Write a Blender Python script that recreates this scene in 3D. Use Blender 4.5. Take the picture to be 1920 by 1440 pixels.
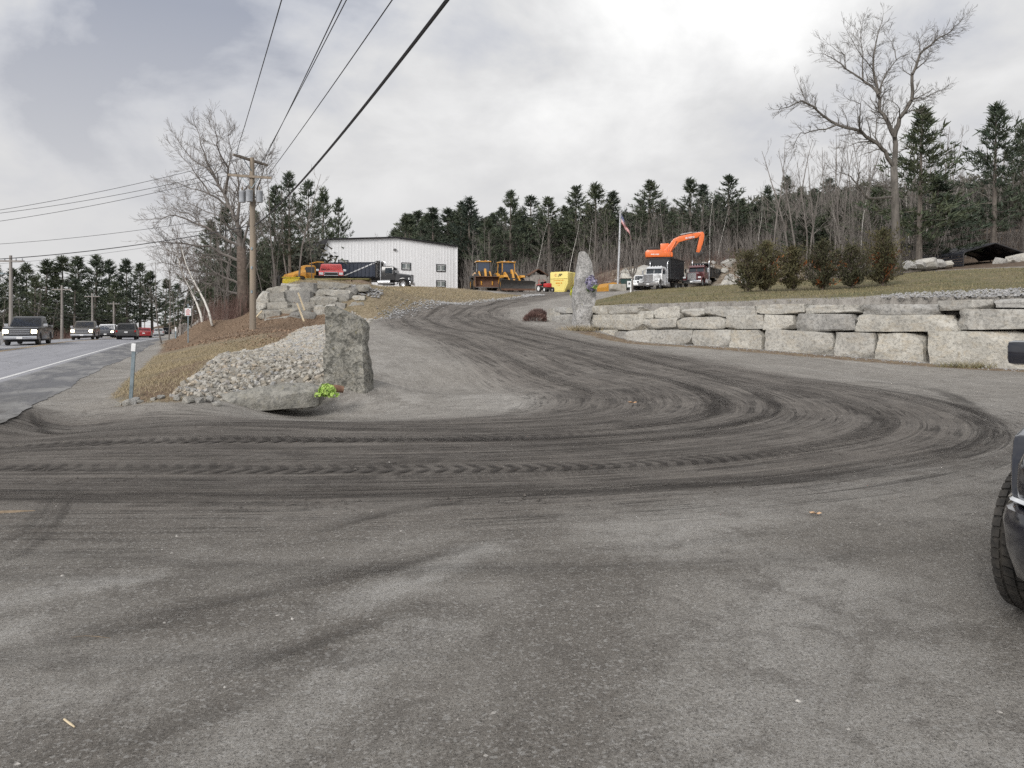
import bpy, bmesh, math, random
import numpy as np
from mathutils import Vector, Matrix, noise
random.seed(7)
R = math.radians
F = 1420.0          # focal length in photo pixels (1920 wide)
EYE = 1.6
HOR = 605.0         # horizon row

scene = bpy.context.scene
for o in list(bpy.data.objects):
    bpy.data.objects.remove(o)
COL = scene.collection

# ---------------------------------------------------------------- camera
cd = bpy.data.cameras.new("camera")
cam = bpy.data.objects.new("camera", cd)
COL.objects.link(cam)
cam.location = (0, 0, EYE)
cam.rotation_euler = (R(90), 0, 0)
cd.sensor_width = 36
cd.lens = 36 * F / 1920
cd.shift_y = -(720 - HOR) / 1920
cd.clip_start = 0.05
cd.clip_end = 3000
scene.camera = cam

# ---------------------------------------------------------------- sky and sun
CS1, CO1, GS, GO = 1.5, (-5.72, 6.61, 0), 1.25, (-1.99, 4.71, 0)
SUN_EL, SUN_AZ = R(32), R(208)       # azimuth clockwise from +Y
world = bpy.data.worlds.new("World")
scene.world = world
world.use_nodes = True
wn, wl = world.node_tree.nodes, world.node_tree.links
wn.clear()
def N(nodes, t, **kw):
    n = nodes.new(t)
    for k, v in kw.items():
        if k == 'op': n.operation = v
        elif k == 'inp':
            for i, x in v.items(): n.inputs[i].default_value = x
        else: setattr(n, k, v)
    return n
def wmath(op, a, b=None, clamp=False):
    n = wn.new('ShaderNodeMath'); n.operation = op; n.use_clamp = clamp
    for i, x in enumerate((a, b)):
        if x is None: continue
        if isinstance(x, (int, float)): n.inputs[i].default_value = x
        else: wl.new(x, n.inputs[i])
    return n.outputs[0]
tc = wn.new('ShaderNodeTexCoord')
sep = wn.new('ShaderNodeSeparateXYZ'); wl.new(tc.outputs['Generated'], sep.inputs[0])
zc = wmath('MAXIMUM', sep.outputs[2], 0.0)
den = wmath('ADD', zc, 0.40)
comb = wn.new('ShaderNodeCombineXYZ')
wl.new(wmath('DIVIDE', sep.outputs[0], den), comb.inputs[0])
wl.new(wmath('DIVIDE', sep.outputs[1], den), comb.inputs[1])
comb.inputs[2].default_value = 3.1
def wnoise(scale, detail, rough, dist=0.0, off=(0, 0, 0)):
    mp = wn.new('ShaderNodeMapping'); mp.inputs['Location'].default_value = off
    wl.new(comb.outputs[0], mp.inputs[0])
    n = wn.new('ShaderNodeTexNoise')
    n.inputs['Scale'].default_value = scale; n.inputs['Detail'].default_value = detail
    n.inputs['Roughness'].default_value = rough; n.inputs['Distortion'].default_value = dist
    wl.new(mp.outputs[0], n.inputs['Vector']); return n.outputs['Fac']
n1 = wnoise(CS1, 9, 0.55, 0.35, CO1)
n2 = wnoise(3.9, 7, 0.55, 0.3, (2.0, 5.0, 1))
cl = wmath('ADD', wmath('MULTIPLY', n1, 0.72), wmath('MULTIPLY', n2, 0.28))
ramp = wn.new('ShaderNodeValToRGB'); wl.new(cl, ramp.inputs[0])
cr = ramp.color_ramp
cr.elements[0].position = 0.37; cr.elements[0].color = (0.20, 0.215, 0.255, 1)
cr.elements[1].position = 0.64; cr.elements[1].color = (0.58, 0.58, 0.575, 1)
e = cr.elements.new(0.43); e.color = (0.305, 0.316, 0.345, 1)
e = cr.elements.new(0.50); e.color = (0.395, 0.397, 0.402, 1)
# the cloud base evens out towards the horizon
flat = wn.new('ShaderNodeMixRGB'); flat.inputs[2].default_value = (0.375, 0.373, 0.374, 1)
fr = wn.new('ShaderNodeMapRange'); fr.clamp = True
wl.new(zc, fr.inputs[0]); fr.inputs[1].default_value = 0.10; fr.inputs[2].default_value = 0.36
fr.inputs[3].default_value = 0.85; fr.inputs[4].default_value = 0.0
wl.new(fr.outputs[0], flat.inputs[0]); wl.new(ramp.outputs[0], flat.inputs[1])
sky = wn.new('ShaderNodeTexSky'); sky.sky_type = 'NISHITA'; sky.sun_disc = False
sky.sun_elevation = SUN_EL; sky.sun_rotation = SUN_AZ
skm = wn.new('ShaderNodeMixRGB'); skm.blend_type = 'MULTIPLY'; skm.inputs[0].default_value = 1
skm.inputs[2].default_value = (1.0, 1.0, 1.0, 1)
wl.new(sky.outputs[0], skm.inputs[1])
bg1 = wn.new('ShaderNodeBackground'); bg1.inputs[1].default_value = 0.11
wl.new(skm.outputs[0], bg1.inputs[0])
bg2 = wn.new('ShaderNodeBackground'); bg2.inputs[1].default_value = 1.0
wl.new(flat.outputs[0], bg2.inputs[0])
# gaps in the cloud
gap = wn.new('ShaderNodeMapRange'); gap.clamp = True
wl.new(wnoise(GS, 4, 0.5, 0.2, GO), gap.inputs[0])
gap.inputs[1].default_value = 0.245; gap.inputs[2].default_value = 0.33
lowc = wn.new('ShaderNodeMapRange'); lowc.clamp = True      # the cover is closed lower down
wl.new(zc, lowc.inputs[0]); lowc.inputs[1].default_value = 0.20; lowc.inputs[2].default_value = 0.30; lowc.inputs[3].default_value = 1.0; lowc.inputs[4].default_value = 0.0
mixw = wn.new('ShaderNodeMixShader')
wl.new(wmath('MAXIMUM', gap.outputs[0], lowc.outputs[0]), mixw.inputs[0]); wl.new(bg1.outputs[0], mixw.inputs[1]); wl.new(bg2.outputs[0], mixw.inputs[2])
wo = wn.new('ShaderNodeOutputWorld'); wl.new(mixw.outputs[0], wo.inputs[0])

sl = bpy.data.lights.new("sun", 'SUN'); sl.energy = 1.5; sl.angle = R(24); sl.color = (1.0, 0.965, 0.92)
sun = bpy.data.objects.new("sun", sl); COL.objects.link(sun)
sdir = Vector((math.sin(SUN_AZ) * math.cos(SUN_EL), math.cos(SUN_AZ) * math.cos(SUN_EL), math.sin(SUN_EL)))
sun.rotation_euler = (-sdir).to_track_quat('-Z', 'Y').to_euler()
sun.location = sdir * 50

vs = scene.view_settings
vs.view_transform = 'Standard'; vs.look = 'None'; vs.exposure = 0.92; vs.gamma = 1.0
vs.use_curve_mapping = False
scene.cycles.max_bounces = 5
scene.cycles.transparent_max_bounces = 12
scene.cycles.use_denoising = False

# ---------------------------------------------------------------- helpers
def P(px, py, d):
    """the point that a photo pixel shows when it lies d metres ahead"""
    return Vector(((px - 960) / F * d, d, EYE + (HOR - py) / F * d))
def PX(px, d): return (px - 960) / F * d

def tag(o, label=None, cat=None, group=None, kind=None):
    if label: o['label'] = label
    if cat: o['category'] = cat
    if group: o['group'] = group
    if kind: o['kind'] = kind
    return o
def empty(name, loc=(0, 0, 0), rz=0.0, label=None, cat=None, group=None, scale=1.0):
    o = bpy.data.objects.new(name, None); COL.objects.link(o)
    o.location = loc; o.rotation_euler = (0, 0, rz); o.scale = (scale,) * 3
    o.empty_display_size = 0.2
    return tag(o, label, cat, group)
def link(name, me, parent=None, loc=None, rot=None, scale=None):
    o = bpy.data.objects.new(name, me); COL.objects.link(o)
    if parent: o.parent = parent
    if loc is not None: o.location = loc
    if rot is not None: o.rotation_euler = rot
    if scale is not None: o.scale = scale
    return o
def copy_tree(o, parent=None):
    c = o.copy(); COL.objects.link(c); c.parent = parent
    for ch in list(o.children): copy_tree(ch, c)
    return c

class MB:
    """collects shapes, then becomes ONE mesh object"""
    def __init__(s): s.v = []; s.f = []; s.uv = None
    def add(s, vs_, fs):
        n = len(s.v); s.v.extend([tuple(p) for p in vs_]); s.f.extend([tuple(i + n for i in f) for f in fs]); return s
    def box(s, c, size, rot=None, taper=None, bev=0.0):
        sx, sy, sz = size[0] / 2, size[1] / 2, size[2] / 2
        tx, ty = taper if taper else (1, 1)
        vs_ = [Vector((x * sx * (tx if z > 0 else 1), y * sy * (ty if z > 0 else 1), z * sz)) for z in (-1, 1) for y in (-1, 1) for x in (-1, 1)]
        fs = [(0, 2, 3, 1), (4, 5, 7, 6), (0, 1, 5, 4), (2, 6, 7, 3), (0, 4, 6, 2), (1, 3, 7, 5)]
        if bev:
            bm = bmesh.new()
            bv = [bm.verts.new(v) for v in vs_]
            for f in fs: bm.faces.new([bv[i] for i in f])
            bmesh.ops.bevel(bm, geom=bm.edges[:], offset=bev, segments=2, affect='EDGES', profile=0.6)
            bm.verts.index_update()
            vs_ = [v.co.copy() for v in bm.verts]; fs = [[v.index for v in f.verts] for f in bm.faces]
            bm.free()
        m = Matrix.Translation(Vector(c))
        if rot is not None:
            from mathutils import Euler
            m = m @ Euler(rot).to_matrix().to_4x4()
        return s.add([m @ v for v in vs_], fs)
    def tube(s, pts, radii, n=6, cap=True):
        pts = [Vector(p) for p in pts]
        if isinstance(radii, (int, float)): radii = [radii] * len(pts)
        base = len(s.v); last = None
        for i, p in enumerate(pts):
            t = (pts[min(i + 1, len(pts) - 1)] - pts[max(i - 1, 0)])
            t = t.normalized() if t.length > 1e-9 else Vector((0, 0, 1))
            a = Vector((0, 0, 1)) if abs(t.z) < 0.9 else Vector((1, 0, 0))
            u = (last - t * last.dot(t)).normalized() if last is not None and (last - t * last.dot(t)).length > 1e-4 else t.cross(a).normalized()
            last = u; w = t.cross(u)
            for k in range(n):
                q = p + (u * math.cos(2 * math.pi * k / n) + w * math.sin(2 * math.pi * k / n)) * radii[i]
                s.v.append(tuple(q))
        for i in range(len(pts) - 1):
            for k in range(n):
                a0 = base + i * n + k; a1 = base + i * n + (k + 1) % n
                s.f.append((a0, a1, a1 + n, a0 + n))
        if cap:
            s.f.append(tuple(base + k for k in reversed(range(n))))
            s.f.append(tuple(base + (len(pts) - 1) * n + k for k in range(n)))
        return s
    def bar(s, a, b, w, h=None):
        a, b = Vector(a), Vector(b); t = (b - a).normalized(); h = h or w
        up = Vector((0, 0, 1)) if abs(t.z) < 0.95 else Vector((0, 1, 0))
        u = t.cross(up).normalized() * (w / 2); v = u.cross(t).normalized() * (h / 2)
        vs_ = [p + q for p in (a, b) for q in (-u - v, u - v, u + v, -u + v)]
        return s.add(vs_, [(0, 3, 2, 1), (4, 5, 6, 7), (0, 1, 5, 4), (1, 2, 6, 5), (2, 3, 7, 6), (3, 0, 4, 7)])
    def cyl(s, a, b, r, n=16, r2=None): return s.tube([a, b], [r, r if r2 is None else r2], n)
    def prism(s, poly, y0, y1, axis='y', bev=0.0):
        """poly in (x,z) extruded along y (or in (x,y) along z, (y,z) along x)"""
        def mk(a, b, c):
            return {'y': Vector((a, c, b)), 'z': Vector((a, b, c)), 'x': Vector((c, a, b))}[axis]
        n = len(poly)
        vs_ = [mk(a, b, y0) for a, b in poly] + [mk(a, b, y1) for a, b in poly]
        fs = [tuple(range(n)), tuple(reversed(range(n, 2 * n)))] + [(i, i + n, (i + 1) % n + n, (i + 1) % n) for i in range(n)]
        bm = bmesh.new()
        bv = [bm.verts.new(v) for v in vs_]
        for f in fs: bm.faces.new([bv[i] for i in f])
        bmesh.ops.recalc_face_normals(bm, faces=bm.faces[:])
        if bev:
            ed = [e for e in bm.edges if len(e.link_faces) == 2 and e.calc_face_angle(0) > 0.6]
            bmesh.ops.bevel(bm, geom=ed, offset=bev, segments=2, affect='EDGES', profile=0.6)
        bmesh.ops.triangulate(bm, faces=[f for f in bm.faces if len(f.verts) > 4])
        bm.verts.index_update()
        r = s.add([v.co.copy() for v in bm.verts], [[v.index for v in f.verts] for f in bm.faces])
        bm.free(); return r
    def loft(s, secs, closed=True):
        n = len(secs[0]); b = len(s.v)
        for sec in secs: s.v.extend([tuple(p) for p in sec])
        for i in range(len(secs) - 1):
            for k in range(n):
                a0 = b + i * n + k; a1 = b + i * n + (k + 1) % n
                s.f.append((a0, a1, a1 + n, a0 + n))
        s.f.append(tuple(b + k for k in reversed(range(n))))
        s.f.append(tuple(b + (len(secs) - 1) * n + k for k in range(n)))
        return s
    def mesh(s, name, mat=None, smooth=False):
        me = bpy.data.meshes.new(name)
        me.from_pydata(s.v, [], s.f); 
        if mat: me.materials.append(mat)
        if smooth: me.polygons.foreach_set('use_smooth', [True] * len(me.polygons))
        me.update(); return me
    def build(s, name, mat=None, parent=None, loc=None, rot=None, smooth=False, fix=True):
        me = s.mesh(name, mat, smooth)
        if fix and len(s.f) < 6000:
            bm = bmesh.new(); bm.from_mesh(me); bmesh.ops.recalc_face_normals(bm, faces=bm.faces[:]); bm.to_mesh(me); bm.free()
        return link(name, me, parent, loc, rot)

def sm_angle(o, ang=35):
    me = o.data
    me.polygons.foreach_set('use_smooth', [True] * len(me.polygons))
    bm = bmesh.new(); bm.from_mesh(me)
    for e in bm.edges:
        e.smooth = not (len(e.link_faces) == 2 and e.calc_face_angle(0) > R(ang))
    bm.to_mesh(me); bm.free()
    return o

# ---------------------------------------------------------------- materials
def newmat(name):
    m = bpy.data.materials.new(name); m.use_nodes = True
    nt = m.node_tree; return m, nt.nodes, nt.links, nt.nodes['Principled BSDF']
class NB:
    """small node-graph builder"""
    def __init__(s, nt): s.n = nt.nodes; s.l = nt.links
    def _set(s, sock, x):
        if x is None: return
        if hasattr(x, 'is_output') or hasattr(x, 'links'): s.l.new(x, sock)
        else:
            if isinstance(x, tuple) and len(x) == 3 and sock.type == 'RGBA': x = (*x, 1)
            sock.default_value = x
    def math(s, op, a, b=None, c=None, clamp=False):
        n = s.n.new('ShaderNodeMath'); n.operation = op; n.use_clamp = clamp
        for i, x in enumerate((a, b, c)): s._set(n.inputs[i], x)
        return n.outputs[0]
    def mix(s, fac, a, b, blend='MIX'):
        n = s.n.new('ShaderNodeMixRGB'); n.blend_type = blend
        s._set(n.inputs[0], fac); s._set(n.inputs[1], a); s._set(n.inputs[2], b); return n.outputs[0]
    def noise(s, vec, scale, detail=5, rough=0.55, dist=0.0, out='Fac'):
        n = s.n.new('ShaderNodeTexNoise'); s._set(n.inputs['Vector'], vec)
        n.inputs['Scale'].default_value = scale; n.inputs['Detail'].default_value = detail
        n.inputs['Roughness'].default_value = rough; n.inputs['Distortion'].default_value = dist
        return n.outputs[out]
    def voro(s, vec, scale, feature='F1', out='Distance', rnd=1.0):
        n = s.n.new('ShaderNodeTexVoronoi'); n.feature = feature; s._set(n.inputs['Vector'], vec)
        n.inputs['Scale'].default_value = scale; n.inputs['Randomness'].default_value = rnd
        return n.outputs[out]
    def ramp(s, x, a, b, lo=0.0, hi=1.0):
        n = s.n.new('ShaderNodeMapRange'); n.clamp = True
        s._set(n.inputs[0], x); n.inputs[1].default_value = a; n.inputs[2].default_value = b
        n.inputs[3].default_value = lo; n.inputs[4].default_value = hi; return n.outputs[0]
    def coord(s, which='Object'):
        return s.n.new('ShaderNodeTexCoord').outputs[which]
    def pos(s): return s.n.new('ShaderNodeNewGeometry').outputs['Position']
    def attr(s, name, out='Fac'):
        n = s.n.new('ShaderNodeAttribute'); n.attribute_name = name; return n.outputs[out]
    def rnd(s): return s.n.new('ShaderNodeObjectInfo').outputs['Random']
    def comb(s, x, y, z):
        n = s.n.new('ShaderNodeCombineXYZ')
        for i, v in enumerate((x, y, z)): s._set(n.inputs[i], v)
        return n.outputs[0]
    def vmath(s, op, a, b):
        n = s.n.new('ShaderNodeVectorMath'); n.operation = op
        s._set(n.inputs[0], a); s._set(n.inputs[1], b); return n.outputs[0]
    def scale(s, vec, sc):
        n = s.n.new('ShaderNodeMapping'); n.inputs['Scale'].default_value = sc; s._set(n.inputs[0], vec); return n.outputs[0]
    def bump(s, h, strength, dist=0.02):
        n = s.n.new('ShaderNodeBump'); n.inputs['Strength'].default_value = strength; n.inputs['Distance'].default_value = dist
        s._set(n.inputs['Height'], h); return n.outputs[0]

def mat(name, c1, c2=None, scale=4.0, rough=0.7, metal=0.0, bump=0.0, bscale=None, spec=0.4, coat=0.0, detail=6, stretch=None, lo=0.35, hi=0.65):
    m, n, l, p = newmat(name); b = NB(m.node_tree)
    vec = b.coord('Object')
    vec = b.vmath('ADD', vec, b.comb(b.math('MULTIPLY', b.rnd(), 37.0), b.math('MULTIPLY', b.rnd(), 11.0), 0.0))
    if stretch: vec = b.scale(vec, stretch)
    if c2:
        f = b.ramp(b.noise(vec, scale, detail), lo, hi)
        l.new(b.mix(f, c1, c2), p.inputs['Base Color'])
    else: p.inputs['Base Color'].default_value = (*c1, 1)
    p.inputs['Roughness'].default_value = rough; p.inputs['Metallic'].default_value = metal
    p.inputs['Specular IOR Level'].default_value = spec
    p.inputs['Coat Weight'].default_value = coat; p.inputs['Coat Roughness'].default_value = 0.08
    if bump: l.new(b.bump(b.noise(vec, bscale or scale * 3, 6, 0.6), bump), p.inputs['Normal'])
    return m
def paint(name, c, dirt=(0.16, 0.13, 0.10), amt=0.35, rough=0.3, coat=0.5):
    """vehicle paint with road dirt collected low down and in patches"""
    m, n, l, p = newmat(name); b = NB(m.node_tree)
    vec = b.coord('Object')
    f = b.math('MULTIPLY', b.ramp(b.noise(vec, 2.3, 8, 0.65), 0.42, 0.75), amt)
    l.new(b.mix(f, c, dirt), p.inputs['Base Color'])
    l.new(b.math('ADD', rough, b.math('MULTIPLY', f, 0.5)), p.inputs['Roughness'])
    p.inputs['Coat Weight'].default_value = coat; p.inputs['Coat Roughness'].default_value = 0.1
    return m
def emit(name, c, s):
    m, n, l, p = newmat(name)
    p.inputs['Base Color'].default_value = (*c, 1)
    p.inputs['Emission Color'].default_value = (*c, 1); p.inputs['Emission Strength'].default_value = s
    return m
def rockmat(name, base, light, dark, tan, tanamt=0.3, scale=1.0, bump=0.9, lichen=0.0):
    m, n, l, p = newmat(name); b = NB(m.node_tree)
    r = b.rnd()
    vec = b.vmath('ADD', b.coord('Object'), b.comb(b.math('MULTIPLY', r, 53.0), b.math('MULTIPLY', r, 29.0), b.math('MULTIPLY', r, 17.0)))
    big = b.noise(vec, 1.3 * scale, 5, 0.6, 0.6)
    fine = b.noise(vec, 9 * scale, 8, 0.68, 0.3)
    grit = b.noise(vec, 55 * scale, 4, 0.7)
    c = b.mix(b.ramp(big, 0.35, 0.65), base, light)
    c = b.mix(b.math('MULTIPLY', b.ramp(fine, 0.48, 0.66), 0.85), c, dark)
    tn = b.noise(b.scale(vec, (1, 1, 1.8)), 2.1 * scale, 5, 0.6, 1.2)
    c = b.mix(b.math('MULTIPLY', b.ramp(tn, 0.48, 0.66), b.math('MULTIPLY_ADD', r, tanamt, tanamt * 0.5)), c, tan)
    vein = b.ramp(b.voro(b.vmath('ADD', vec, b.scale(b.noise(vec, 3 * scale, 4, 0.6, 0, 'Color'), (0.35, 0.35, 0.35))), 1.9 * scale, 'DISTANCE_TO_EDGE'), 0.0, 0.022, 1.0, 0.0)
    c = b.mix(b.math('MULTIPLY', vein, 0.32), c, light)
    c = b.mix(b.ramp(grit, 0.45, 0.7, 0.0, 0.5), c, dark)
    c = b.mix(b.ramp(b.noise(vec, 26 * scale, 4, 0.7), 0.58, 0.74, 0.0, 0.6), c, light)
    if lichen:
        ln = b.noise(vec, 3.2 * scale, 7, 0.72, 0.8)
        c = b.mix(b.math('MULTIPLY', b.ramp(ln, 0.46, 0.6), lichen), c, (0.055, 0.056, 0.05))
        ly = b.noise(vec, 5.5 * scale, 5, 0.6, 0.5)
        c = b.mix(b.ramp(ly, 0.63, 0.72, 0.0, 0.55), c, (0.30, 0.27, 0.13))
    # each stone a little lighter or darker than the next
    c = b.mix(1.0, c, b.mix(r, (0.86, 0.86, 0.87), (1.12, 1.10, 1.05)), 'MULTIPLY')
    l.new(c, p.inputs['Base Color'])
    p.inputs['Roughness'].default_value = 0.92; p.inputs['Specular IOR Level'].default_value = 0.25
    h = b.math('ADD', b.math('MULTIPLY', fine, 1.0), b.math('ADD', b.math('MULTIPLY', grit, 0.25), b.math('MULTIPLY', big, 1.2)))
    l.new(b.bump(h, bump, 0.06), p.inputs['Normal'])
    return m

M = {}
M['granite'] = rockmat('granite', (0.37, 0.362, 0.342), (0.55, 0.54, 0.51), (0.18, 0.178, 0.17), (0.44, 0.375, 0.28), 0.3)
M['granite_pale'] = rockmat('granite_pale', (0.43, 0.42, 0.40), (0.60, 0.59, 0.56), (0.20, 0.20, 0.195), (0.42, 0.37, 0.29), 0.2, 1.2)
M['granite_spotted'] = rockmat('granite_spotted', (0.50, 0.49, 0.475), (0.66, 0.65, 0.63), (0.20, 0.2, 0.2), (0.48, 0.44, 0.38), 0.2, 1.5, 0.8, 0.5)
M['boulder'] = rockmat('boulder', (0.27, 0.265, 0.25), (0.40, 0.39, 0.36), (0.15, 0.145, 0.14), (0.35, 0.30, 0.22), 0.3, 0.9, 0.9)
M['lichen_stone'] = rockmat('lichen_stone', (0.27, 0.265, 0.24), (0.46, 0.45, 0.41), (0.11, 0.11, 0.10), (0.40, 0.35, 0.25), 0.25, 1.9, 1.0, 0.75)
M['slab'] = rockmat('slab', (0.28, 0.275, 0.25), (0.40, 0.39, 0.36), (0.14, 0.14, 0.135), (0.36, 0.32, 0.24), 0.2, 1.3, 0.8, 0.35)
M['riprap'] = rockmat('riprap', (0.34, 0.32, 0.285), (0.47, 0.45, 0.41), (0.19, 0.185, 0.17), (0.37, 0.29, 0.19), 0.6, 3.0, 0.6)
M['glass'] = mat('glass', (0.02, 0.027, 0.035), rough=0.06, spec=0.8)
M['glass_blue'] = mat('glass_blue', (0.035, 0.05, 0.085), rough=0.08, spec=0.8)
M['rubber'] = mat('rubber', (0.022, 0.021, 0.02), (0.06, 0.055, 0.05), 9, 0.85, bump=0.2)
M['chrome'] = mat('chrome', (0.75, 0.76, 0.78), rough=0.16, metal=1.0)
M['steel'] = mat('steel', (0.32, 0.32, 0.33), (0.22, 0.21, 0.2), 6, 0.45, 0.8)
M['aluminium'] = mat('aluminium', (0.62, 0.63, 0.65), (0.5, 0.5, 0.51), 5, 0.35, 0.8)
M['dark_metal'] = mat('dark_metal', (0.03, 0.03, 0.032), (0.055, 0.05, 0.045), 7, 0.6)
M['black_plastic'] = mat('black_plastic', (0.018, 0.018, 0.02), rough=0.55)
M['rust'] = mat('rust', (0.085, 0.045, 0.032), (0.15, 0.085, 0.055), 3, 0.85, bump=0.3)
M['white_paint'] = paint('white_paint', (0.78, 0.79, 0.80), amt=0.15)
M['red_lens'] = mat('red_lens', (0.35, 0.01, 0.01), rough=0.2)
M['lamp_on'] = emit('lamp_on', (1.0, 0.87, 0.6), 7.0)
M['lamp_off'] = mat('lamp_off', (0.62, 0.64, 0.66), rough=0.12, spec=0.7)
M['amber'] = mat('amber', (0.65, 0.25, 0.02), rough=0.25)
# ================================================================ terrain
def smooth(a, b, x):
    t = np.clip((x - a) / (b - a), 0, 1); return t * t * (3 - 2 * t)
def pin(x, y, poly):
    """signed distance to a polygon, negative inside (numpy arrays)"""
    x = np.asarray(x, float); y = np.asarray(y, float)
    ins = np.zeros(x.shape, bool); dist = np.full(x.shape, 1e9)
    n = len(poly)
    for i in range(n):
        x0, y0 = poly[i]; x1, y1 = poly[(i + 1) % n]
        cond = (y0 > y) != (y1 > y)
        ins ^= cond & (x < (x1 - x0) * (y - y0) / ((y1 - y0) if y1 != y0 else 1e-9) + x0)
        dx, dy = x1 - x0, y1 - y0; L = dx * dx + dy * dy
        t = np.clip(((x - x0) * dx + (y - y0) * dy) / L, 0, 1)
        dist = np.minimum(dist, np.hypot(x - x0 - t * dx, y - y0 - t * dy))
    return np.where(ins, -dist, dist)

class RBF:
    def __init__(s, pts, c=3.0):
        a = np.array(pts, float); s.p = a[:, :2]; s.c = c
        d = np.sqrt(((s.p[:, None] - s.p[None]) ** 2).sum(2) + c * c)
        n = len(a); A = np.zeros((n + 3, n + 3)); A[:n, :n] = d
        q = np.c_[np.ones(n), s.p]; A[:n, n:] = q; A[n:, :n] = q.T
        s.w = np.linalg.solve(A, np.r_[a[:, 2], 0, 0, 0])
    def __call__(s, x, y):
        x = np.atleast_1d(np.asarray(x, float)); y = np.atleast_1d(np.asarray(y, float))
        out = np.empty(x.size); xf, yf = x.ravel(), y.ravel()
        for i in range(0, x.size, 20000):
            X, Y = xf[i:i + 20000], yf[i:i + 20000]
            d = np.sqrt((X[:, None] - s.p[:, 0]) ** 2 + (Y[:, None] - s.p[:, 1]) ** 2 + s.c ** 2)
            out[i:i + 20000] = d @ s.w[:-3] + s.w[-3] + s.w[-2] * X + s.w[-1] * Y
        return out.reshape(x.shape)

def pz(px, py, d):
    v = P(px, py, d); return (v.x, v.y, v.z)
ctrl = []
for yy in (-40, -20, -8, 0, 6, 12, 18):
    for xx in (-30, -15, -5, 3, 12, 22, 40): ctrl.append((xx, yy, 0.0))
ctrl += [(-4, 20.5, 0.02), (3, 21, 0.05), (10, 22, 0.0), (16, 25, 0.0), (22, 21, 0.0), (30, 16, 0)]
# along the drive
ctrl += [(2, 27, .42), (-3, 28, .55), (0, 34, 1.0), (-5.5, 34, 1.05), (-6.5, 40, 1.5), (-2.5, 40, 1.42), (1.2, 41.5, 1.42), (-8.2, 45, 1.76), (-3, 46, 1.86),
         (1.9, 45.5, 1.8), (-7.3, 52, 2.4), (-2, 53, 2.48), (3.6, 55, 2.75), (-3.8, 60, 3.05), (1, 61, 3.15), (5.5, 62, 3.4), (-.96, 68, 3.65), (4, 69, 3.8), (2.1, 75, 4.25), (8, 72, 4.2),
         (1, 80, 4.7), (8, 80, 4.75), (12, 84, 5.05)]
# foot of the wall
ctrl += [pz(1910, 690, 26.2), pz(1730, 680, 27.9), pz(1430, 657, 32.0), pz(1290, 648, 34.4), pz(1180, 640, 36.7), pz(1100, 622, 39.3)]
# verge, rock slope, pole
ctrl += [pz(243, 752, 15.4), pz(343, 726, 16.2), pz(376, 690, 19), pz(418, 666, 23), pz(488, 655, 28), pz(519, 644, 33), pz(573, 616, 42), pz(600, 705, 18.6),
         pz(474, 618, 46), pz(352, 640, 50), pz(329, 643, 56), pz(262, 690, 26), pz(300, 655, 42), pz(500, 602, 49.6), pz(640, 602, 49.6), pz(560, 602, 49.6), pz(380, 600, 53), pz(340, 612, 62), (-5.4, 22, .45), (-6.8, 30, .95), (-8.6, 38, 1.35)]
# top of the boulders, mound, yard
ctrl += [(-16.5, 53.5, 3.9), (-13, 53.5, 4.05), (-10.3, 54, 4.0), pz(690, 537, 62), pz(760, 539, 75), pz(860, 542, 80), pz(950, 554, 78), (-15.8, 60, 4.2), (-17.2, 66, 4.4), (-10.5, 50.5, 2.5), pz(482, 602, 50.5), pz(455, 603, 52.5), pz(425, 604, 55), pz(440, 600, 59), (-22.5, 66, 2.1), (-25, 74, 2.4), (-18.7, 72, 4.5), (-18.9, 67, 4.55), (-20.3, 73, 4.3),
         (-15, 70, 4.9), (-19.5, 76, 4.7), (-15, 95, 5.85), (-28, 95, 5.7), (-22, 108, 6.0), (-5, 88, 5.35), (0, 95, 5.4), (9, 95, 5.35), (15, 89, 5.38), (24, 93, 6.0), (18, 85, 5.1), (27, 84, 5.7), (0, 105, 5.8)]
# bank and hill
ctrl += [(12, 98, 5.9), (24, 97, 6.4), (15, 102, 8.6), (25, 102, 9.1), (31, 96, 8.0), (33, 88, 6.9), (34, 78, 6.1), (36, 68, 6.2), (46, 60, 6.4), (46, 72, 7.4), (60, 80, 9.5), (8, 104, 6.6), (-10, 120, 7.2), (10, 125, 9.5), (30, 125, 12),
         (60, 120, 15), (60, 170, 22), (0, 170, 13), (-30, 130, 6.5), (-35, 170, 7), (110, 100, 16), (110, 200, 30), (0, 260, 16), (60, 260, 30), (150, 60, 12), (70, 45, 6), (-35, 100, 2.5), (-30, 80, 2.2), (-27, 68, 1.6), (-45, 140, 1.0), (-70, 250, -1), (-160, 150, -3), (-160, 60, -3), (-100, 250, -3)]
W = [(20.9, 22.3), (6.0, 37.0), (3.9, 40.9), (1.9, 45.2)]          # face of the retaining wall
EDGE = [(4.6, 55), (7.2, 63), (9.6, 71), (13, 79.5), (18, 82), (27, 81), (31, 74), (35, 66), (44, 57), (70, 40), (70, 5), (40, 5)]
LAWN = W + EDGE
D = RBF(ctrl, 2.5)
lp = [(20.9, 22.3, 2.36), (16.4, 26.7, 2.36), (10.7, 32.3, 2.38), (6, 37.0, 2.40), (3.9, 40.9, 2.42), (1.9, 45.2, 2.2), (22.8, 24.2, 2.84), (18.2, 28.5, 2.84), (12.5, 34.1, 2.72), (7.6, 38.6, 2.62), (15.4, 31.3, 2.80), (40, 5, 2.0), (70, 5, 2.5),
      pz(1400, 548, 47), pz(1530, 545, 47), pz(1660, 536, 47), pz(1800, 508, 57), pz(1900, 506, 53), pz(1700, 517, 58), pz(1400, 533, 69), pz(1250, 543, 76), pz(1180, 549, 71), pz(1130, 562, 55), pz(1500, 553, 38), pz(1750, 545, 35), pz(1900, 540, 33)]
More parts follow.
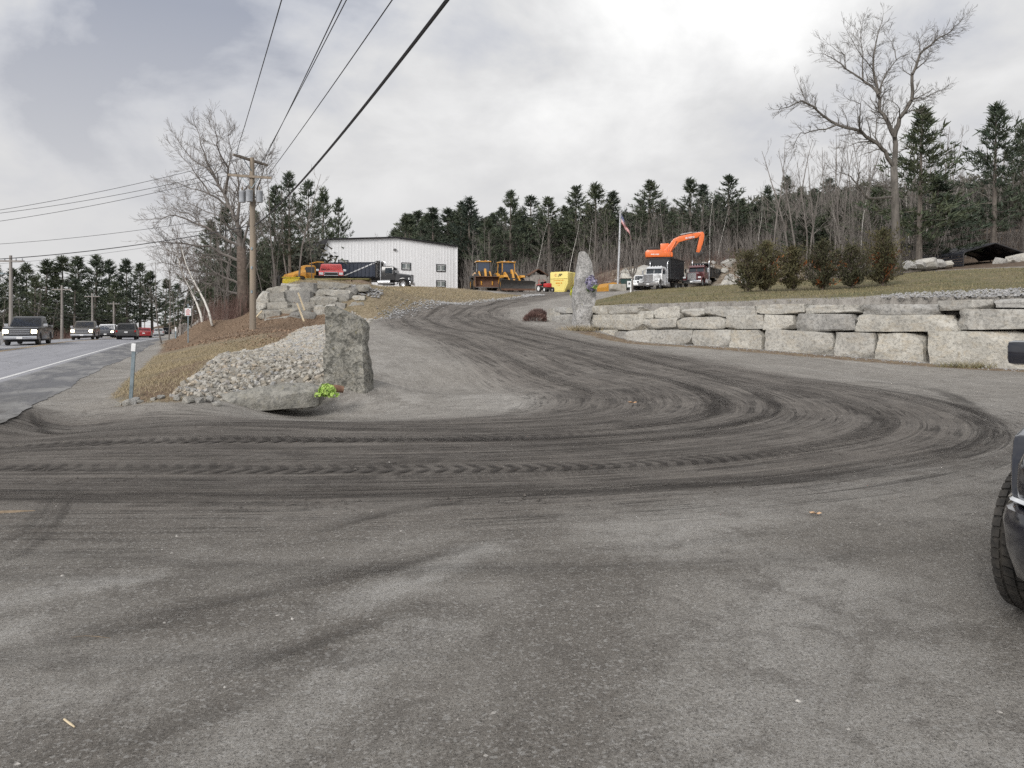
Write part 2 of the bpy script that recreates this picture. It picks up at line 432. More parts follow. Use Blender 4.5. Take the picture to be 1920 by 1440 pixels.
for ex, ey in EDGE[:9]: lp.append((ex, ey, float(D(ex, ey)[0])))
L = RBF(lp, 2.0)
# road frame: origin on the white edge line, t along, n to the left
RO, RT, RN = Vector((-14.4, 21.2)), Vector((-.3825, .924)), Vector((-.924, -.3825))
def road_sw(x, y):
    dx, dy = x - RO.x, y - RO.y
    return dx * RT.x + dy * RT.y, dx * RN.x + dy * RN.y
def road_z(x, y):
    s, w = road_sw(x, y)
    crown = 0.032 * np.clip(w, -2.5, 4.2) - 0.02 * np.clip(w - 4.2, 0, 8)
    yy = np.clip(y - 58, 0, None)
    return crown - 0.0125 * yy + 0.0000125 * yy ** 2
def H(x, y, near_wall=0.0):
    x = np.atleast_1d(np.asarray(x, float)); y = np.atleast_1d(np.asarray(y, float))
    z = D(x, y)
    sd = pin(x, y, LAWN)
    # the lawn sheet starts behind the face of the wall
    z = np.where(sd < -0.75, L(x, y), z)
    # rock wall on the left: a steep step between its foot and its top
    s, w = road_sw(x, y)
    rz = road_z(x, y) - 0.010
    k = smooth(-6.0, -2.0, w)
    k = np.where(y < 16, smooth(-3.2, -2.0, w), k)
    z = z * (1 - k) + rz * k
    far = smooth(10.5, 17, w)
    z = z - far * 1.2 * smooth(20, 60, y)
    return np.minimum(z, 40.0)
def h(x, y): return float(H(x, y)[0])

VERGE = [(-7.9, 15.2), (-8.6, 16.2), (-12.8, 26), (-19.5, 42), (-26.8, 58), (-36, 80), (-33, 84), (-25, 66), (-20, 56), (-11.5, 50), (-11.5, 46), (-11.4, 42), (-10.25, 33), (-9.3, 28), (-8.8, 23), (-7.8, 19), (-7.0, 16), (-6.6, 15.1)]
MOUND = [(-11, 50), (-8.6, 47), (-7.5, 52), (-4.0, 60), (-1.2, 68), (1.7, 75), (.3, 79), (-4, 81.5), (-11, 82), (-17, 74), (-21, 64), (-19, 54)]
RIP = [(-7.0, 15.3), (-7.8, 19), (-8.8, 23), (-9.3, 28), (-10.25, 33), (-11.4, 42), (-11.6, 47), (-10.6, 50.5), (-8.6, 48.0), (-8.3, 45.5), (-7.3, 38), (-6.1, 30), (-4.9, 24), (-4.2, 19.2), (-4.3, 17.6), (-5.4, 16.2)]
FL = [(-20, 56), (-25, 66), (-33, 84), (-60, 150), (-110, 270), (-40, 300), (-32, 112), (-30, 84), (-23, 68)]
BANK = [(11, 96.5), (22, 97), (30, 92), (33, 84), (31, 76), (37, 70), (42, 78), (38, 96), (34, 106), (12, 106)]

def axis(parts):
    out = [parts[0][0]]
    for a, b, st in parts:
        n = max(1, int(round((b - a) / st))); out += [a + (b - a) * (i + 1) / n for i in range(n)]
    return np.array(out)
gx = axis([(-420, -140, 28), (-140, -60, 5), (-60, -30, 1.5), (-30, -14, .6), (-14, 12, .22), (12, 24, .35), (24, 50, 1.0), (50, 140, 5), (140, 420, 28)])
gy = axis([(-60, -6, 6), (-6, 2.4, 1.0), (2.4, 14, .15), (14, 30, .25), (30, 56, .38), (56, 112, .9), (112, 180, 4), (180, 600, 30)])
GX, GY = np.meshgrid(gx, gy)
vx, vy = GX.ravel(), GY.ravel()
vz = H(vx, vy)
# small unevenness
rs = np.random.RandomState(3)
def vnoise(x, y, f, seed):
    r = np.random.RandomState(seed); out = 0
    for i in range(7):
        a = r.uniform(0, 2 * math.pi); k = f * r.uniform(.6, 1.6); ph = r.uniform(0, 6.28)
        out = out + np.sin(k * (x * math.cos(a) + y * math.sin(a)) + ph)
    return out / 7
sd_l, sd_v, sd_m, sd_r = [pin(vx, vy, q) for q in (LAWN, VERGE, MOUND, RIP)]
rough = np.clip(smooth(.2, -1.5, np.minimum(np.minimum(sd_l, sd_v), sd_m)), 0, 1)
s_, w_ = road_sw(vx, vy)
offroad = smooth(-2.0, -4.0, w_) + smooth(10.5, 13, w_)
vz = vz + (0.012 + .06 * rough) * offroad * vnoise(vx, vy, 1.4, 5) + .22 * smooth(95, 130, vy) * vnoise(vx, vy, .5, 9)

# ---- path of the trucks: lateral and lengthwise coordinate
ctl = [(-40, 15), (-26, 13), (-14, 10.6), (-8, 9.4), (-2, 9.0), (2.6, 10.4), (5.2, 13.4), (5.7, 19), (3.8, 26.5), (1.0, 34), (-2.0, 42), (-3.2, 50), (-1.6, 60), (1.8, 72), (7.5, 84), (15, 96), (22, 110)]
def catmull(p, n=14):
    p = [Vector(q) for q in p]; out = []
    for i in range(len(p) - 1):
        a, b, c, d_ = p[max(i - 1, 0)], p[i], p[i + 1], p[min(i + 2, len(p) - 1)]
        for k in range(n):
            t = k / n
            out.append(.5 * ((2 * b) + (c - a) * t + (2 * a - 5 * b + 4 * c - d_) * t * t + (3 * b - a - 3 * c + d_) * t ** 3))
    out.append(p[-1]); return out
path = np.array([tuple(q) for q in catmull(ctl)])
seg = np.diff(path, axis=0); plen = np.r_[0, np.cumsum(np.hypot(seg[:, 0], seg[:, 1]))]
def path_uv(x, y):
    u = np.zeros(x.size); v = np.zeros(x.size)
    tang = np.gradient(path, axis=0); tang /= np.hypot(tang[:, 0], tang[:, 1])[:, None]
    for i in range(0, x.size, 8000):
        X, Y = x[i:i + 8000, None], y[i:i + 8000, None]
        d2 = (X - path[:, 0]) ** 2 + (Y - path[:, 1]) ** 2
        j = d2.argmin(1); dx = x[i:i + 8000] - path[j, 0]; dy = y[i:i + 8000] - path[j, 1]
        al = dx * tang[j, 0] + dy * tang[j, 1]
        u[i:i + 8000] = tang[j, 0] * dy - tang[j, 1] * dx
        v[i:i + 8000] = plen[j] + al
    return u, v
uu, vv = path_uv(vx, vy)
band = smooth(4.9, 2.9, np.abs(uu - 1.15)) * .78 + .22 * smooth(7, 3.5, np.abs(uu - .6))
band *= smooth(96, 84, vy)
def gpx(x, y): d = EYE * F / (y - HOR); return ((x - 960) / F * d, d)
def swath(lst):
    out = np.zeros(vx.size)
    for pts, wd, k in lst:
        w = [gpx(*q) for q in pts]; dist = np.full(vx.size, 1e9)
        for (x0, y0), (x1, y1) in zip(w[:-1], w[1:]):
            dx, dy = x1 - x0, y1 - y0; t = np.clip(((vx - x0) * dx + (vy - y0) * dy) / (dx * dx + dy * dy), 0, 1)
            dist = np.minimum(dist, np.hypot(vx - x0 - t * dx, vy - y0 - t * dy))
        out = np.maximum(out, k * smooth(wd, wd * .15, dist))
    return out
pale = swath([([(660, 1140), (780, 1090), (920, 1030)], .30, 1.0), ([(-60, 1150), (120, 1105), (240, 1092)], .28, .9), ([(-60, 1215), (80, 1165)], .22, .8), ([(420, 1440), (560, 1340), (700, 1235), (800, 1180)], .38, .65), ([(1230, 1010), (1420, 945), (1720, 880)], .9, .65),
              ([(1400, 1440), (1480, 1200), (1560, 1080)], .8, .6), ([(1750, 1400), (1700, 1150)], .6, .5), ([(130, 775), (400, 790), (700, 770)], .9, .5), ([(720, 740), (740, 690), (800, 650)], 1.6, .25), ([(120, 1290), (330, 1330)], .3, .4), ([(1000, 760), (900, 720)], 1.6, .4), ([(1850, 760), (1900, 900)], 1.0, .45)])
brown = swath([([(1080, 1440), (1080, 1200), (1130, 1050)], .75, .55), ([(100, 1440), (400, 1300), (760, 1150)], .5, .6), ([(300, 1180), (620, 1120), (1000, 1000)], .6, .6), ([(-50, 1000), (500, 1010), (1000, 960)], .7, .5)])
dW = np.full(vx.size, 1e9)
for (x0, y0), (x1, y1) in zip(W[:-1], W[1:]):
    dx, dy = x1 - x0, y1 - y0; t = np.clip(((vx - x0) * dx + (vy - y0) * dy) / (dx * dx + dy * dy), 0, 1)
    dW = np.minimum(dW, np.hypot(vx - x0 - t * dx, vy - y0 - t * dy))
masks = {
    'm_pale': pale, 'm_brown': brown,
    'm_dry': np.maximum(smooth(.35, -.35, sd_v), smooth(.5, -.5, sd_m)),
    'm_lawn': smooth(.3, -.5, sd_l) * smooth(1.3, 2.4, dW),
    'm_forest': np.clip(np.maximum.reduce([smooth(1, -1, pin(vx, vy, FL)), smooth(103, 107, vy), smooth(10.5, 12, w_), smooth(0, 3, sd_l) * smooth(28, 31, vx) * smooth(40, 60, vy), smooth(60, 70, vx)]), 0, 1) * (1 - smooth(-4.5, -2.5, w_) * smooth(11.5, 10.5, w_)),
    'm_bank': smooth(.8, -.8, pin(vx, vy, BANK)),
    'm_rip': smooth(.35, -.15, sd_r),
    'm_leaf': np.clip(smooth(9, 1, np.hypot(vx + 17.5, (vy - 46) * .8)) + smooth(3, 0, np.abs(sd_r)) * smooth(.5, -.5, sd_v) * .75 + smooth(45, 56, vy) * smooth(.5, -.5, sd_v), 0, 1),
    'm_dirt': smooth(2.4, .6, np.abs(sd_l)) * smooth(0, .4, sd_l) * smooth(22, 26, vy) * smooth(42, 38, vy),
    'm_dark': band,
    'pu': uu, 'pv': vv,
}
ny, nx = GX.shape
idx = np.arange(ny * nx).reshape(ny, nx)
quads = np.stack([idx[:-1, :-1], idx[:-1, 1:], idx[1:, 1:], idx[1:, :-1]], -1).reshape(-1, 4)
qc = quads.mean  # noqa
cx = vx[quads].mean(1); cy = vy[quads].mean(1)
cls = np.zeros(len(quads), int)
qm = {k: v[quads].mean(1) for k, v in masks.items()}
cls[qm['m_dry'] > .5] = 1
cls[sd_l[quads].mean(1) < -.3] = 2
cls[(qm['m_forest'] > .5) & (cls != 2) & (qm['m_dry'] <= .5)] = 3
cls[(qm['m_bank'] > .5) & (cls != 2)] = 4

def ground_material():
    m, n, l, p = newmat('ground'); b = NB(m.node_tree)
    pos = b.pos()
    A = {k: b.attr(k) for k in masks}
    flow = b.comb(A['pu'], A['pv'], 0.0)
    jit = b.math('MULTIPLY_ADD', b.noise(pos, 1.7, 6, 0.65), 1.3, -0.65)     # frays the borders
    jit2 = b.math('MULTIPLY_ADD', b.noise(pos, 7.0, 4, 0.6), 0.6, -0.3)
    def msk(k, lo=.35, hi=.65): return b.ramp(b.math('ADD', b.math('ADD', A[k], b.math('MULTIPLY', jit, .7)), jit2), lo, hi)
    # --- gravelled lot
    grit = b.noise(pos, 85, 4, 0.9)
    grit2 = b.noise(b.vmath('ADD', pos, (5, 3, 0)), 48, 5, 0.95)
    chips = b.voro(pos, 70, 'F1', 'Color')
    cs = b.n.new('ShaderNodeSeparateColor'); l.new(chips, cs.inputs[0])
    patch = b.noise(b.scale(flow, (.5, .15, 1)), 1.0, 5, 0.65, 0.5)
    broad = b.noise(pos, .55, 5, 0.62, 0.8)
    mott = b.noise(pos, 3.2, 6, 0.7, 0.5)
    gcol = b.mix(b.ramp(patch, .36, .64), (0.262, 0.245, 0.223), (0.375, 0.353, 0.323))
    gcol = b.mix(b.ramp(broad, .42, .62, 0, .6), gcol, (0.235, 0.215, 0.19))
    gcol = b.mix(b.math('MULTIPLY', b.ramp(b.math('ADD', A['m_brown'], b.math('MULTIPLY', jit, .5)), .15, .75), .75), gcol, (0.165, 0.147, 0.128))
    dust = b.noise(b.vmath('ADD', b.scale(flow, (.75, .16, 1)), (7.3, 2.2, 0)), 1.0, 5, 0.68, 0.6)
    gcol = b.mix(b.ramp(dust, .52, .68, 0, .5), gcol, (0.45, 0.43, 0.40))
    pf = b.ramp(b.math('ADD', A['m_pale'], b.math('MULTIPLY', b.math('ADD', b.math('MULTIPLY', jit, 1.2), b.math('MULTIPLY', jit2, 2.2)), .8)), .10, 1.1)
    gcol = b.mix(b.math('MULTIPLY', pf, .75), gcol, (0.52, 0.50, 0.465))
    gcol = b.mix(b.ramp(b.math('ADD', grit2, b.math('MULTIPLY', pf, .12)), .56, .64, 0, .75), gcol, (0.52, 0.505, 0.485))
    gcol = b.mix(b.ramp(mott, .50, .62, 0, .5), gcol, (0.165, 0.15, 0.135))
    sxyz = b.n.new('ShaderNodeSeparateXYZ'); l.new(pos, sxyz.inputs[0]); PXN, PYN = sxyz.outputs[0], sxyz.outputs[1]
    drift = b.noise(b.scale(b.vmath('ADD', b.comb(b.math('ADD', b.math('MULTIPLY', PXN, .52), b.math('MULTIPLY', PYN, .85)), b.math('SUBTRACT', b.math('MULTIPLY', PYN, .52), b.math('MULTIPLY', PXN, .85)), 0.0), (4, 8, 0)), (.55, 2.6, 1)), 1.0, 6, .72, .6)
    gcol = b.mix(b.math('MULTIPLY', b.ramp(drift, .53, .66, 0, .32), b.ramp(A['m_dark'], .5, 0)), gcol, (0.125, 0.111, 0.098))
    # wheel-worked dark soil, scuffed through to the gravel in places
    st1 = b.noise(b.scale(flow, (1.3, .10, 1)), 1.0, 5, 0.66, 0.9)
    st2 = b.noise(b.vmath('ADD', b.scale(flow, (5.0, .55, 1)), (3, 9, 0)), 1.0, 6, 0.75, 0.7)
    st = b.math('ADD', b.math('MULTIPLY', st1, .5), b.math('MULTIPLY', st2, .5))
    scuff = b.ramp(b.noise(b.vmath('ADD', pos, (31, 7, 0)), .75, 5, .7, .8), .34, .60, .25, 1.0)
    dk = b.math('MULTIPLY', b.math('MULTIPLY', b.ramp(b.math('ADD', st, b.math('MULTIPLY', A['m_dark'], .24)), .50, .80), b.ramp(A['m_dark'], 0, .6, .30, 1.0)), scuff)
    gcol = b.mix(b.math('MULTIPLY', b.ramp(b.math('ADD', A['m_dark'], b.math('MULTIPLY', jit, .5)), .1, .9), .62), gcol, (0.168, 0.147, 0.131))
    gcol = b.mix(b.math('MULTIPLY', dk, .74), gcol, (0.058, 0.050, 0.045))
    st3 = b.noise(b.vmath('ADD', b.scale(flow, (9.0, .30, 1)), (13, 4, 0)), 1.0, 6, 0.75, 1.0)
    lin = b.math('MULTIPLY', b.math('MULTIPLY', b.ramp(st3, .53, .62), b.ramp(A['m_dark'], .05, .5)), b.ramp(b.noise(b.vmath('ADD', pos, (3, 17, 0)), 1.1, 4, .7), .42, .6, .15, 1))
    gcol = b.mix(b.math('MULTIPLY', lin, .6), gcol, (0.055, 0.048, 0.043))
    pl2 = b.math('MULTIPLY', b.ramp(st3, .46, .38), b.ramp(A['m_dark'], .05, .5))
    gcol = b.mix(b.math('MULTIPLY', pl2, .45), gcol, (0.27, 0.243, 0.215))
    gs = b.math('MULTIPLY_ADD', b.math('SUBTRACT', 1.0, b.math('MULTIPLY', A['m_dark'], .7)), .85, .15)
    gcol = b.mix(b.math('MULTIPLY', b.ramp(grit, .40, .50, .75, 0), gs), gcol, (0.055, 0.051, 0.047))
    gcol = b.mix(b.math('MULTIPLY', b.ramp(grit2, .54, .63, 0, .7), gs), gcol, (0.56, 0.54, 0.51))
    gcol = b.mix(b.math('MULTIPLY', b.ramp(cs.outputs[0], .90, .96, 0, .5), gs), gcol, (0.5, 0.49, 0.47))
    # dirt at the foot of the wall
    gcol = b.mix(b.math('MULTIPLY', msk('m_dirt'), .85), gcol, b.mix(b.ramp(b.noise(pos, 3, 6, .65), .4, .6), (0.25, 0.19, 0.12), (0.13, 0.085, 0.055)))
    # fines between the rip-rap stones
    gcol = b.mix(msk('m_rip', .45, .6), gcol, b.mix(b.ramp(grit2, .4, .6), (0.20, 0.185, 0.16), (0.36, 0.34, 0.30)))
    # --- dry grass
    g1 = b.noise(b.scale(pos, (1, 1, 1)), 5.5, 7, 0.7, 0.4)
    g2 = b.noise(pos, 28, 4, 0.7)
    g3 = b.noise(pos, .8, 4, 0.6)
    dry = b.mix(b.ramp(g1, .36, .64), (0.19, 0.15, 0.098), (0.36, 0.30, 0.21))
    dry = b.mix(b.ramp(g3, .50, .66, 0, .5), dry, (0.125, 0.125, 0.065))
    dry = b.mix(b.ramp(g2, .35, .55, .5, 0), dry, (0.09, 0.07, 0.045))
    leaf = b.mix(b.ramp(b.noise(pos, 11, 6, .7), .38, .62), (0.12, 0.08, 0.056), (0.25, 0.175, 0.125))
    dry = b.mix(b.math('MULTIPLY', msk('m_leaf'), .85), dry, leaf)
    c = b.mix(msk('m_dry'), gcol, dry)
    # --- lawn, half green
    lw = b.mix(b.ramp(b.noise(b.scale(pos, (1, .6, 1)), .55, 6, .65, .4), .40, .62), (0.215, 0.18, 0.115), (0.118, 0.124, 0.062))
    lw = b.mix(b.ramp(g1, .4, .68, 0, .6), lw, (0.25, 0.21, 0.135))
    lw = b.mix(b.ramp(g2, .35, .55, .45, 0), lw, (0.075, 0.07, 0.035))
    c = b.mix(msk('m_lawn', .3, .6), c, lw)
    # --- woodland floor and bank
    ff = b.mix(b.ramp(b.noise(pos, 2.2, 7, .7), .35, .65), (0.09, 0.066, 0.048), (0.17, 0.128, 0.095))
    c = b.mix(msk('m_forest'), c, ff)
    bk = b.mix(b.ramp(b.noise(pos, 1.5, 7, .7), .38, .62), (0.14, 0.105, 0.075), (0.33, 0.29, 0.235))
    c = b.mix(msk('m_bank'), c, bk)
    l.new(c, p.inputs['Base Color'])
    p.inputs['Roughness'].default_value = .95; p.inputs['Specular IOR Level'].default_value = .2
    hh = b.math('ADD', b.math('MULTIPLY', grit, .5), b.math('ADD', b.math('MULTIPLY', grit2, 1.0), b.math('ADD', b.math('MULTIPLY', st2, 2.2), b.math('MULTIPLY', lin, -2.0))))
    hh = b.math('ADD', hh, b.math('MULTIPLY', g1, b.math('MULTIPLY', b.math('ADD', A['m_dry'], A['m_lawn']), 5.0)))
    l.new(b.bump(hh, .9, .022), p.inputs['Normal'])
    return m
M['ground'] = ground_material()
for k, (nm) in enumerate(['driveway', 'verge', 'lawn', 'forest_floor', 'hillside']):
    q = quads[cls == k]
    if not len(q): continue
    used, inv = np.unique(q, return_inverse=True)
    me = bpy.data.meshes.new(nm)
    me.from_pydata(np.c_[vx[used], vy[used], vz[used]].tolist(), [], inv.reshape(-1, 4).tolist())
    for an, arr in masks.items():
        at = me.attributes.new(an, 'FLOAT', 'POINT'); at.data.foreach_set('value', arr[used].astype(np.float32))
    me.polygons.foreach_set('use_smooth', [True] * len(me.polygons))
    me.materials.append(M['ground']); me.update()
    tag(link(nm, me), kind='structure')

# ---------------------------------------------------------------- the public road
def road_material():
    m, n, l, p = newmat('asphalt'); b = NB(m.node_tree)
    uv = b.coord('UV'); pos = b.pos()
    sx = b.n.new('ShaderNodeSeparateXYZ'); l.new(uv, sx.inputs[0])
    s, w = sx.outputs[0], sx.outputs[1]
    lanes = b.noise(b.scale(uv, (.05, 1.6, 1)), 1.0, 4, .5)
    c = b.mix(b.ramp(lanes, .35, .65), (0.27, 0.272, 0.298), (0.345, 0.347, 0.375))
    c = b.mix(b.ramp(b.noise(pos, 60, 3, .7), .3, .7, 0, .35), c, (0.10, 0.10, 0.105))
    # shoulder: darker, patched
    sh = b.ramp(w, -.35, -.15, 1, 0)
    shc = b.mix(b.ramp(b.noise(b.scale(uv, (.35, 1.3, 1)), 1.0, 6, .65, .5), .45, .62), (0.12, 0.12, 0.128), (0.24, 0.236, 0.232))
    c = b.mix(sh, c, shc)
    # soil tracked out of the yard
    mud = b.math('MULTIPLY', b.ramp(s, -3, -9, 0, 1), b.ramp(b.noise(b.scale(uv, (.5, 1.6, 1)), 1.0, 6, .7), .38, .58))
    c = b.mix(b.math('MULTIPLY', mud, .8), c, (0.10, 0.095, 0.09))
    # cracks
    ck = b.ramp(b.voro(b.vmath('ADD', b.scale(uv, (.10, .55, 1)), b.scale(b.noise(uv, 1.2, 4, .6, 0, 'Color'), (.12, .5, 1))), 1.0, 'DISTANCE_TO_EDGE'), 0, .012, .6, 0)
    c = b.mix(ck, c, (0.05, 0.05, 0.05))
    l.new(c, p.inputs['Base Color']); p.inputs['Roughness'].default_value = .72; p.inputs['Specular IOR Level'].default_value = .35
    l.new(b.bump(b.noise(pos, 70, 3, .7), .25, .01), p.inputs['Normal'])
    return m
def strip(name, w0f, w1f, s0, s1, ds, nw, dz, material, parent=None):
    vs_, fs, uv = [], [], []
    ss = np.arange(s0, s1 + .01, ds)
    for i, s in enumerate(ss):
        a, c = (w0f(s) if callable(w0f) else w0f), (w1f(s) if callable(w1f) else w1f)
        for k in range(nw + 1):
            w = a + (c - a) * k / nw
            x = RO.x + RT.x * s + RN.x * w; y = RO.y + RT.y * s + RN.y * w
            vs_.append((x, y, float(road_z(x, y)) + dz)); uv.append((s, w))
    for i in range(len(ss) - 1):
        for k in range(nw):
            a = i * (nw + 1) + k; fs.append((a, a + nw + 1, a + nw + 2, a + 1))
    me = bpy.data.meshes.new(name); me.from_pydata(vs_, [], fs)
    ul = me.uv_layers.new(name='UVMap')
    li = np.zeros(len(me.loops), int); me.loops.foreach_get('vertex_index', li)
    ul.data.foreach_set('uv', np.array(uv)[li].ravel())
    me.polygons.foreach_set('use_smooth', [True] * len(me.polygons))
    me.materials.append(material); me.update()
    return link(name, me, parent)
rr = random.Random(5)
edge_j = {}
def edge(s):
    q = round(s / .4); 
    if q not in edge_j: edge_j[q] = rr.uniform(-.09, .09)
    return -2.05 + .10 * math.sin(s * .23) + .05 * math.sin(s * .9 + 1) + edge_j[q] * .55
road = tag(strip('road', edge, 9.6, -70, 300, .4, 24, 0.0, road_material()), kind='structure')
lm = mat('line_white', (0.62, 0.62, 0.62), (0.42, 0.42, 0.42), 3, .8, lo=.5, hi=.75)
ly = mat('line_yellow', (0.42, 0.27, 0.09), (0.30, 0.24, 0.15), 3, .8)
strip('edge_line', -.07, .07, -60, 300, 1.0, 1, .006, lm, road)
for q in (4.05, 4.33): strip('centre_line', q, q + .13, -60, 300, 1.0, 1, .006, ly, road)
strip('edge_line', 8.3, 8.44, -60, 300, 1.0, 1, .006, lm, road)
# faded old mark across the shoulder
# ---------------------------------------------------------------- tyre tracks: strips of dark soil pressed into the lot
def track_material(name, tread):
    m, n, l, p = newmat(name); b = NB(m.node_tree)
    uv = b.coord('UV'); sx = b.n.new('ShaderNodeSeparateXYZ'); l.new(uv, sx.inputs[0])
    s, w = sx.outputs[0], sx.outputs[1]                 # s metres along, w -1..1
    d = b.attr('dens')
    en = b.noise(b.scale(uv, (1.1, 1.0, 1)), 1.3, 6, .7)
    edge_ = b.ramp(b.math('ADD', b.math('ABSOLUTE', w), b.math('MULTIPLY_ADD', en, 2.0, -1.0)), .45, .85, 1, 0)
    along = b.ramp(b.noise(b.scale(b.vmath('ADD', uv, b.comb(d, 0.0, 0.0)), (.28, .9, 1)), 1.0, 6, .72), .38, .64)
    a = b.math('MULTIPLY', b.math('MULTIPLY', edge_, along), d)
    fine = b.ramp(b.noise(b.pos(), 60, 3, .7), .25, .6, .45, 1)
    a = b.math('MULTIPLY', a, fine)
    hgt = b.noise(b.scale(uv, (1.2, 5, 1)), 2.0, 5, .6)
    if tread:
        ch = b.math('MULTIPLY_ADD', b.math('ABSOLUTE', w), tread[1], s)
        wv = b.math('SINE', b.math('MULTIPLY', b.math('ADD', ch, b.math('MULTIPLY', en, .10)), 2 * math.pi / tread[0]))
        lug = b.ramp(wv, -.1, .5)
        a = b.math('MULTIPLY', a, b.math('MULTIPLY_ADD', lug, .85, .15), None, True)
        hgt = b.math('ADD', hgt, b.math('MULTIPLY', lug, -1.5))
    c = b.mix(b.noise(uv, 2.0, 5), (0.040, 0.036, 0.034), (0.075, 0.068, 0.063))
    l.new(c, p.inputs['Base Color']); p.inputs['Roughness'].default_value = .95; p.inputs['Specular IOR Level'].default_value = .15
    l.new(b.bump(hgt, .8, .03), p.inputs['Normal'])
    tr = b.n.new('ShaderNodeBsdfTransparent'); mx = b.n.new('ShaderNodeMixShader')
    l.new(a, mx.inputs[0]); l.new(tr.outputs[0], mx.inputs[1]); l.new(p.outputs[0], mx.inputs[2])
    l.new(mx.outputs[0], b.n['Material Output'].inputs[0])
    return m
TM = [track_material('track_smooth', None), track_material('track_lugs', (.19, .16)), track_material('track_fine', (.075, .03))]
tang_ = np.gradient(path, axis=0); tang_ /= np.hypot(tang_[:, 0], tang_[:, 1])[:, None]
def track(pts, width, dens, kind, lift, fade=2.0, parent=None):
    pts = np.array(pts, float); sg = np.diff(pts, axis=0); ln = np.r_[0, np.cumsum(np.hypot(sg[:, 0], sg[:, 1]))]
    n = max(4, int(ln[-1] / .3)); t = np.linspace(0, ln[-1], n)
    X = np.interp(t, ln, pts[:, 0]); Y = np.interp(t, ln, pts[:, 1])
    ker = np.ones(5) / 5
    if n > 12:
        X[2:-2] = np.convolve(X, ker, 'valid'); Y[2:-2] = np.convolve(Y, ker, 'valid')
    tx, ty = np.gradient(X), np.gradient(Y); q = np.hypot(tx, ty); tx, ty = tx / q, ty / q
    K = 4; vs_, fs, uv, dn = [], [], [], []
    for k in range(K + 1):
        o = (k / K * 2 - 1)
        xx = X - ty * o * width / 2; yy = Y + tx * o * width / 2
        zz = H(xx, yy) + .012 * vnoise(xx, yy, 1.4, 5) + lift
        vs_.append(np.c_[xx, yy, zz]); uv.append(np.c_[t, np.full(n, o)])
        dn.append(dens * np.minimum(1, np.minimum(t, ln[-1] - t) / fade))
    V = np.stack(vs_, 1).reshape(-1, 3); U = np.stack(uv, 1).reshape(-1, 2); DN = np.stack(dn, 1).ravel()
    for i in range(n - 1):
        for k in range(K):
            a = i * (K + 1) + k; fs.append((a, a + K + 1, a + K + 2, a + 1))
    me = bpy.data.meshes.new('tyre_track'); me.from_pydata(V.tolist(), [], fs)
    ul = me.uv_layers.new(name='UVMap'); li = np.zeros(len(me.loops), int); me.loops.foreach_get('vertex_index', li)
    ul.data.foreach_set('uv', U[li].ravel())
    at = me.attributes.new('dens', 'FLOAT', 'POINT'); at.data.foreach_set('value', DN.astype(np.float32))
    me.materials.append(TM[kind]); me.update()
    o = link('tyre_track', me)
    return tag(o, kind='structure')
def along(u0, u1, v0, v1, wob=.12, seed=0):
    r = random.Random(seed); m = (plen >= v0) & (plen <= v1); t = (plen[m] - v0) / (v1 - v0)
    u = u0 + (u1 - u0) * t + wob * np.sin(t * r.uniform(4, 9) + r.uniform(0, 6))
    return np.c_[path[m, 0] - tang_[m, 1] * u, path[m, 1] + tang_[m, 0] * u]
V0 = float(plen[np.abs(path[:, 0] + 14).argmin()])
specs = [(-2.35, -2.7, 0, 33, .42, .95, 0), (-1.9, -2.75, 5, 25, .30, .6, 0), (-1.25, -.9, 6, 30, .55, .95, 1), (.95, 1.25, 3, 27, .58, 1.0, 1), (1.6, .5, 0, 33, .30, .6, 0), (2.5, 1.9, 2, 22, .4, .7, 0),
         (-.5, .9, 0, 30, .35, .6, 0), (3.2, 1.2, 5, 34, .4, .6, 0), (1.2, -1.6, 12, 48, .5, .8, 0), (-1.9, 1.2, 14, 52, .5, .7, 2), (1.5, 2.4, 22, 70, .6, .8, 0), (.3, -1.9, 26, 72, .5, .7, 2), (-2.3, -1.9, 20, 52, .65, .8, 2),
         (-3.0, -1.6, 18, 44, .45, .6, 2), (1.4, -.3, 34, 84, .8, .7, 0), (-1.2, 1.3, 42, 90, .7, .7, 0), (-1.7, -.8, 46, 92, .6, .6, 0), (2.9, 2.0, 24, 46, .35, .5, 2), (3.6, 2.5, 8, 24, .25, .5, 0), (-3.2, -4.6, 6, 20, .22, .45, 0), (-4.7, -3.9, 2, 19, .25, .35, 0),
         (-5.1, -5.9, 3, 17, .25, .4, 0), (.6, 3.0, 9, 26, .3, .6, 2), (2.0, -.8, 8, 30, .45, .55, 2), (-.2, 2.6, 16, 40, .5, .6, 2), (0.1, -.4, 4, 18, .4, .5, 1), (2.1, 2.9, 10, 30, .2, .7, 0), (-1.5, -2.9, 10, 22, .2, .8, 0), (3.9, 3.1, 4, 22, .45, .6, 1), (4.4, 3.4, 20, 60, .55, .6, 0), (3.5, 4.3, 24, 64, .5, .55, 2), (3.0, 4.0, 8, 30, .35, .5, 0)]
for i, (u0, u1, a, c, wd, dn, kd) in enumerate(specs):
    track(along(u0, u1, V0 + a - 3, V0 + c - 3, .30, i), wd * (1.15 if kd == 1 else .9), dn * (1.25 if kd == 1 else .8), kd, .008 + .0018 * i + (.05 if kd == 1 else 0) * 0)
def gpix(*pp):   # photo points on the level lot
    return [tuple(P(x, y, EYE * F / (y - HOR)))[:2] for x, y in pp]
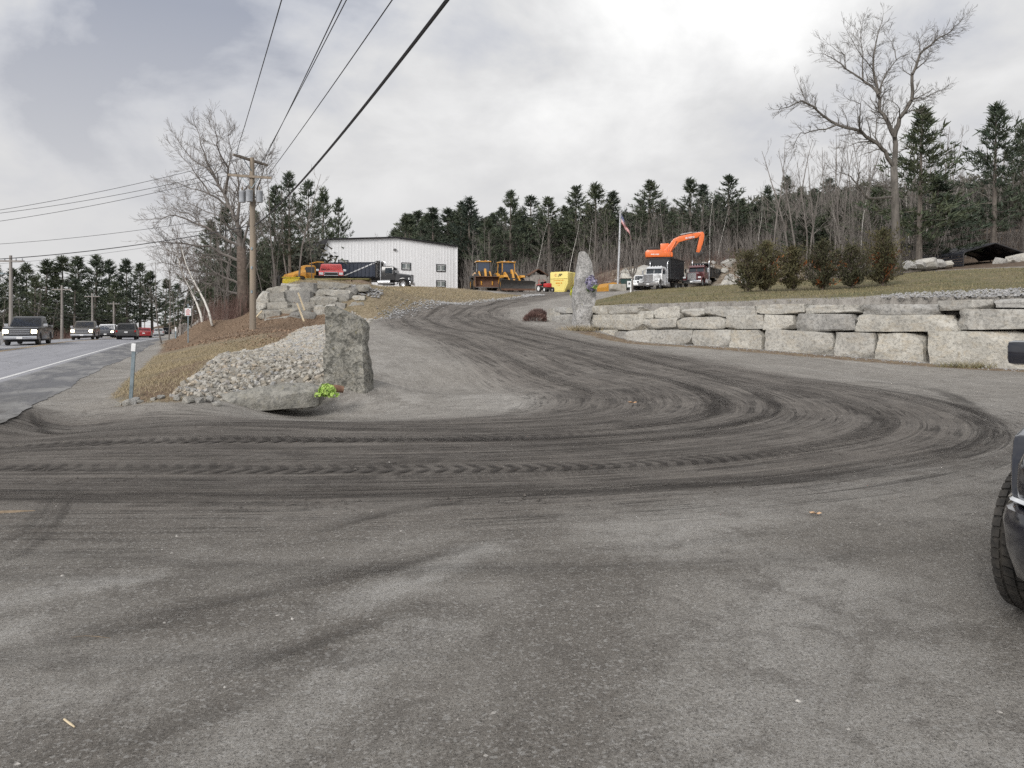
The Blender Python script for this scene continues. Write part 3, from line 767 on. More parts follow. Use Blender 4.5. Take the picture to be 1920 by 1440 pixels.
extra = [(gpix((-60, 1075), (40, 1040), (95, 985), (130, 935)), .22, .8, 2), (gpix((-60, 1040), (20, 1015), (70, 970), (95, 930)), .16, .8, 2),
         (gpix((560, 1010), (650, 985), (760, 960), (900, 940)), .22, .6, 0), (gpix((60, 760), (75, 775), (110, 790), (215, 797)), .35, .9, 0),
         (gpix((200, 1170), (480, 1120), (760, 1060), (930, 1015)), .3, .5, 0), (gpix((360, 1290), (480, 1245), (640, 1195), (800, 1140)), .22, .55, 0), (gpix((-40, 1240), (150, 1200), (420, 1150)), .25, .5, 0),
         (gpix((1830, 800), (1815, 770), (1780, 742), (1700, 722), (1600, 716)), .6, .6, 0), (gpix((100, 1420), (300, 1380), (560, 1290)), .2, .4, 0)]
for i, (pp, wd, dn, kd) in enumerate(extra):
    c2 = [(q.x, q.y) for q in catmull([Vector(t) for t in pp], 8)]
    track(c2, wd, dn, kd, .058 + .0018 * i - .048, .5)

# ---------------------------------------------------------------- loose chips and pebbles on the lot, dry blades on the grass
def pebbles(name, spots, mat_, r=random.Random(2)):
    V, Fc = [], []
    for (x, y, z, s) in spots:
        n = len(V); a = r.uniform(0, 3.14); ca, sa = math.cos(a), math.sin(a)
        sx, sy, sz = s * r.uniform(.7, 1.4), s * r.uniform(.6, 1.0), s * r.uniform(.4, .75)
        for q in ((1, 0, 0), (0, 1, 0), (-1, 0, 0), (0, -1, 0), (r.uniform(-.3, .3), r.uniform(-.3, .3), 1)):
            X, Y = q[0] * sx, q[1] * sy
            V.append((x + X * ca - Y * sa, y + X * sa + Y * ca, z + q[2] * sz - .002))
        Fc += [(n, n + 1, n + 4), (n + 1, n + 2, n + 4), (n + 2, n + 3, n + 4), (n + 3, n, n + 4)]
    mb = MB(); mb.v = V; mb.f = Fc
    return mb.build(name, mat_, fix=False)
r = random.Random(11)
sp = []
for i in range(9000):
    d = 2.5 * (22 / 2.5) ** (r.random() ** 1.0); px = r.uniform(-30, 1950)
    x = PX(px, d)
    if float(road_sw(x, d)[1]) > -2.3: continue
    s = r.choice((.002, .0025, .003, .004, .006)) * (1 if d < 8 else 1.5)
    if r.random() < .010: s = r.uniform(.009, .018)
    sp.append((x, d, 0, s))
a = np.array(sp); uu2, _ = path_uv(a[:, 0].copy(), a[:, 1].copy())
keep = (np.abs(uu2) > 2.3) | (np.array([r.random() for _ in sp]) < .18)
a = a[keep]; zz = H(a[:, 0], a[:, 1]) + .012 * vnoise(a[:, 0], a[:, 1], 1.4, 5); ok = pin(a[:, 0], a[:, 1], RIP) > .1
sp = [(p_[0], p_[1], z, p_[3]) for p_, z, o in zip(a, zz, ok) if o]
cl = []
rc = random.Random(8)
for i in range(9000):
    u_ = rc.choice((-2.55, -2.35, -1.5, -.9, .55, 1.2, 1.55, 2.2, 2.6, 0.1)) + rc.gauss(0, .10); v_ = V0 + rc.uniform(-6, 40); j = int(np.abs(plen - v_).argmin()); x = path[j, 0] - tang_[j, 1] * u_ + rc.gauss(0, .3) * tang_[j, 0]; y = path[j, 1] + tang_[j, 0] * u_ + rc.gauss(0, .3) * tang_[j, 1]
    if y < 4 or noise.noise(Vector((x * .8, y * .8, 0))) < -.05: continue
    cl.append((x, y, rc.uniform(.006, .016) * (1 if rc.random() < .93 else 1.9)))
ca_ = np.array(cl); cz_ = H(ca_[:, 0], ca_[:, 1]) + .012 * vnoise(ca_[:, 0], ca_[:, 1], 1.4, 5) + .012
tag(pebbles('soil_clods', [(a_[0], a_[1], z_, a_[2]) for a_, z_ in zip(ca_, cz_)], mat('clod', (0.060, 0.053, 0.048), (0.13, 0.118, 0.108), 30, .95)), 'crumbs of dark soil thrown up along the tyre tracks', 'soil', kind='stuff')
pm = mat('pebble', (0.48, 0.46, 0.43), (0.20, 0.19, 0.18), 40, .9, lo=.4, hi=.6)
tag(pebbles('gravel_chips', sp, pm), 'loose pale gravel chips scattered over the lot', 'gravel', kind='stuff')

def blades(name, pts, hmin, hmax, wid, mats, lean=.5, r=random.Random(4)):
    V, Fc = [], []
    for x, y, z in pts:
        n = len(V); a = r.uniform(0, 6.28); hh = r.uniform(hmin, hmax); ca, sa = math.cos(a) * wid, math.sin(a) * wid
        lx, ly_ = r.gauss(0, lean) * hh, r.gauss(0, lean) * hh
        V += [(x - ca, y - sa, z - .01), (x + ca, y + sa, z - .01), (x + lx, y + ly_, z + hh)]
        Fc.append((n, n + 1, n + 2))
    mb = MB(); mb.v = V; mb.f = Fc; return mb.build(name, mats, fix=False)
def scatter(poly, n, r, dmin=0, inset=.0):
    xs = [p_[0] for p_ in poly]; ys = [p_[1] for p_ in poly]; o = []
    X = np.array([r.uniform(min(xs), max(xs)) for _ in range(n)]); Y = np.array([r.uniform(min(ys), max(ys)) for _ in range(n)])
    k = (pin(X, Y, poly) < -inset) & (Y > dmin); X, Y = X[k], Y[k]
    return X, Y
def grassmat(name, c1, c2, c3):
    m, n, l, p = newmat(name); b = NB(m.node_tree); pos = b.pos()
    c = b.mix(b.ramp(b.noise(pos, 1.1, 5, .65), .4, .62), c1, c2); c = b.mix(b.ramp(b.noise(pos, 14, 4, .7), .42, .62, 0, .8), c, c3)
    l.new(c, p.inputs['Base Color']); p.inputs['Roughness'].default_value = .9; p.inputs['Specular IOR Level'].default_value = .15; return m
M['straw'] = grassmat('straw', (0.36, 0.29, 0.185), (0.24, 0.205, 0.12), (0.45, 0.38, 0.27))
M['turf'] = grassmat('turf', (0.25, 0.21, 0.125), (0.125, 0.135, 0.06), (0.28, 0.235, 0.145))
near_v = [(-7.9, 15.2), (-8.6, 16.2), (-12.8, 26), (-17, 36), (-11, 36), (-10.25, 33), (-9.3, 28), (-8.8, 23), (-7.8, 19), (-7.0, 16), (-6.6, 15.1)]
X, Y = scatter(near_v, 60000, r); Z = H(X, Y)
tag(blades('verge_grass', zip(X, Y, Z), .03, .10, .006, M['straw'], .7), 'short straw-coloured dead grass between road shoulder and rock slope', 'grass', kind='stuff')
X, Y = scatter(MOUND, 26000, r, 50, .3); Z = H(X, Y)
tag(blades('mound_grass', zip(X, Y, Z), .05, .16, .018, M['straw'], .7), 'brown dead grass covering the mound beside the drive', 'grass', kind='stuff')
lawn_near = W + [(4.6, 55), (9.6, 71), (13, 79.5), (27, 80), (44, 57), (44, 20), (25, 20)]
X, Y = scatter(lawn_near, 60000, r, 22, .9); Z = L(X, Y)
tag(blades('lawn_grass', zip(X, Y, Z), .04, .13, .016, M['turf'], .7), 'patchy green and straw lawn grass above the stone wall', 'grass', kind='stuff')

def litter(name, pts, s0, s1, mk, label, r=random.Random(14)):
    V, Fc = [], []
    for x, y, z in pts:
        n = len(V); a = r.uniform(0, 6.28); s = r.uniform(s0, s1); t1, t2 = r.gauss(0, .5), r.gauss(0, .5)
        for q in ((-1, 0), (0, -.6), (1, 0), (0, .6)):
            X, Y = q[0] * s * math.cos(a) - q[1] * s * math.sin(a), q[0] * s * math.sin(a) + q[1] * s * math.cos(a); V.append((x + X, y + Y, z + s * .5 + X * t1 + Y * t2))
        Fc.append((n, n + 1, n + 2, n + 3))
    mb = MB(); mb.v = V; mb.f = Fc; return tag(mb.build(name, mk, fix=False), label, 'leaves', kind='stuff')
M['leaf_litter'] = grassmat('leaf_litter', (0.19, 0.12, 0.08), (0.29, 0.2, 0.14), (0.38, 0.28, 0.2))
zone = [(-8.0, 20), (-10.3, 30), (-14, 36), (-20, 44), (-27, 58), (-26, 66), (-19, 55), (-11, 50.5), (-11.5, 46), (-11.3, 42), (-10.15, 33), (-9.2, 28), (-8.6, 23), (-7.6, 19)]
X, Y = scatter(zone, 26000, r); Z = H(X, Y)
litter('leaf_litter', list(zip(X, Y, Z)), .025, .055, M['leaf_litter'], 'brown fallen leaves strewn over the bank round the utility pole')
# ================================================================ stones
def rock_mesh(name, sx, sy, sz, seed, mat_, cuts=4, rnd=.22, amp=.10, flat=0.0, warp=None, chip=1.0):
    """an angular quarried block: a cube grid pulled towards a rounded box, then chipped with noise"""
    r = random.Random(seed); off = Vector((r.uniform(-50, 50), r.uniform(-50, 50), r.uniform(-50, 50)))
    bm = bmesh.new(); bmesh.ops.create_cube(bm, size=2.0)
    bmesh.ops.subdivide_edges(bm, edges=bm.edges[:], cuts=cuts, use_grid_fill=True)
    planes = []
    for _ in range(5):
        nrm = Vector((r.uniform(-1, 1), r.uniform(-1, 1), r.uniform(-1, 1))).normalized()
        planes.append((nrm, r.uniform(.92, 1.22) + (1 - chip) * .28))
    for v in bm.verts:
        p = v.co.copy(); q = p.normalized() * 1.18
        p = p.lerp(q, rnd)
        for nrm, dd in planes:           # fracture planes knock corners off
            k = p.dot(nrm) - dd
            if k > 0: p -= nrm * k
        p *= 1.0
        nn = Vector((noise.noise(p * 1.3 + off), noise.noise(p * 1.3 + off + Vector((9, 0, 0))), noise.noise(p * 1.3 + off + Vector((0, 9, 0)))))
        n2 = Vector((noise.noise(p * 3.7 + off), noise.noise(p * 3.7 + off + Vector((5, 0, 0))), noise.noise(p * 3.7 + off + Vector((0, 5, 0)))))
        p += nn * amp + n2 * amp * .45
        if flat and p.z < -1 + flat: p.z = -1 + flat
        if warp: p = warp(p)
        v.co = Vector((p.x * sx / 2, p.y * sy / 2, p.z * sz / 2))
    me = bpy.data.meshes.new(name); bm.to_mesh(me); bm.free()
    me.materials.append(mat_)
    me.polygons.foreach_set('use_smooth', [True] * len(me.polygons))
    bm = bmesh.new(); bm.from_mesh(me)
    for e in bm.edges: e.smooth = not (len(e.link_faces) == 2 and e.calc_face_angle(0) > R(26))
    bm.to_mesh(me); bm.free()
    return me

# ---------------------------------------------------------------- retaining wall of split granite blocks
wall = empty('retaining_wall', (9, 34, .5), 0, 'long retaining wall of big split granite blocks stacked below the lawn', 'stone wall')
def wall_hit(px):
    """where a photo column meets the face of the wall"""
    k = (px - 960) / F
    for i in range(len(W) - 1):
        (x0, y0), (x1, y1) = W[i], W[i + 1]
        # x0+t(x1-x0) = k (y0+t(y1-y0))
        t = (k * y0 - x0) / ((x1 - x0) - k * (y1 - y0))
        if -1e-6 <= t <= 1 + 1e-6 or (i == 0 and t < 0) or (i == len(W) - 2 and t > 0):
            dx, dy = x1 - x0, y1 - y0; q = math.hypot(dx, dy)
            return Vector((x0 + t * dx, y0 + t * dy)), math.atan2(-dy, -dx)
blocks_top = [(1019, 1045, 578, 607), (1036, 1058, 576, 588), (1058, 1076, 577, 587), (1094, 1136, 573, 590), (1136, 1194, 574, 591), (1191, 1223, 583, 597), (1223, 1273, 575, 597), (1273, 1317, 578, 594), (1317, 1414, 574, 594),
              (1414, 1506, 570, 589), (1506, 1608, 571, 588), (1608, 1756, 570, 590), (1754, 1860, 562, 582), (1860, 1990, 559, 577), (1990, 2130, 552, 572)]
blocks_mid = [(1032, 1076, 588, 614), (1088, 1106, 590, 618), (1103, 1201, 589, 619), (1200, 1267, 597, 618), (1266, 1357, 594, 617), (1358, 1430, 589, 617), (1430, 1487, 590, 618), (1486, 1600, 588, 621), (1598, 1787, 588, 622), (1788, 1960, 579, 618), (1960, 2120, 573, 616)]
blocks_bot = [(1112, 1153, 618, 634), (1149, 1178, 621, 638), (1176, 1223, 619, 641), (1220, 1297, 618, 650), (1297, 1368, 618, 656), (1366, 1429, 618, 659), (1430, 1561, 620, 667), (1562, 1640, 623, 674), (1638, 1731, 624, 678), (1734, 1922, 620, 692), (1922, 2120, 616, 704)]
bi = 0
for row, lst in enumerate((blocks_top, blocks_mid, blocks_bot)):
    for (x0, x1, y0, y1) in lst:
        bi += 1; rb = random.Random(bi * 13)
        a, _ = wall_hit(x0); c, _ = wall_hit(x1); m_, ang = wall_hit((x0 + x1) / 2)
        d = m_.y; ztop = EYE + (HOR - y0) / F * d; zbot = EYE + (HOR - y1) / F * d
        if row == 2: zbot -= .12
        wdt = (c - a).length * .985; hgt = (ztop - zbot) * .985; dep = rb.uniform(.75, 1.0)
        inward = Vector((math.sin(ang) * -1, math.cos(ang))) ; 
        if inward.y < 0: inward = -inward
        back = [.12, .05, 0.0][row] + rb.uniform(-.04, .05)
        ctr = m_ + inward * (dep / 2 + back)
        def warp(p, k1=rb.uniform(-.10, .10), k2=rb.uniform(-.16, .16), k3=rb.uniform(-.05, .05)):
            return Vector((p.x * (1 + k1 * p.z * .6) + k2 * p.z * .35 * (hgt / wdt), p.y, p.z * (1 + k1 * p.x) + k3 * p.x))
        nc = 6 if wdt > 1.6 else 4
        me = rock_mesh('stone_block', wdt * .995, dep, hgt * 1.0, bi, M['granite'] if rb.random() < .75 else M['granite_pale'], nc + 2, rb.uniform(.02, .06), rb.uniform(.05, .08), 0, warp, .55)
        link('stone_block', me, wall, Vector((ctr.x, ctr.y, (ztop + zbot) / 2)) - wall.location, (0, rb.uniform(-.012, .012), ang + rb.uniform(-.03, .03)))
# crushed stone filling the top of the wall
r = random.Random(21); sp = []
for i in range(1500):
    px = 1620 + 370 * r.random() ** .7; m_, ang = wall_hit(px); inn = Vector((-math.sin(ang), math.cos(ang)))
    if inn.y < 0: inn = -inn
    wid_ = .7 + 1.2 * (px - 1095) / 900; k_ = .75 + wid_ * r.random(); q = m_ + inn * k_; z = float(L(q.x, q.y)[0]) + r.uniform(.0, .05)
    sp.append((q.x, q.y, z, r.uniform(.03, .075)))
gm = mat('crushed_stone', (0.42, 0.415, 0.41), (0.20, 0.20, 0.205), 9, .9)
fill = pebbles('crushed_stone', sp, gm); fill.parent = wall; fill.location = -wall.location; tag(fill, kind='stuff')
# shallow scatter at the foot of the wall
sp = []
for i in range(900):
    px = r.uniform(1040, 1925); m_, ang = wall_hit(px); inn = Vector((-math.sin(ang), math.cos(ang)))
    if inn.y < 0: inn = -inn
    q = m_ - inn * abs(r.gauss(0, .55)); sp.append((q.x, q.y, h(q.x, q.y) + .01, r.uniform(.012, .04)))
tag(pebbles('wall_foot_gravel', sp, gm), 'pale stone crumbs along the foot of the granite wall', 'gravel', kind='stuff')

# ---------------------------------------------------------------- standing stones
def standing_stone(name, outline, d, thick, yaw, mat_, seed, amp, label):
    """outline rows: (py, px_left, px_right); a broad slab with broken edges"""
    r = random.Random(seed); off = Vector((r.uniform(-9, 9), 3, r.uniform(-9, 9)))
    secs = []; zb = P(0, outline[-1][0], d).z; xc = PX((outline[-1][1] + outline[-1][2]) / 2, d)
    rows = []
    for i in range(len(outline) - 1):
        (ya, la, ra), (yb, lb, rb_) = outline[i], outline[i + 1]
        n = max(1, int((yb - ya) / 5))
        for k in range(n):
            t = k / n; rows.append((ya + (yb - ya) * t, la + (lb - la) * t, ra + (rb_ - ra) * t))
    rows.append(outline[-1]); rows.append((outline[-1][0] + 14, outline[-1][1] - 1, outline[-1][2] + 1))
    cy, sy = math.cos(yaw), math.sin(yaw)
    for (py, pl, pr) in reversed(rows):
        z = P(0, py, d).z; w = (pr - pl) / F * d; c = PX((pl + pr) / 2, d) - xc
        hw = w / 2; ht = thick / 2 * (.55 + .45 * min(1, (z + .2 - P(0, outline[0][0], d).z) / -1.2 + .0)) if True else 0
        ht = max(.12, ht); sec = []
        ring = []
        for side in range(4):
            for k in range(7):
                t = k / 7 * 2 - 1
                x, y = [(t, -1), (1, t), (-t, 1), (-1, -t)][side]
                ring.append((x, y))
        for x, y in ring:
            rr_ = max(abs(x), abs(y)); q = math.hypot(x, y)
            k = .82 + .18 * (rr_ / q if q else 1)
            X, Y = x * hw * k / .95, y * ht * k
            p = Vector((X, Y, z))
            nn = noise.noise(p * 1.7 + off) * amp + noise.noise(p * 5 + off) * amp * .5
            X += nn * (x if abs(x) > .9 else .25); Y += nn * 1.2 * (1 if y > 0 else -1) * (1 if abs(y) > .9 else .2) 
            sec.append(Vector((c + X * 1.0, Y, z - zb)))
        secs.append(sec)
    mb = MB().loft(secs)
    o = mb.build(name, mat_, None, (xc, d, zb - .02), (0, 0, yaw))
    sm_angle(o, 30)
    return tag(o, label, 'standing stone')
st_l = standing_stone('standing_stone', [(572, 612, 624), (577, 611, 636), (583, 610, 650), (590, 609.5, 666), (598, 609.5, 682), (612, 609.5, 689), (632, 610, 690), (645, 610, 688), (652, 610, 690), (675, 611, 691), (700, 612, 693), (728, 613, 695)], 18.2, .42, R(-16), M['lichen_stone'], 3, .045,
                      'dark lichen-covered granite slab standing upright beside the drive')
st_r = standing_stone('standing_stone', [(471.5, 1087, 1093), (476, 1085, 1098), (484, 1084, 1102), (494, 1082.5, 1107), (504, 1081, 1112), (515, 1080, 1112.5), (530, 1078.5, 1112), (545, 1077.5, 1112.5), (560, 1075, 1113), (572, 1074, 1112), (580, 1077, 1111), (600, 1076, 1105), (616, 1076, 1103)], 40.6, .85, R(14), M['granite_spotted'], 8, .09,
                      'tall pale tapering granite monolith at the end of the stone wall')
# low slab in front of the rock slope
def slab_warp(p): return Vector((p.x, p.y, p.z * (0.62 + .38 * (p.x * .5 + .5)) - .25 * (1 - p.x) * .5 + (.10 * max(0, -p.x - .2) if p.z < 0 else 0)))
c = P(505, 735, 16.6)
sb = link('rock_slab', rock_mesh('rock_slab', 2.3, .95, .62, 77, M['slab'], 8, .20, .085, 0, slab_warp), None, (c.x - .02, 16.5, .0), (R(-2), R(-4), R(10)))
tag(sb, 'long low grey granite slab lying at the foot of the rock slope', 'boulder')

# ---------------------------------------------------------------- rip-rap slope
rip = empty('riprap_slope', (-7, 22, .3), 0, 'slope of pale broken rip-rap stones between dead grass and drive', 'rock slope')
small_v = [rock_mesh('stone', r.uniform(.8, 1.2), r.uniform(.6, 1.0), r.uniform(.45, .75), 350 + i, M['riprap'], 1, .30, .22) for i in range(10)]
variants = [rock_mesh('stone', r.uniform(.8, 1.2), r.uniform(.6, 1.0), r.uniform(.45, .75), 300 + i, M['riprap'], 2, .35, .18) for i in range(10)]
X, Y = scatter(RIP, 26000, r, 0, .05)
ordr = np.argsort(Y); X, Y = X[ordr], Y[ordr]; Z = H(X, Y)
big = 0; V, Fc = [], []
for i, (x, y, z) in enumerate(zip(X, Y, Z)):
    s = r.uniform(.05, .135) * (1.0 if y < 28 else 1.35)
    if r.random() < .07: s *= 1.45
    px = 960 + x / y * F
    vis = not (606 < px < 700 and y > 18.6)
    if y < 17.0 and 425 < px < 600: continue
    sm = i % 10
    if vis and big < 300 and s > .105 and r.random() < .45:
        big += 1
        o = link('stone', variants[i % 10], rip, Vector((x, y, z + s * .18)) - rip.location, (r.uniform(-.6, .6), r.uniform(-.6, .6), r.uniform(0, 6.28)), (s, s, s))
    else:
        me = small_v[i % 10]; n = len(V)
        from mathutils import Euler
        mm = Matrix.Translation((x, y, z + s * .12)) @ Euler((r.uniform(-.7, .7), r.uniform(-.7, .7), r.uniform(0, 6.28))).to_matrix().to_4x4() @ Matrix.Diagonal((s, s, s, 1))
        V += [tuple(mm @ v.co) for v in me.vertices]; Fc += [tuple(n + q for q in p_.vertices) for p_ in me.polygons]
mb = MB(); mb.v, mb.f = V, Fc
m2, nn_, ll_, pp_ = newmat('riprap_mass'); b_ = NB(m2.node_tree); ps = b_.pos()
cc = b_.mix(b_.ramp(b_.noise(ps, 2.6, 4, .6), .38, .62), (0.32, 0.305, 0.27), (0.45, 0.43, 0.39))
vc = b_.n.new('ShaderNodeSeparateColor'); ll_.new(b_.voro(ps, 4.5, 'F1', 'Color'), vc.inputs[0])
cc = b_.mix(b_.ramp(vc.outputs[0], .6, .9, 0, .6), cc, (0.36, 0.28, 0.19)); cc = b_.mix(b_.ramp(vc.outputs[1], .6, .9, 0, .6), cc, (0.27, 0.28, 0.30))
cc = b_.mix(b_.ramp(b_.noise(ps, 45, 4, .7), .5, .75, 0, .5), cc, (0.22, 0.21, 0.2))
ll_.new(cc, pp_.inputs['Base Color']); pp_.inputs['Roughness'].default_value = .93
o = mb.build('small_stones', m2, rip, -rip.location, fix=False); tag(o, kind='stuff')

# small white stones round the marker post and the drive edges
def loose(name, spots, label, group, mat_, seed=1, sub=2, cat='stone'):
    rq = random.Random(seed); vs_ = [rock_mesh(name, 1, rq.uniform(.6, .95), rq.uniform(.45, .75), seed * 31 + i, mat_, sub, .3, .16) for i in range(6)]
    for i, (x, y, s) in enumerate(spots):
        o = link(name, vs_[i % 6], None, (x, y, h(x, y) + s * .2), (rq.uniform(-.3, .3), rq.uniform(-.3, .3), rq.uniform(0, 6.28)), (s, s, s))
        tag(o, label, cat, group)
spots = [(PX(px, d), d, s) for px, d, s in ((222, 15.2, .12), (240, 15.15, .17), (251, 15.2, .20), (262, 15.2, .12), (287, 15.3, .10), (302, 15.4, .13), (332, 15.3, .14), (353, 15.2, .2), (373, 15.3, .15), (393, 15.5, .22), (406, 15.3, .15))]
loose('white_stone', spots, 'small whitish stone in the row edging the dead grass', 'white stones edging the dead grass by the marker post', M['granite_pale'], 5)
# stones along the left edge of the drive
sp = []
edge_l = [(-8.5, 45.3), (-7.6, 50.5), (-5.8, 56), (-3.8, 60.2), (-1.1, 67.8), (1.8, 74.6)]
for i in range(1500):
    t = r.random() ** 1.2 * (len(edge_l) - 1); k = int(t); f = t - k
    x = edge_l[k][0] * (1 - f) + edge_l[k + 1][0] * f - r.gauss(.25, .45); y = edge_l[k][1] * (1 - f) + edge_l[k + 1][1] * f + r.gauss(0, .3)
    sp.append((x, y, h(x, y) + .02, r.uniform(.025, .10) * (1.5 if r.random() < .12 else 1)))
tag(pebbles('drive_edge_stones', sp, gm), 'band of whitish stones between mound and drive', 'gravel', kind='stuff')
sp = []
for i in range(160):
    x, y = PX(r.uniform(985, 1012), 76) + r.uniform(-.4, .4), 75.5 + r.gauss(0, .8); sp.append((x, y, h(x, y) + .05, r.uniform(.08, .22)))
tag(pebbles('plough_stones', sp, gm), 'heap of white crushed stone beside the black plough blade', 'gravel', kind='stuff')

# ---------------------------------------------------------------- boulder wall on the left
bw = empty('boulder_wall', (-13.5, 51, 1.8), 0, 'steep stack of big grey boulders below the yard, behind the utility pole', 'boulder wall')
bl = [(1040, 1225, 238, 285), (1215, 1362, 238, 362), (1356, 1612, 238, 302), (905, 1105, 268, 335), (1095, 1222, 270, 325), (930, 1095, 318, 402), (1085, 1305, 308, 425), (1335, 1412, 288, 352), (1405, 1625, 288, 366), (1298, 1535, 350, 424),
      (880, 1135, 398, 475), (1125, 1335, 408, 505), (832, 912, 400, 475), (880, 1045, 465, 535), (1035, 1195, 446, 525), (1185, 1335, 478, 565), (1325, 1412, 428, 525), (900, 1125, 515, 572), (1115, 1245, 486, 568), (1545, 1650, 325, 402), (1640, 1755, 345, 402), (1595, 1705, 395, 452), (1690, 1765, 400, 465), (1490, 1600, 340, 405),
      (1400, 1500, 420, 520), (1480, 1600, 400, 480), (820, 900, 470, 540), (985, 1090, 370, 410), (850, 960, 310, 410), (1600, 1700, 270, 330), (1680, 1780, 245, 300)]
for i, (X0, X1, Y0, Y1) in enumerate(bl):
    rb = random.Random(900 + i)
    x0, x1, y0, y1 = 300 + X0 / 4.571, 300 + X1 / 4.571, 480 + Y0 / 4.571, 480 + Y1 / 4.571
    d = 50.2 + (597 - (y0 + y1) / 2) / 62 * 2.6
    c = P((x0 + x1) / 2, (y0 + y1) / 2, d); w = (x1 - x0) / F * d; hh = (y1 - y0) / F * d
    dep = rb.uniform(1.0, 1.5)
    me = rock_mesh('boulder', w * 1.06, dep, hh * 1.08, 900 + i, M['boulder'] if i % 4 else M['granite'], 5, rb.uniform(.06, .18), rb.uniform(.09, .14))
    link('boulder', me, bw, Vector((c.x, d + dep / 2 - .3, c.z)) - bw.location, (rb.uniform(-.12, .12), rb.uniform(-.12, .12), rb.uniform(-.35, .35)))
# dark soil packed behind the stones
mb = MB(); poly = [(-18.3, 1.0), (-10.6, 1.0), (-10.4, 2.9), (-11.2, 3.6), (-16.5, 3.45), (-17.8, 2.4)]
mb.prism(poly, 51.9, 54.5)
mb.build('soil_core', mat('soil', (0.09, 0.075, 0.055), (0.16, 0.13, 0.10), 3, .95, bump=.5), bw, -bw.location)
sp = []
for i in range(420):
    x = r.uniform(-12.6, -9.2); y = 52.2 + r.random() * 2.2; sp.append((x, y, max(h(x, y), 3.2 + (-9.6 - x) * .25) + r.uniform(0, .12), r.uniform(.05, .16)))
o = pebbles('rubble', sp, gm); o.parent = bw; o.location = -bw.location; tag(o, kind='stuff')
lath = mat('lath_wood', (0.62, 0.52, 0.36), (0.48, 0.39, 0.26), 8, .8)
for (a, b2, da, db, lab) in (((559, 549), (571, 582), 49.6, 49.0, 'pale wooden lath leaning high on the boulder wall'), ((557, 569), (570, 603), 49.2, 48.4, 'pale wooden lath leaning against the foot of the boulder wall'), ((480, 595), (491, 583), 48.6, 49.2, 'short pale stake leaning beside the boulder wall near the pole')):
    p0, p1 = P(*b2, db), P(*a, da)
    tag(MB().bar(p0, p1, .09, .05).build('wooden_stake', lath), lab, 'stake')
# the turf-topped concrete blocks above the boulders
tb = empty('turf_barrier', (-13, 57, 3.9), 0, 'low turf-topped brown block barrier in front of the red pickup', 'barrier')
brn = mat('weathered_block', (0.17, 0.125, 0.095), (0.27, 0.215, 0.165), 2.5, .95, bump=.6)
mossy = mat('mossy_turf', (0.20, 0.17, 0.08), (0.13, 0.13, 0.05), 3, .95, bump=.8)
xs = [569, 585, 604, 627, 660, 695]
for a, c in zip(xs[:-1], xs[1:]):
    x0, x1 = PX(a, 57), PX(c, 57)
    link('block', rock_mesh('block', (x1 - x0) * .99, 1.0, 1.0, a, brn, 3, .10, .04), tb, Vector(((x0 + x1) / 2, 57.4, 4.34)) - tb.location)
V = rock_mesh('turf', PX(693, 57) - PX(570, 57), 1.05, .2, 5, mossy, 6, .25, .12); link('turf', V, tb, Vector((PX(632, 57), 57.4, 4.84)) - tb.location)
# boulders on the bank behind the trucks
bs = []
def bank_h(x, y): return h(x, y)
groups = [((1168, 1212), (94, 100), 26, (.6, 2.2)), ((1350, 1410), (88, 97), 34, (.35, 1.2)), ((1270, 1420), (98, 104), 24, (.4, 1.5)), ((1120, 1170), (96, 101), 14, (.3, 1.0))]
rv = [rock_mesh('boulder', 1, r.uniform(.7, 1), r.uniform(.6, .9), 1500 + i, M['granite_pale'], 4, .2, .13) for i in range(7)]
for gi, ((p0, p1), (d0, d1), n, (s0, s1)) in enumerate(groups):
    for i in range(n):
        d = r.uniform(d0, d1); x = PX(r.uniform(p0, p1), d); s = r.uniform(s0, s1) * (.8 if i % 3 else 1.0)
        o = link('boulder', rv[r.randrange(7)], None, (x, d, h(x, d) + s * .22), (r.uniform(-.5, .5), r.uniform(-.5, .5), r.uniform(0, 6.28)), (s, s, s))
        tag(o, ['pale blasted boulder in the rock pile left of the white truck', 'pale rubble boulder on the bank right of the maroon truck', 'boulder on the hilltop under the excavator boom', 'small pale rock on the bank behind the flagpole'][gi], 'boulder', ['boulders left of the white truck', 'rubble right of the maroon truck', 'boulders on the hilltop', 'rocks behind the flagpole'][gi])
# rocks beside the carport
for i, (px, py, d, s) in enumerate(((1700, 500, 66, 1.2), (1716, 499, 66, 1.4), (1735, 498, 66, 1.6), (1752, 499, 67, 1.5), (1768, 499, 67, 1.3), (1690, 503, 65, .8), (1880, 494, 68, 1.3), (1895, 492, 68, 1.5), (1912, 489, 69, 1.8))):
    c = P(px, py, d)
    o = link('boulder', rv[i % 7], None, (c.x, d, c.z + s * .05), (r.uniform(-.3, .3), r.uniform(-.2, .2), r.uniform(0, 6)), (s * 1.2, s * .8, s * .62))
    tag(o, 'flat pale rock in the line left of the black carport' if i < 6 else 'pale rock in the pile right behind the black carport', 'boulder', 'rocks left of the carport' if i < 6 else 'rocks behind the carport')
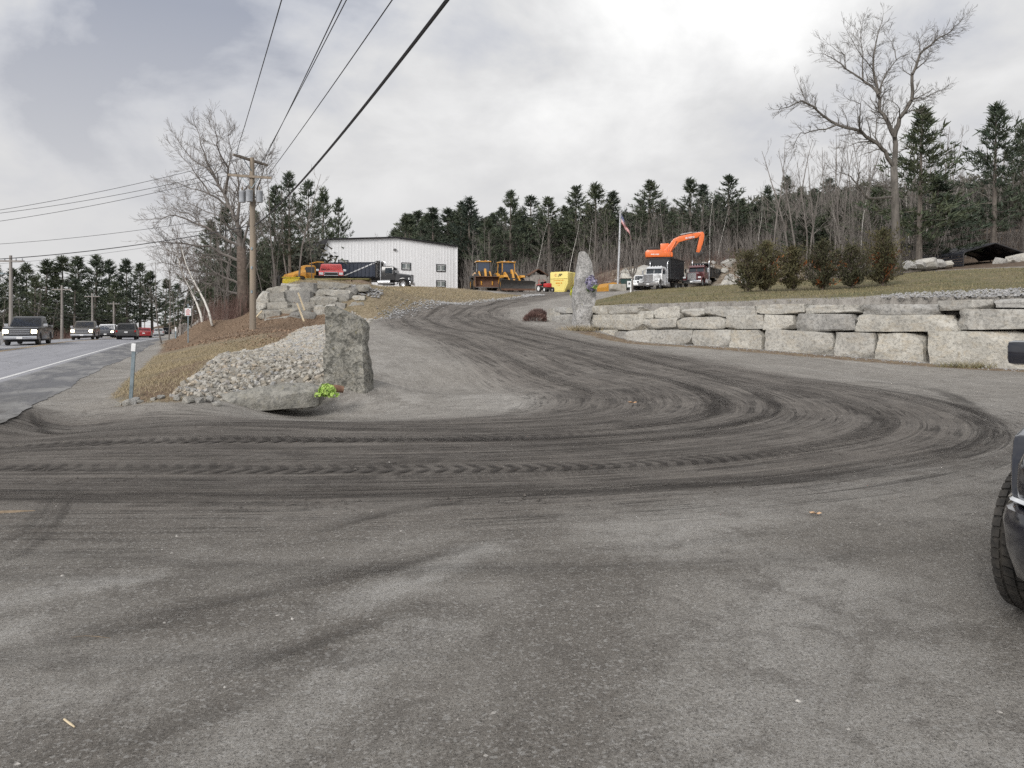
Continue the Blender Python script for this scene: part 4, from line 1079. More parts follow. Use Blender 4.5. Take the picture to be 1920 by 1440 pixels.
# ================================================================ trees
def leafmat(name, c1, c2, c3=None, trans=.12):
    m, n, l, p = newmat(name); b = NB(m.node_tree)
    vec = b.vmath('ADD', b.coord('Object'), b.comb(b.math('MULTIPLY', b.rnd(), 90.0), 0.0, 0.0))
    c = b.mix(b.ramp(b.noise(vec, .9, 4, .6), .38, .62), c1, c2)
    if c3: c = b.mix(b.ramp(b.noise(vec, 2.3, 3, .6), .62, .7), c, c3)
    c = b.mix(1.0, c, b.mix(b.rnd(), (.8, .84, .86), (1.15, 1.12, 1.0)), 'MULTIPLY')
    l.new(c, p.inputs['Base Color']); p.inputs['Roughness'].default_value = .75; p.inputs['Specular IOR Level'].default_value = .25
    return m
M['needle'] = leafmat('needle', (0.055, 0.075, 0.054), (0.105, 0.122, 0.082))
M['needle_dark'] = leafmat('needle_dark', (0.048, 0.066, 0.052), (0.085, 0.103, 0.076))
M['cedar'] = leafmat('cedar', (0.062, 0.064, 0.036), (0.105, 0.094, 0.052), (0.14, 0.10, 0.06))
M['cedar_dead'] = leafmat('cedar_dead', (0.24, 0.085, 0.03), (0.15, 0.06, 0.025))
M['bark_pine'] = mat('bark_pine', (0.10, 0.085, 0.075), (0.17, 0.15, 0.13), 6, .95, bump=.5, stretch=(1, 1, .25))
M['bark_grey'] = mat('bark_grey', (0.085, 0.078, 0.07), (0.165, 0.15, 0.135), 5, .95, bump=.5, stretch=(1, 1, .25))
M['bark_brown'] = mat('bark_brown', (0.085, 0.066, 0.055), (0.15, 0.12, 0.10), 5, .95)
M['bark_sapling'] = mat('bark_sapling', (0.125, 0.112, 0.102), (0.22, 0.20, 0.185), 1.2, .95)
M['bark_birch'] = mat('bark_birch', (0.62, 0.60, 0.56), (0.10, 0.09, 0.08), 3.5, .8, stretch=(1, 1, 3), lo=.55, hi=.68)
M['brush'] = mat('brush', (0.13, 0.075, 0.065), (0.20, 0.14, 0.12), 1.0, .95)

def rv3(r): return Vector((r.gauss(0, 1), r.gauss(0, 1), r.gauss(0, 1))).normalized()
def pine(name, seed, Ht=17.0, base=.30, wid=3.0, dens=1.0, flat=.35, matk='needle', side_bias=0.0):
    """white pine: whorls of limbs bearing upswept needle sprays; gaps between the tiers"""
    r = random.Random(seed); root = empty(name)
    tr = MB(); pts = []; lean = Vector((r.uniform(-.02, .02), r.uniform(-.02, .02), 0))
    for i in range(10):
        t = i / 9; pts.append(Vector((math.sin(t * 3 + seed) * .06, math.cos(t * 2.3 + seed) * .06, 0)) + lean * Ht * t + Vector((0, 0, Ht * t * .985 - .3)))
    tr.tube(pts, [.26 * (Ht / 17) * (1 - i / 9.6) + .012 for i in range(10)], 7)
    def axis_pt(z):
        t = min(max(z / Ht, 0), 1) * 9; k = min(int(t), 8); return pts[k].lerp(pts[k + 1], t - k)
    fo = MB(); z = base * Ht; top = Ht
    V, Fc = fo.v, fo.f
    def spray(p, d, ln, n):
        for _ in range(n):
            q = (d * .7 + Vector((r.gauss(0, .45), r.gauss(0, .45), r.gauss(.35, .35)))).normalized()
            sd = q.cross(rv3(r)).normalized() * ln * r.uniform(.07, .13); b0 = p + rv3(r) * ln * .25
            e = b0 + q * ln * r.uniform(.6, 1.25); k = len(V)
            V.extend([tuple(b0 - sd), tuple(b0 + sd), tuple(e + sd * .35), tuple(e - sd * .35)]); Fc.append((k, k + 1, k + 2, k + 3))
    while z < top - .25:
        t = (z - base * Ht) / (top - base * Ht)             # 0 at crown base, 1 at the tip
        prof = 1.12 * (min(1, .55 + t * 2.6) * (1 - t) ** .95)
        nb = r.choice((3, 4, 5, 5, 6)) if t < .9 else 4
        a0 = r.uniform(0, 6.28)
        for k in range(nb):
            if r.random() < .26 * (1 if t < .8 else .3): continue
            a = a0 + 6.283 * k / nb + r.uniform(-.35, .35)
            Lb = max(.35, wid * prof * r.uniform(.5, 1.3)) 
            if t < .15 and r.random() < .4: Lb *= .5
            hor = Vector((math.cos(a), math.sin(a), 0)); p0 = axis_pt(z)
            rise = r.uniform(.02, .28) + .55 * t ** 2
            def bp(s): return p0 + hor * Lb * s + Vector((0, 0, Lb * (rise * s - .10 * math.sin(s * 3.1) + .16 * s * s)))
            if Lb > .8: tr.tube([bp(0), bp(.45), bp(.95)], [.045 * (1.2 - t), .028, .01], 3, False)
            ns = max(4, int(Lb * 4.6 * dens)); side = Vector((-hor.y, hor.x, 0))
            for j in range(ns):
                s = .28 + .75 * (j + r.random()) / ns
                wsd = Lb * .30 * (1.15 - abs(s - .6)) * r.uniform(-1, 1)
                p = bp(min(s, 1.05)) + side * wsd + Vector((0, 0, r.uniform(-.08, .14)))
                spray(p, (hor * .7 + side * (wsd / Lb) * 1.5 + Vector((0, 0, .35))).normalized(), r.uniform(.40, .68), 6)
        z += r.uniform(.42, .85) * (Ht / 17) * (1.15 - .5 * t)
    for _ in range(5): spray(axis_pt(Ht - .1), Vector((0, 0, 1)), .5, 4)
    # dead stubs on the bare trunk
    for _ in range(14):
        zz = r.uniform(.08, base + .05) * Ht; a = r.uniform(0, 6.28); p0 = axis_pt(zz); q = Vector((math.cos(a), math.sin(a), r.uniform(-.2, .15)))
        tr.tube([p0, p0 + q * r.uniform(.4, 1.5)], [.03, .008], 3, False)
    tr.build('trunk', M['bark_pine'], root, fix=False); fo.build('crown', M[matk], root, fix=False)
    return root

def grow(mb, r, p, d, ln, rad, lev, maxlev, up=.12, spread=.65, kids=(2, 4), nside=None, thin=.006, droop=0.0):
    """one limb and everything on it"""
    n = max(2, int(3 + (2 if lev < 2 else 0))); pts = [p.copy()]; q = d.normalized(); st = ln / n
    for i in range(n):
        q = (q + rv3(r) * .20 + Vector((0, 0, up * (.6 if lev < 2 else 1.0) - droop))).normalized(); pts.append(pts[-1] + q * st)
    rad2 = max(thin, rad * .45)
    mb.tube(pts, [rad + (rad2 - rad) * i / n for i in range(n + 1)], nside or (6 if rad > .12 else 4 if rad > .035 else 3), False)
    if lev >= maxlev: return
    k = r.randint(*kids) + (1 if lev == 0 else 0)
    for j in range(k):
        t = r.uniform(.35, 1.0) if j else 1.0
        x = t * n; i = min(int(x), n - 1); b = pts[i].lerp(pts[i + 1], x - i)
        ax = rv3(r); tan = (pts[i + 1] - pts[i]).normalized(); sd = (ax - tan * ax.dot(tan)).normalized()
        sp_ = spread * r.uniform(.5, 1.25) * (.55 if j == 0 else 1.0)
        grow(mb, r, b, (tan * math.cos(sp_) + sd * math.sin(sp_)), ln * r.uniform(.5, .78), max(thin, rad * (.72 if j == 0 else r.uniform(.35, .6)) * (1 - .35 * t if j else 1)), lev + 1, maxlev, up, spread, kids, None, thin, droop)

def limbs_tree(name, trunk, limbs, seed, matk, lvl=3, twig=1.0, label=None, kids=(2, 4), crown_mat=None, fill=1.0):
    """a tree whose main limbs follow measured lines; twigs are grown on them. limbs: (points, r0, r1)"""
    r = random.Random(seed); base = trunk[0][0]; root = empty(name, (base.x, base.y, base.z), 0, label, 'tree')
    mb = MB(); mb.tube([p - base for p, _ in trunk], [q for _, q in trunk], 10)
    mb.build('trunk', M[matk], root, smooth=True, fix=False)
    cr = MB()
    for pts, r0, r1 in limbs:
        pp = [q - base for q in pts]; dense = []
        for i in range(len(pp) - 1):
            for k in range(3):
                dense.append(pp[i].lerp(pp[i + 1], k / 3) + (rv3(r) * (pp[i + 1] - pp[i]).length * .045 if (i or k) else Vector()))
        dense.append(pp[-1]); n = len(dense)
        cr.tube(dense, [r0 + (r1 - r0) * i / (n - 1) for i in range(n)], 6, False)
        tot = sum((dense[i + 1] - dense[i]).length for i in range(n - 1))
        cnt = int(max(4, tot * 1.5 * fill))
        for _ in range(cnt):
            x = (.12 + .88 * r.random() ** .8) * (n - 1); i = min(int(x), n - 2); b = dense[i].lerp(dense[i + 1], x - i)
            tan = (dense[i + 1] - dense[i]).normalized(); ax = rv3(r); sd = (ax - tan * ax.dot(tan)).normalized()
            rad = r0 + (r1 - r0) * x / (n - 1); a = r.uniform(.5, 1.15)
            grow(cr, r, b, tan * math.cos(a) + sd * math.sin(a), r.uniform(.7, 1.7) * twig * (1.25 - .5 * x / n), max(.012, min(.05, rad * .4)), 1, lvl, .05, .6, kids, None, .007)
        grow(cr, r, dense[-1], (dense[-1] - dense[-2]), 1.3 * twig, r1, 1, lvl, .08, .55, (3, 4), None, .007)
    cr.build('crown', M[crown_mat or matk], root, fix=False)
    return root
def bare(name, seed, Ht, matk, rad=.09, lvl=3, kids=(2, 3), up=.18, first=.35, spread=.5):
    r = random.Random(seed); root = empty(name); n = 8; pts = [Vector((0, 0, -.3))]; q = Vector((r.uniform(-.06, .06), r.uniform(-.06, .06), 1))
    for i in range(n):
        q = (q + Vector((r.gauss(0, .05), r.gauss(0, .05), .05))).normalized(); pts.append(pts[-1] + q * Ht / n)
    mb = MB(); mb.tube(pts, [rad * (1 - .86 * i / n) for i in range(n + 1)], 5)
    mb.build('trunk', M[matk], root, fix=False); cr = MB()
    for _ in range(int(Ht * 1.25)):
        t = first + (1 - first) * r.random(); x = t * n; i = min(int(x), n - 1); b = pts[i].lerp(pts[i + 1], x - i)
        a = r.uniform(0, 6.28); e = r.uniform(.35, 1.0)
        grow(cr, r, b, Vector((math.cos(a) * math.cos(e), math.sin(a) * math.cos(e), math.sin(e))), Ht * .13 * (1.35 - t) * r.uniform(.6, 1.4), max(.012, rad * .38 * (1.1 - t)), 1, lvl, up, spread, kids, None, .008)
    cr.build('crown', M['bark_sapling'] if matk == 'bark_birch' else M[matk], root, fix=False)
    return root
protos = {}
def place(proto, x, y, z, sxy, sz, rz, label, group=None, cat='tree'):
    first = proto.get('label') is None
    o = proto if first else copy_tree(proto)
    o.location = (x, y, z); o.rotation_euler = (0, 0, rz); o.scale = (sxy, sxy, sz)
    if 'group' in o: del o['group']
    return tag(o, label, cat, group)
r = random.Random(77)
PN = [pine('pine_tree', 40 + i, 17, b_, w_, dn, .3, mk) for i, (b_, w_, dn, mk) in enumerate(((.26, 3.6, 1.0, 'needle'), (.32, 3.3, 1.0, 'needle_dark'), (.20, 4.0, 1.0, 'needle'), (.36, 3.5, .9, 'needle'), (.28, 3.0, 1.0, 'needle_dark'), (.12, 4.2, 1.1, 'needle')))]
def pine_at(k, px, py, d, label, group, wide=1.0, zb=None):
    x = PX(px, d); z0 = h(x, d) if zb is None else zb; top = P(px, py, d).z; s = (top - z0) / 17.0
    place(PN[k % 6], x, d, z0, max(.72, min(1.5, s)) * wide * r.uniform(.9, 1.2) * (1.0 if s > .7 else .9), s, r.uniform(0, 6.28), label, group)
# row behind the yard
mid = [(762, 392, 118), (790, 380, 124), (812, 384, 117), (830, 392, 128), (862, 380, 121), (882, 362, 117), (906, 384, 124), (918, 402, 112), (957, 357, 116), (975, 368, 124), (998, 368, 122), (1030, 362, 118), (1056, 362, 128), (1080, 341, 120), (1102, 352, 126), (1118, 344, 118), (1150, 350, 119), (1142, 362, 128),
       (1200, 345, 124), (1216, 336, 117), (1243, 345, 124), (1262, 352, 128), (1295, 324, 114), (1318, 342, 122), (1346, 338, 126), (1365, 318, 117), (1392, 342, 124), (1416, 352, 126), (1440, 350, 121), (1474, 330, 112), (1500, 342, 122), (1527, 346, 116), (1556, 338, 108), (1585, 348, 118), (1612, 340, 104), (940, 398, 130), (1040, 378, 134), (1175, 372, 132), (1280, 362, 134), (1380, 358, 136), (1460, 360, 138), (1540, 358, 130), (1650, 352, 112), (742, 402, 128)]
for i, (px, py, d) in enumerate(mid): pine_at(i * 5 + i // 6, px, py + (26 if d >= 124 else 0) + r.uniform(-6, 8), d, 'dark pine in the woods along the back of the yard', 'pines along the back of the yard', 1.38)
for i in range(64):
    px = r.uniform(745, 1650); d = r.uniform(126, 150)
    pine_at(r.randrange(6), px, r.uniform(385, 415) if px < 1300 else r.uniform(365, 400), d, 'dim pine deep in the woods behind the front row', 'pines deep in the woods', 1.5)
for i in range(26):
    px = r.uniform(1500, 1960); d = r.uniform(92, 115)
    pine_at(r.randrange(6), px, r.uniform(350, 410), d, 'dim pine among the bare trees beyond the carport', 'pines beyond the carport', 1.4)
near_r = [(1722, 193, 68, 2, 1.45, 'tall dense pine right behind the big bare oak'), (1862, 188, 76, 2, 1.25, 'tall pine with ragged tiers at the upper right edge'), (1755, 325, 72, 5, 1.5, 'shorter dark pine below the tall one behind the bare oak'), (1916, 225, 82, 0, 1.0, 'pine cut off by the right edge of the photo'), (1640, 345, 84, 2, 1.4, 'dark pine left of the bare oak trunk'), (1800, 385, 86, 5, 1.4, 'dark low pine between the two tall right-hand pines')]
for px, py, d, k, wd, lab in near_r: pine_at(k, px, py, d, lab, None, wd)
left = [(545, 318, 72, 3, 'tallest narrow pine behind the utility pole'), (517, 345, 74, 1, 'pine just right of the utility pole'), (577, 334, 108, 3, 'pine right of the tallest one behind the pole'), (606, 345, 142, 0, 'pine with long limbs near the white building'), (636, 368, 144, 3, 'rightmost pine reaching towards the white building roof'), (425, 378, 80, 5, 'broad dark pine behind the big bare tree on the left'), (395, 410, 84, 2, 'dark pine at left inside the bare branches'), (540, 400, 100, 4, 'dim pine deep behind the pole cluster'), (482, 392, 82, 2, 'dark pine directly behind the utility pole'), (450, 425, 78, 4, 'low dark pine left of the utility pole')]
for px, py, d, k, lab in left: pine_at(k, px, py, d, lab, None, 1.0 if px < 500 else .92)
for i, (px, py, d) in enumerate([(-10, 492, 150), (20, 500, 160), (50, 490, 165), (85, 483, 158), (118, 476, 160), (150, 478, 168), (178, 474, 160), (205, 484, 170), (238, 482, 164), (262, 490, 175), (285, 505, 180), (-30, 498, 150), (310, 520, 200), (335, 530, 210), (358, 540, 215), (65, 515, 148), (140, 520, 150), (215, 525, 155)]):
    pine_at([5, 2, 0, 5][i % 4], px, py, d, 'rounded dark pine in the wood across the road', 'pines across the road', 1.5)

# leafless saplings in the woods
BT = [bare('bare_tree', 60 + i, 12, 'bark_sapling', .075 + .02 * (i % 3), 3, (2, 3), .16 + .05 * (i % 2)) for i in range(6)]
BB = [bare('birch_tree', 90 + i, 11, 'bark_birch', .055, 3) for i in range(2)]
def bare_at(k, px, d, ht, label, group, tilt=0.05, birch=False, wide=1.0):
    x = PX(px, d); o = place((BB if birch else BT)[k % (2 if birch else 6)], x, d, h(x, d), ht / 12 * wide, ht / 12, r.uniform(0, 6.28), label, group)
    o.rotation_euler = (r.gauss(0, tilt), r.gauss(0, tilt), o.rotation_euler[2]); return o
for i in range(150):
    px = r.uniform(700, 1640); d = r.uniform(105, 130) if px > 880 else r.uniform(118, 134); bare_at(r.randrange(6), px, d, r.uniform(6, 11), 'slender leafless tree in the woods behind the yard', 'bare trees behind the yard')
for i in range(70):
    px = r.uniform(1560, 1990); d = r.uniform(72, 98) if px < 1760 else r.uniform(80, 100); bare_at(r.randrange(6), px, d, r.uniform(6, 11), 'slender leafless tree in the woods above the lawn', 'bare trees above the lawn')
for i in range(46):
    px = r.uniform(1440, 1700) if i % 3 else r.uniform(1700, 1960); d = r.uniform(84, 104); bare_at(r.randrange(6), px, d, r.uniform(12, 17), 'taller leafless tree rising above the woods near the oak', 'taller bare trees near the oak', .04)
for i in range(22):
    px = r.uniform(300, 585); d = r.uniform(58, 85); bare_at(r.randrange(6), px, d, r.uniform(6, 12), 'leafless tree in the wood left of the boulder wall', 'bare trees by the boulder wall', .08)
for i in range(40):
    px = r.uniform(-20, 380); d = r.uniform(140, 200)
    if -6 < road_sw(PX(px, d), d)[1] < 13: continue
    bare_at(r.randrange(6), px, d, r.uniform(6, 12), 'leafless tree at the edge of the wood across the road', 'bare trees across the road', .08, False, 1.3)
for i, px in enumerate((1000, 1065, 1100, 1330, 1345, 1420, 1590, 1612, 1705, 1732, 1752, 1830, 1870)):
    d = (r.uniform(76, 86) if px < 1780 else r.uniform(82, 90)) if px > 1500 else r.uniform(104, 112)
    bare_at(i, px, d, r.uniform(8, 12), 'thin white-barked birch in front of the dark woods', 'birches in front of the woods', .035, True)
# two leaning birches left of the pole
for (a, c, d, lab) in (((398, 607), (362, 520), 52, 'right one of two white birches leaning left beside the road sign'), ((381, 609), (350, 525), 53, 'left one of two white birches leaning left beside the road sign')):
    p0, p1 = P(*a, d), P(*c, d + 1); root = empty('birch_tree', p0, 0, lab, 'tree'); v = p1 - p0; rq = random.Random(a[0])
    pts = [v * t * 1.0 + Vector((0, 0, -.15 if t == 0 else 0)) + Vector((math.sin(t * 4) * .12, 0, 0)) for t in (0, .25, .5, .75, 1, 1.3, 1.7)]
    MB().tube(pts, [.085, .08, .07, .06, .05, .035, .015], 7).build('trunk', M['bark_birch'], root, smooth=True)
    cr = MB()
    for k in range(16):
        t = rq.uniform(.4, 1); i = min(int(t * 6), 5); b = pts[i].lerp(pts[i + 1], t * 6 - i)
        grow(cr, rq, b, v.normalized() + rv3(rq) * .7, rq.uniform(.8, 1.8), .02, 1, 3, .1, .5, (2, 3), None, .007)
    cr.build('crown', M['bark_brown'], root, fix=False)

# the big oak on the right
def ZP(pts, d, org, sc, r0, r1, dd=0.0, seed=0):
    n = len(pts); return ([P(org[0] + x / sc, org[1] + y / sc, d + dd * (i / (n - 1))) for i, (x, y) in enumerate(pts)], r0, r1)
D0 = 60.0; OG, SC = (1420, 0), 2.88
zb = h(PX(1682, D0), D0)
def q(x, y, dd=0): return P(OG[0] + x / SC, OG[1] + y / SC, D0 + dd)
b0 = q(757, 1445); b0.z = min(zb, b0.z)
trunk = [(b0 - Vector((0, 0, .3)), .44), (q(752, 1380), .34), (q(748, 1250), .31), (q(744, 1080), .29), (q(737, 900), .26)]
limbs = [ZP([(737, 905), (690, 820), (655, 775), (560, 715), (430, 675), (330, 600), (240, 540), (170, 580), (120, 590)], D0, OG, SC, .18, .02, -3),
         ZP([(737, 905), (745, 850), (740, 740), (705, 660), (665, 600), (655, 510), (625, 380), (635, 270), (655, 170), (680, 75)], D0, OG, SC, .22, .015, 1.5),
         ZP([(655, 510), (620, 470), (570, 430), (480, 370), (400, 310), (350, 290)], D0 + .6, OG, SC, .12, .015, 3),
         ZP([(740, 740), (770, 640), (830, 540), (838, 400), (880, 290), (960, 220), (1040, 170), (1110, 100)], D0, OG, SC, .18, .015, -2),
         ZP([(658, 520), (665, 470), (700, 390), (750, 320), (850, 265)], D0 + .5, OG, SC, .09, .012, 3), ZP([(750, 320), (735, 250), (690, 180)], D0 + 2, OG, SC, .04, .01, 1),
         ZP([(430, 675), (330, 705), (230, 720), (190, 800)], D0 - 1.6, OG, SC, .07, .01, -2), ZP([(330, 600), (270, 560), (215, 430)], D0 - 2, OG, SC, .05, .01, 1), ZP([(560, 715), (552, 640), (555, 560), (470, 520)], D0 - 1, OG, SC, .07, .01, -2),
         ZP([(725, 1065), (600, 1070), (540, 1000), (500, 950), (420, 920)], D0, OG, SC, .11, .012, -2), ZP([(570, 430), (575, 340), (560, 200), (570, 110)], D0 + 1.5, OG, SC, .06, .01, 2), ZP([(645, 770), (640, 650), (655, 610)], D0 - .5, OG, SC, .05, .01, 2), ZP([(838, 400), (910, 330), (940, 270)], D0 - 1, OG, SC, .06, .01, 2),
         ZP([(770, 640), (760, 570), (680, 525)], D0 - .6, OG, SC, .05, .01, -3), ZP([(830, 540), (900, 530), (1000, 490)], D0 - .8, OG, SC, .05, .01, 3), ZP([(640, 770), (560, 765), (480, 790)], D0 - .8, OG, SC, .07, .01, 3), ZP([(480, 370), (470, 300), (370, 230)], D0 + 2, OG, SC, .04, .01, 1), ZP([(720, 1010), (640, 1000), (560, 1010)], D0, OG, SC, .06, .01, -3),
         ZP([(625, 380), (560, 300), (480, 160)], D0 + 1, OG, SC, .05, .01, -2), ZP([(880, 290), (870, 220), (890, 190)], D0 - 1.5, OG, SC, .04, .01, 1)]
limbs_tree('oak_tree', trunk, limbs, 5, 'bark_grey', 3, .56, 'tall spreading leafless oak standing above the lawn on the right', (2, 4), fill=3.4)
# the big bare tree on the left
OG, SC = (270, 200), 3.429; D0 = 57.0
b0 = q(642, 1340); b0.z = h(b0.x, b0.y)
trunk = [(b0 - Vector((0, 0, .4)), .55), (q(638, 1230), .42), (q(632, 1080), .38), (q(625, 900), .33)]
LL = [[(625, 905), (600, 750), (520, 560), (440, 420), (380, 300), (330, 120)], [(520, 560), (540, 400), (470, 250), (460, 110)], [(600, 750), (560, 650), (420, 560), (300, 520), (150, 480)], [(625, 900), (400, 780), (200, 700), (70, 720)], [(630, 1000), (420, 900), (220, 880), (50, 870)], [(635, 1150), (470, 1080), (270, 1050), (90, 1000)], [(637, 1200), (500, 1180), (350, 1100), (240, 1120)],
      [(625, 905), (612, 800), (610, 600), (600, 450), (560, 350)], [(628, 950), (700, 650), (750, 450), (800, 320)], [(420, 560), (330, 420), (220, 300)], [(440, 420), (300, 330), (210, 200)], [(540, 400), (560, 280), (540, 160)], [(625, 900), (480, 700), (330, 640), (180, 560)], [(630, 1050), (500, 980), (340, 960), (160, 930)], [(610, 600), (680, 480), (700, 380)], [(400, 780), (280, 690), (160, 640)], [(635, 1100), (720, 900), (740, 760)], [(470, 1080), (380, 1000), (250, 980)]]
limbs = [ZP(pp, D0, OG, SC, [.20, .10, .11, .12, .12, .10, .09, .17, .10][i] if i < 9 else .06, .012, random.Random(i).uniform(-4, 4)) for i, pp in enumerate(LL)]
limbs_tree('maple_tree', trunk, limbs, 9, 'bark_brown', 3, .68, 'large leafless tree with fine spreading twigs left of the utility pole', (2, 4), crown_mat='bark_sapling', fill=3.8)
# slim multi-stemmed tree behind the flag
D0 = 84.0; b0 = P(1186, 545, D0); b0.z = h(b0.x, b0.y)
fl = []
for i, (x, y) in enumerate(((1160, 445), (1172, 400), (1181, 425), (1193, 420), (1205, 400), (1218, 438), (1165, 470), (1200, 455))):
    e = P(x, y, D0 + (i % 3 - 1) * 1.5); fl.append(([b0 + Vector((0, 0, 1.6)), b0.lerp(e, .45) + Vector((.0, 0, .5)), b0.lerp(e, .75), e], .06, .01))
limbs_tree('ornamental_tree', [(b0 - Vector((0, 0, .2)), .10), (b0 + Vector((0, 0, .8)), .09), (b0 + Vector((0, 0, 1.7)), .07)], fl, 3, 'bark_sapling', 2, .6, 'slim multi-stemmed bare tree beside the flagpole', (2, 3), fill=.8)

# thickets: stuff nobody could count
def thicket(name, spots, hmin, hmax, matk, label, seed, n=7):
    rq = random.Random(seed); V, Fc = [], []
    for x, y, s in spots:
        z = h(x, y) if y < 400 else 0
        for _ in range(n):
            a = rq.uniform(0, 6.28); ln = rq.uniform(hmin, hmax) * s; tl = abs(rq.gauss(0, .32)); p0 = Vector((x + rq.gauss(0, .4), y + rq.gauss(0, .4), z - .1))
            d = Vector((math.cos(a) * tl, math.sin(a) * tl, 1)).normalized(); w = ln * .006 + .004
            mid_ = p0 + d * ln * .5 + rv3(rq) * ln * .05; e = p0 + d * ln + rv3(rq) * ln * .12
            sd = d.cross(rv3(rq)).normalized()
            for (u, v, wa, wb) in ((p0, mid_, w, w * .75), (mid_, e, w * .75, w * .25)):
                k = len(V); V.extend([tuple(u - sd * wa), tuple(u + sd * wa), tuple(v + sd * wb), tuple(v - sd * wb)]); Fc.append((k, k + 1, k + 2, k + 3))
            for _ in range(4):
                t = rq.uniform(.3, .95); b = p0.lerp(e, t); f = (d + rv3(rq) * .8).normalized(); g = b + f * ln * rq.uniform(.15, .35)
                k = len(V); V.extend([tuple(b - sd * w * .5), tuple(b + sd * w * .5), tuple(g)]); Fc.append((k, k + 1, k + 2))
    mb = MB(); mb.v, mb.f = V, Fc
    return tag(mb.build(name, M[matk], fix=False), label, 'brush', kind='stuff')
sp = []
for i in range(420):
    d = r.uniform(100, 118); sp.append((PX(r.uniform(870, 1640), d), d, 1))
for i in range(260):
    d = r.uniform(70, 92); px = r.uniform(1560, 1960)
    if px > 1760 and d < 78: continue
    if pin(np.array([PX(px, d)]), np.array([d]), LAWN)[0] > .5: sp.append((PX(px, d), d, 1))
thicket('underbrush', sp, 1.5, 5.0, 'bark_sapling', 'grey leafless underbrush at the foot of the woods', 1)
sp = [(PX(r.uniform(1090, 1165), d), d, .6) for d in [r.uniform(94, 102) for _ in range(90)]] + [(PX(r.uniform(1230, 1420), d), d, .6) for d in [r.uniform(99, 106) for _ in range(90)]] + [(PX(r.uniform(300, 470), d), d, .7) for d in [r.uniform(54, 74) for _ in range(150)]] + [(PX(r.uniform(-20, 330), d), d, .9) for d in [r.uniform(120, 165) for _ in range(220)]]
sp = [q_ for q_ in sp if not -5.5 < road_sw(q_[0], q_[1])[1] < 12.5]
thicket('russet_brush', sp, 1.2, 3.4, 'brush', 'reddish-brown leafless brush on the banks', 2, 9)
# the deep wood behind, seen only as a mass
sp = []
for i in range(1500):
    d = r.uniform(126, 170); sp.append((PX(r.uniform(640, 1990), d), d, 1))
for i in range(500):
    d = r.uniform(160, 225); sp.append((PX(r.uniform(-60, 420), d), d, .8))
for i in range(420):
    d = r.uniform(88, 116); sp.append((PX(r.uniform(320, 585), d), d, .7))
V, Fc = [], []
rq = random.Random(6)
for x, y, s in sp:
    if -7 < road_sw(x, y)[1] < 13: continue
    z = h(x, y); ht = rq.uniform(4.5, 9) * s
    for _ in range(46):
        p = Vector((x + rq.gauss(0, 1.5), y + rq.gauss(0, 1.2), z + ht * rq.random() ** .8)); q_ = (rv3(rq) + Vector((0, 0, .3))).normalized(); sd = q_.cross(rv3(rq)).normalized() * rq.uniform(.10, .3); e = p + q_ * rq.uniform(.5, 1.4); k = len(V)
        V.extend([tuple(p - sd), tuple(p + sd), tuple(e)]); Fc.append((k, k + 1, k + 2))
mb = MB(); mb.v, mb.f = V, Fc
tag(mb.build('distant_wood', leafmat('distant_leaf', (0.055, 0.066, 0.054), (0.105, 0.096, 0.082)), fix=False), 'deep mass of dark woodland behind the front trees', 'wood', kind='stuff')

# ---------------------------------------------------------------- young cedars on the lawn
def cedar(name, seed, Ht, wid, label):
    rq = random.Random(seed); root = empty(name, (0, 0, 0), 0, label, 'tree')
    t = MB(); t.tube([(0, 0, -.2), (.03, 0, Ht * .5), (0, .02, Ht * .97)], [.07, .045, .01], 6)
    cr = MB(); dead = MB()
    lob = [rq.uniform(.4, 1.3) for _ in range(9)]
    for i in range(int(290 * Ht / 3.4)):
        u = rq.random() ** 1.25; z = .10 + u * (Ht - .15); a = rq.uniform(0, 6.28)
        env = (.72 + .28 * min(1, u * 5)) * (1 - .25 * u) if u < .6 else (.85 * ((1 - u) / .4) ** .8 + .06)
        rad = wid * env * rq.uniform(.4, 1.15) * lob[(int(a / 6.2832 * 9) + int(u * 5) * 4) % 9]
        hor = Vector((math.cos(a), math.sin(a), 0)); p0 = Vector((0, 0, z)); p1 = p0 + hor * rad + Vector((0, 0, rad * rq.uniform(.35, 1.0)))
        t.tube([p0, p1], [.014, .004], 3, False)
        isdead = hor.y < .1 and z < Ht * .5 and noise.noise(p1 * 1.6 + Vector((seed * 3.7, 0, 0))) > .40
        mbx = dead if isdead else cr
        for j in range(20 if u < .6 else 11):
            s = rq.uniform(.25, 1.12); p = p0.lerp(p1, s) + rv3(rq) * .13; q_ = (hor * .6 + Vector((0, 0, .75)) + rv3(rq) * .7).normalized(); ln = rq.uniform(.07, .19); sd = q_.cross(rv3(rq)).normalized() * ln * .2; e = p + q_ * ln
            k = len(mbx.v); mbx.v.extend([tuple(p - sd), tuple(p + sd), tuple(e + sd * .5), tuple(e - sd * .5)]); mbx.f.append((k, k + 1, k + 2, k + 3))
    t.build('trunk', M['bark_brown'], root, fix=False); cr.build('crown', M['cedar'], root, fix=False)
    if dead.v: tag(dead.build('dead_sprays', M['cedar_dead'], root, fix=False), 'rust-brown dead foliage')
    return root
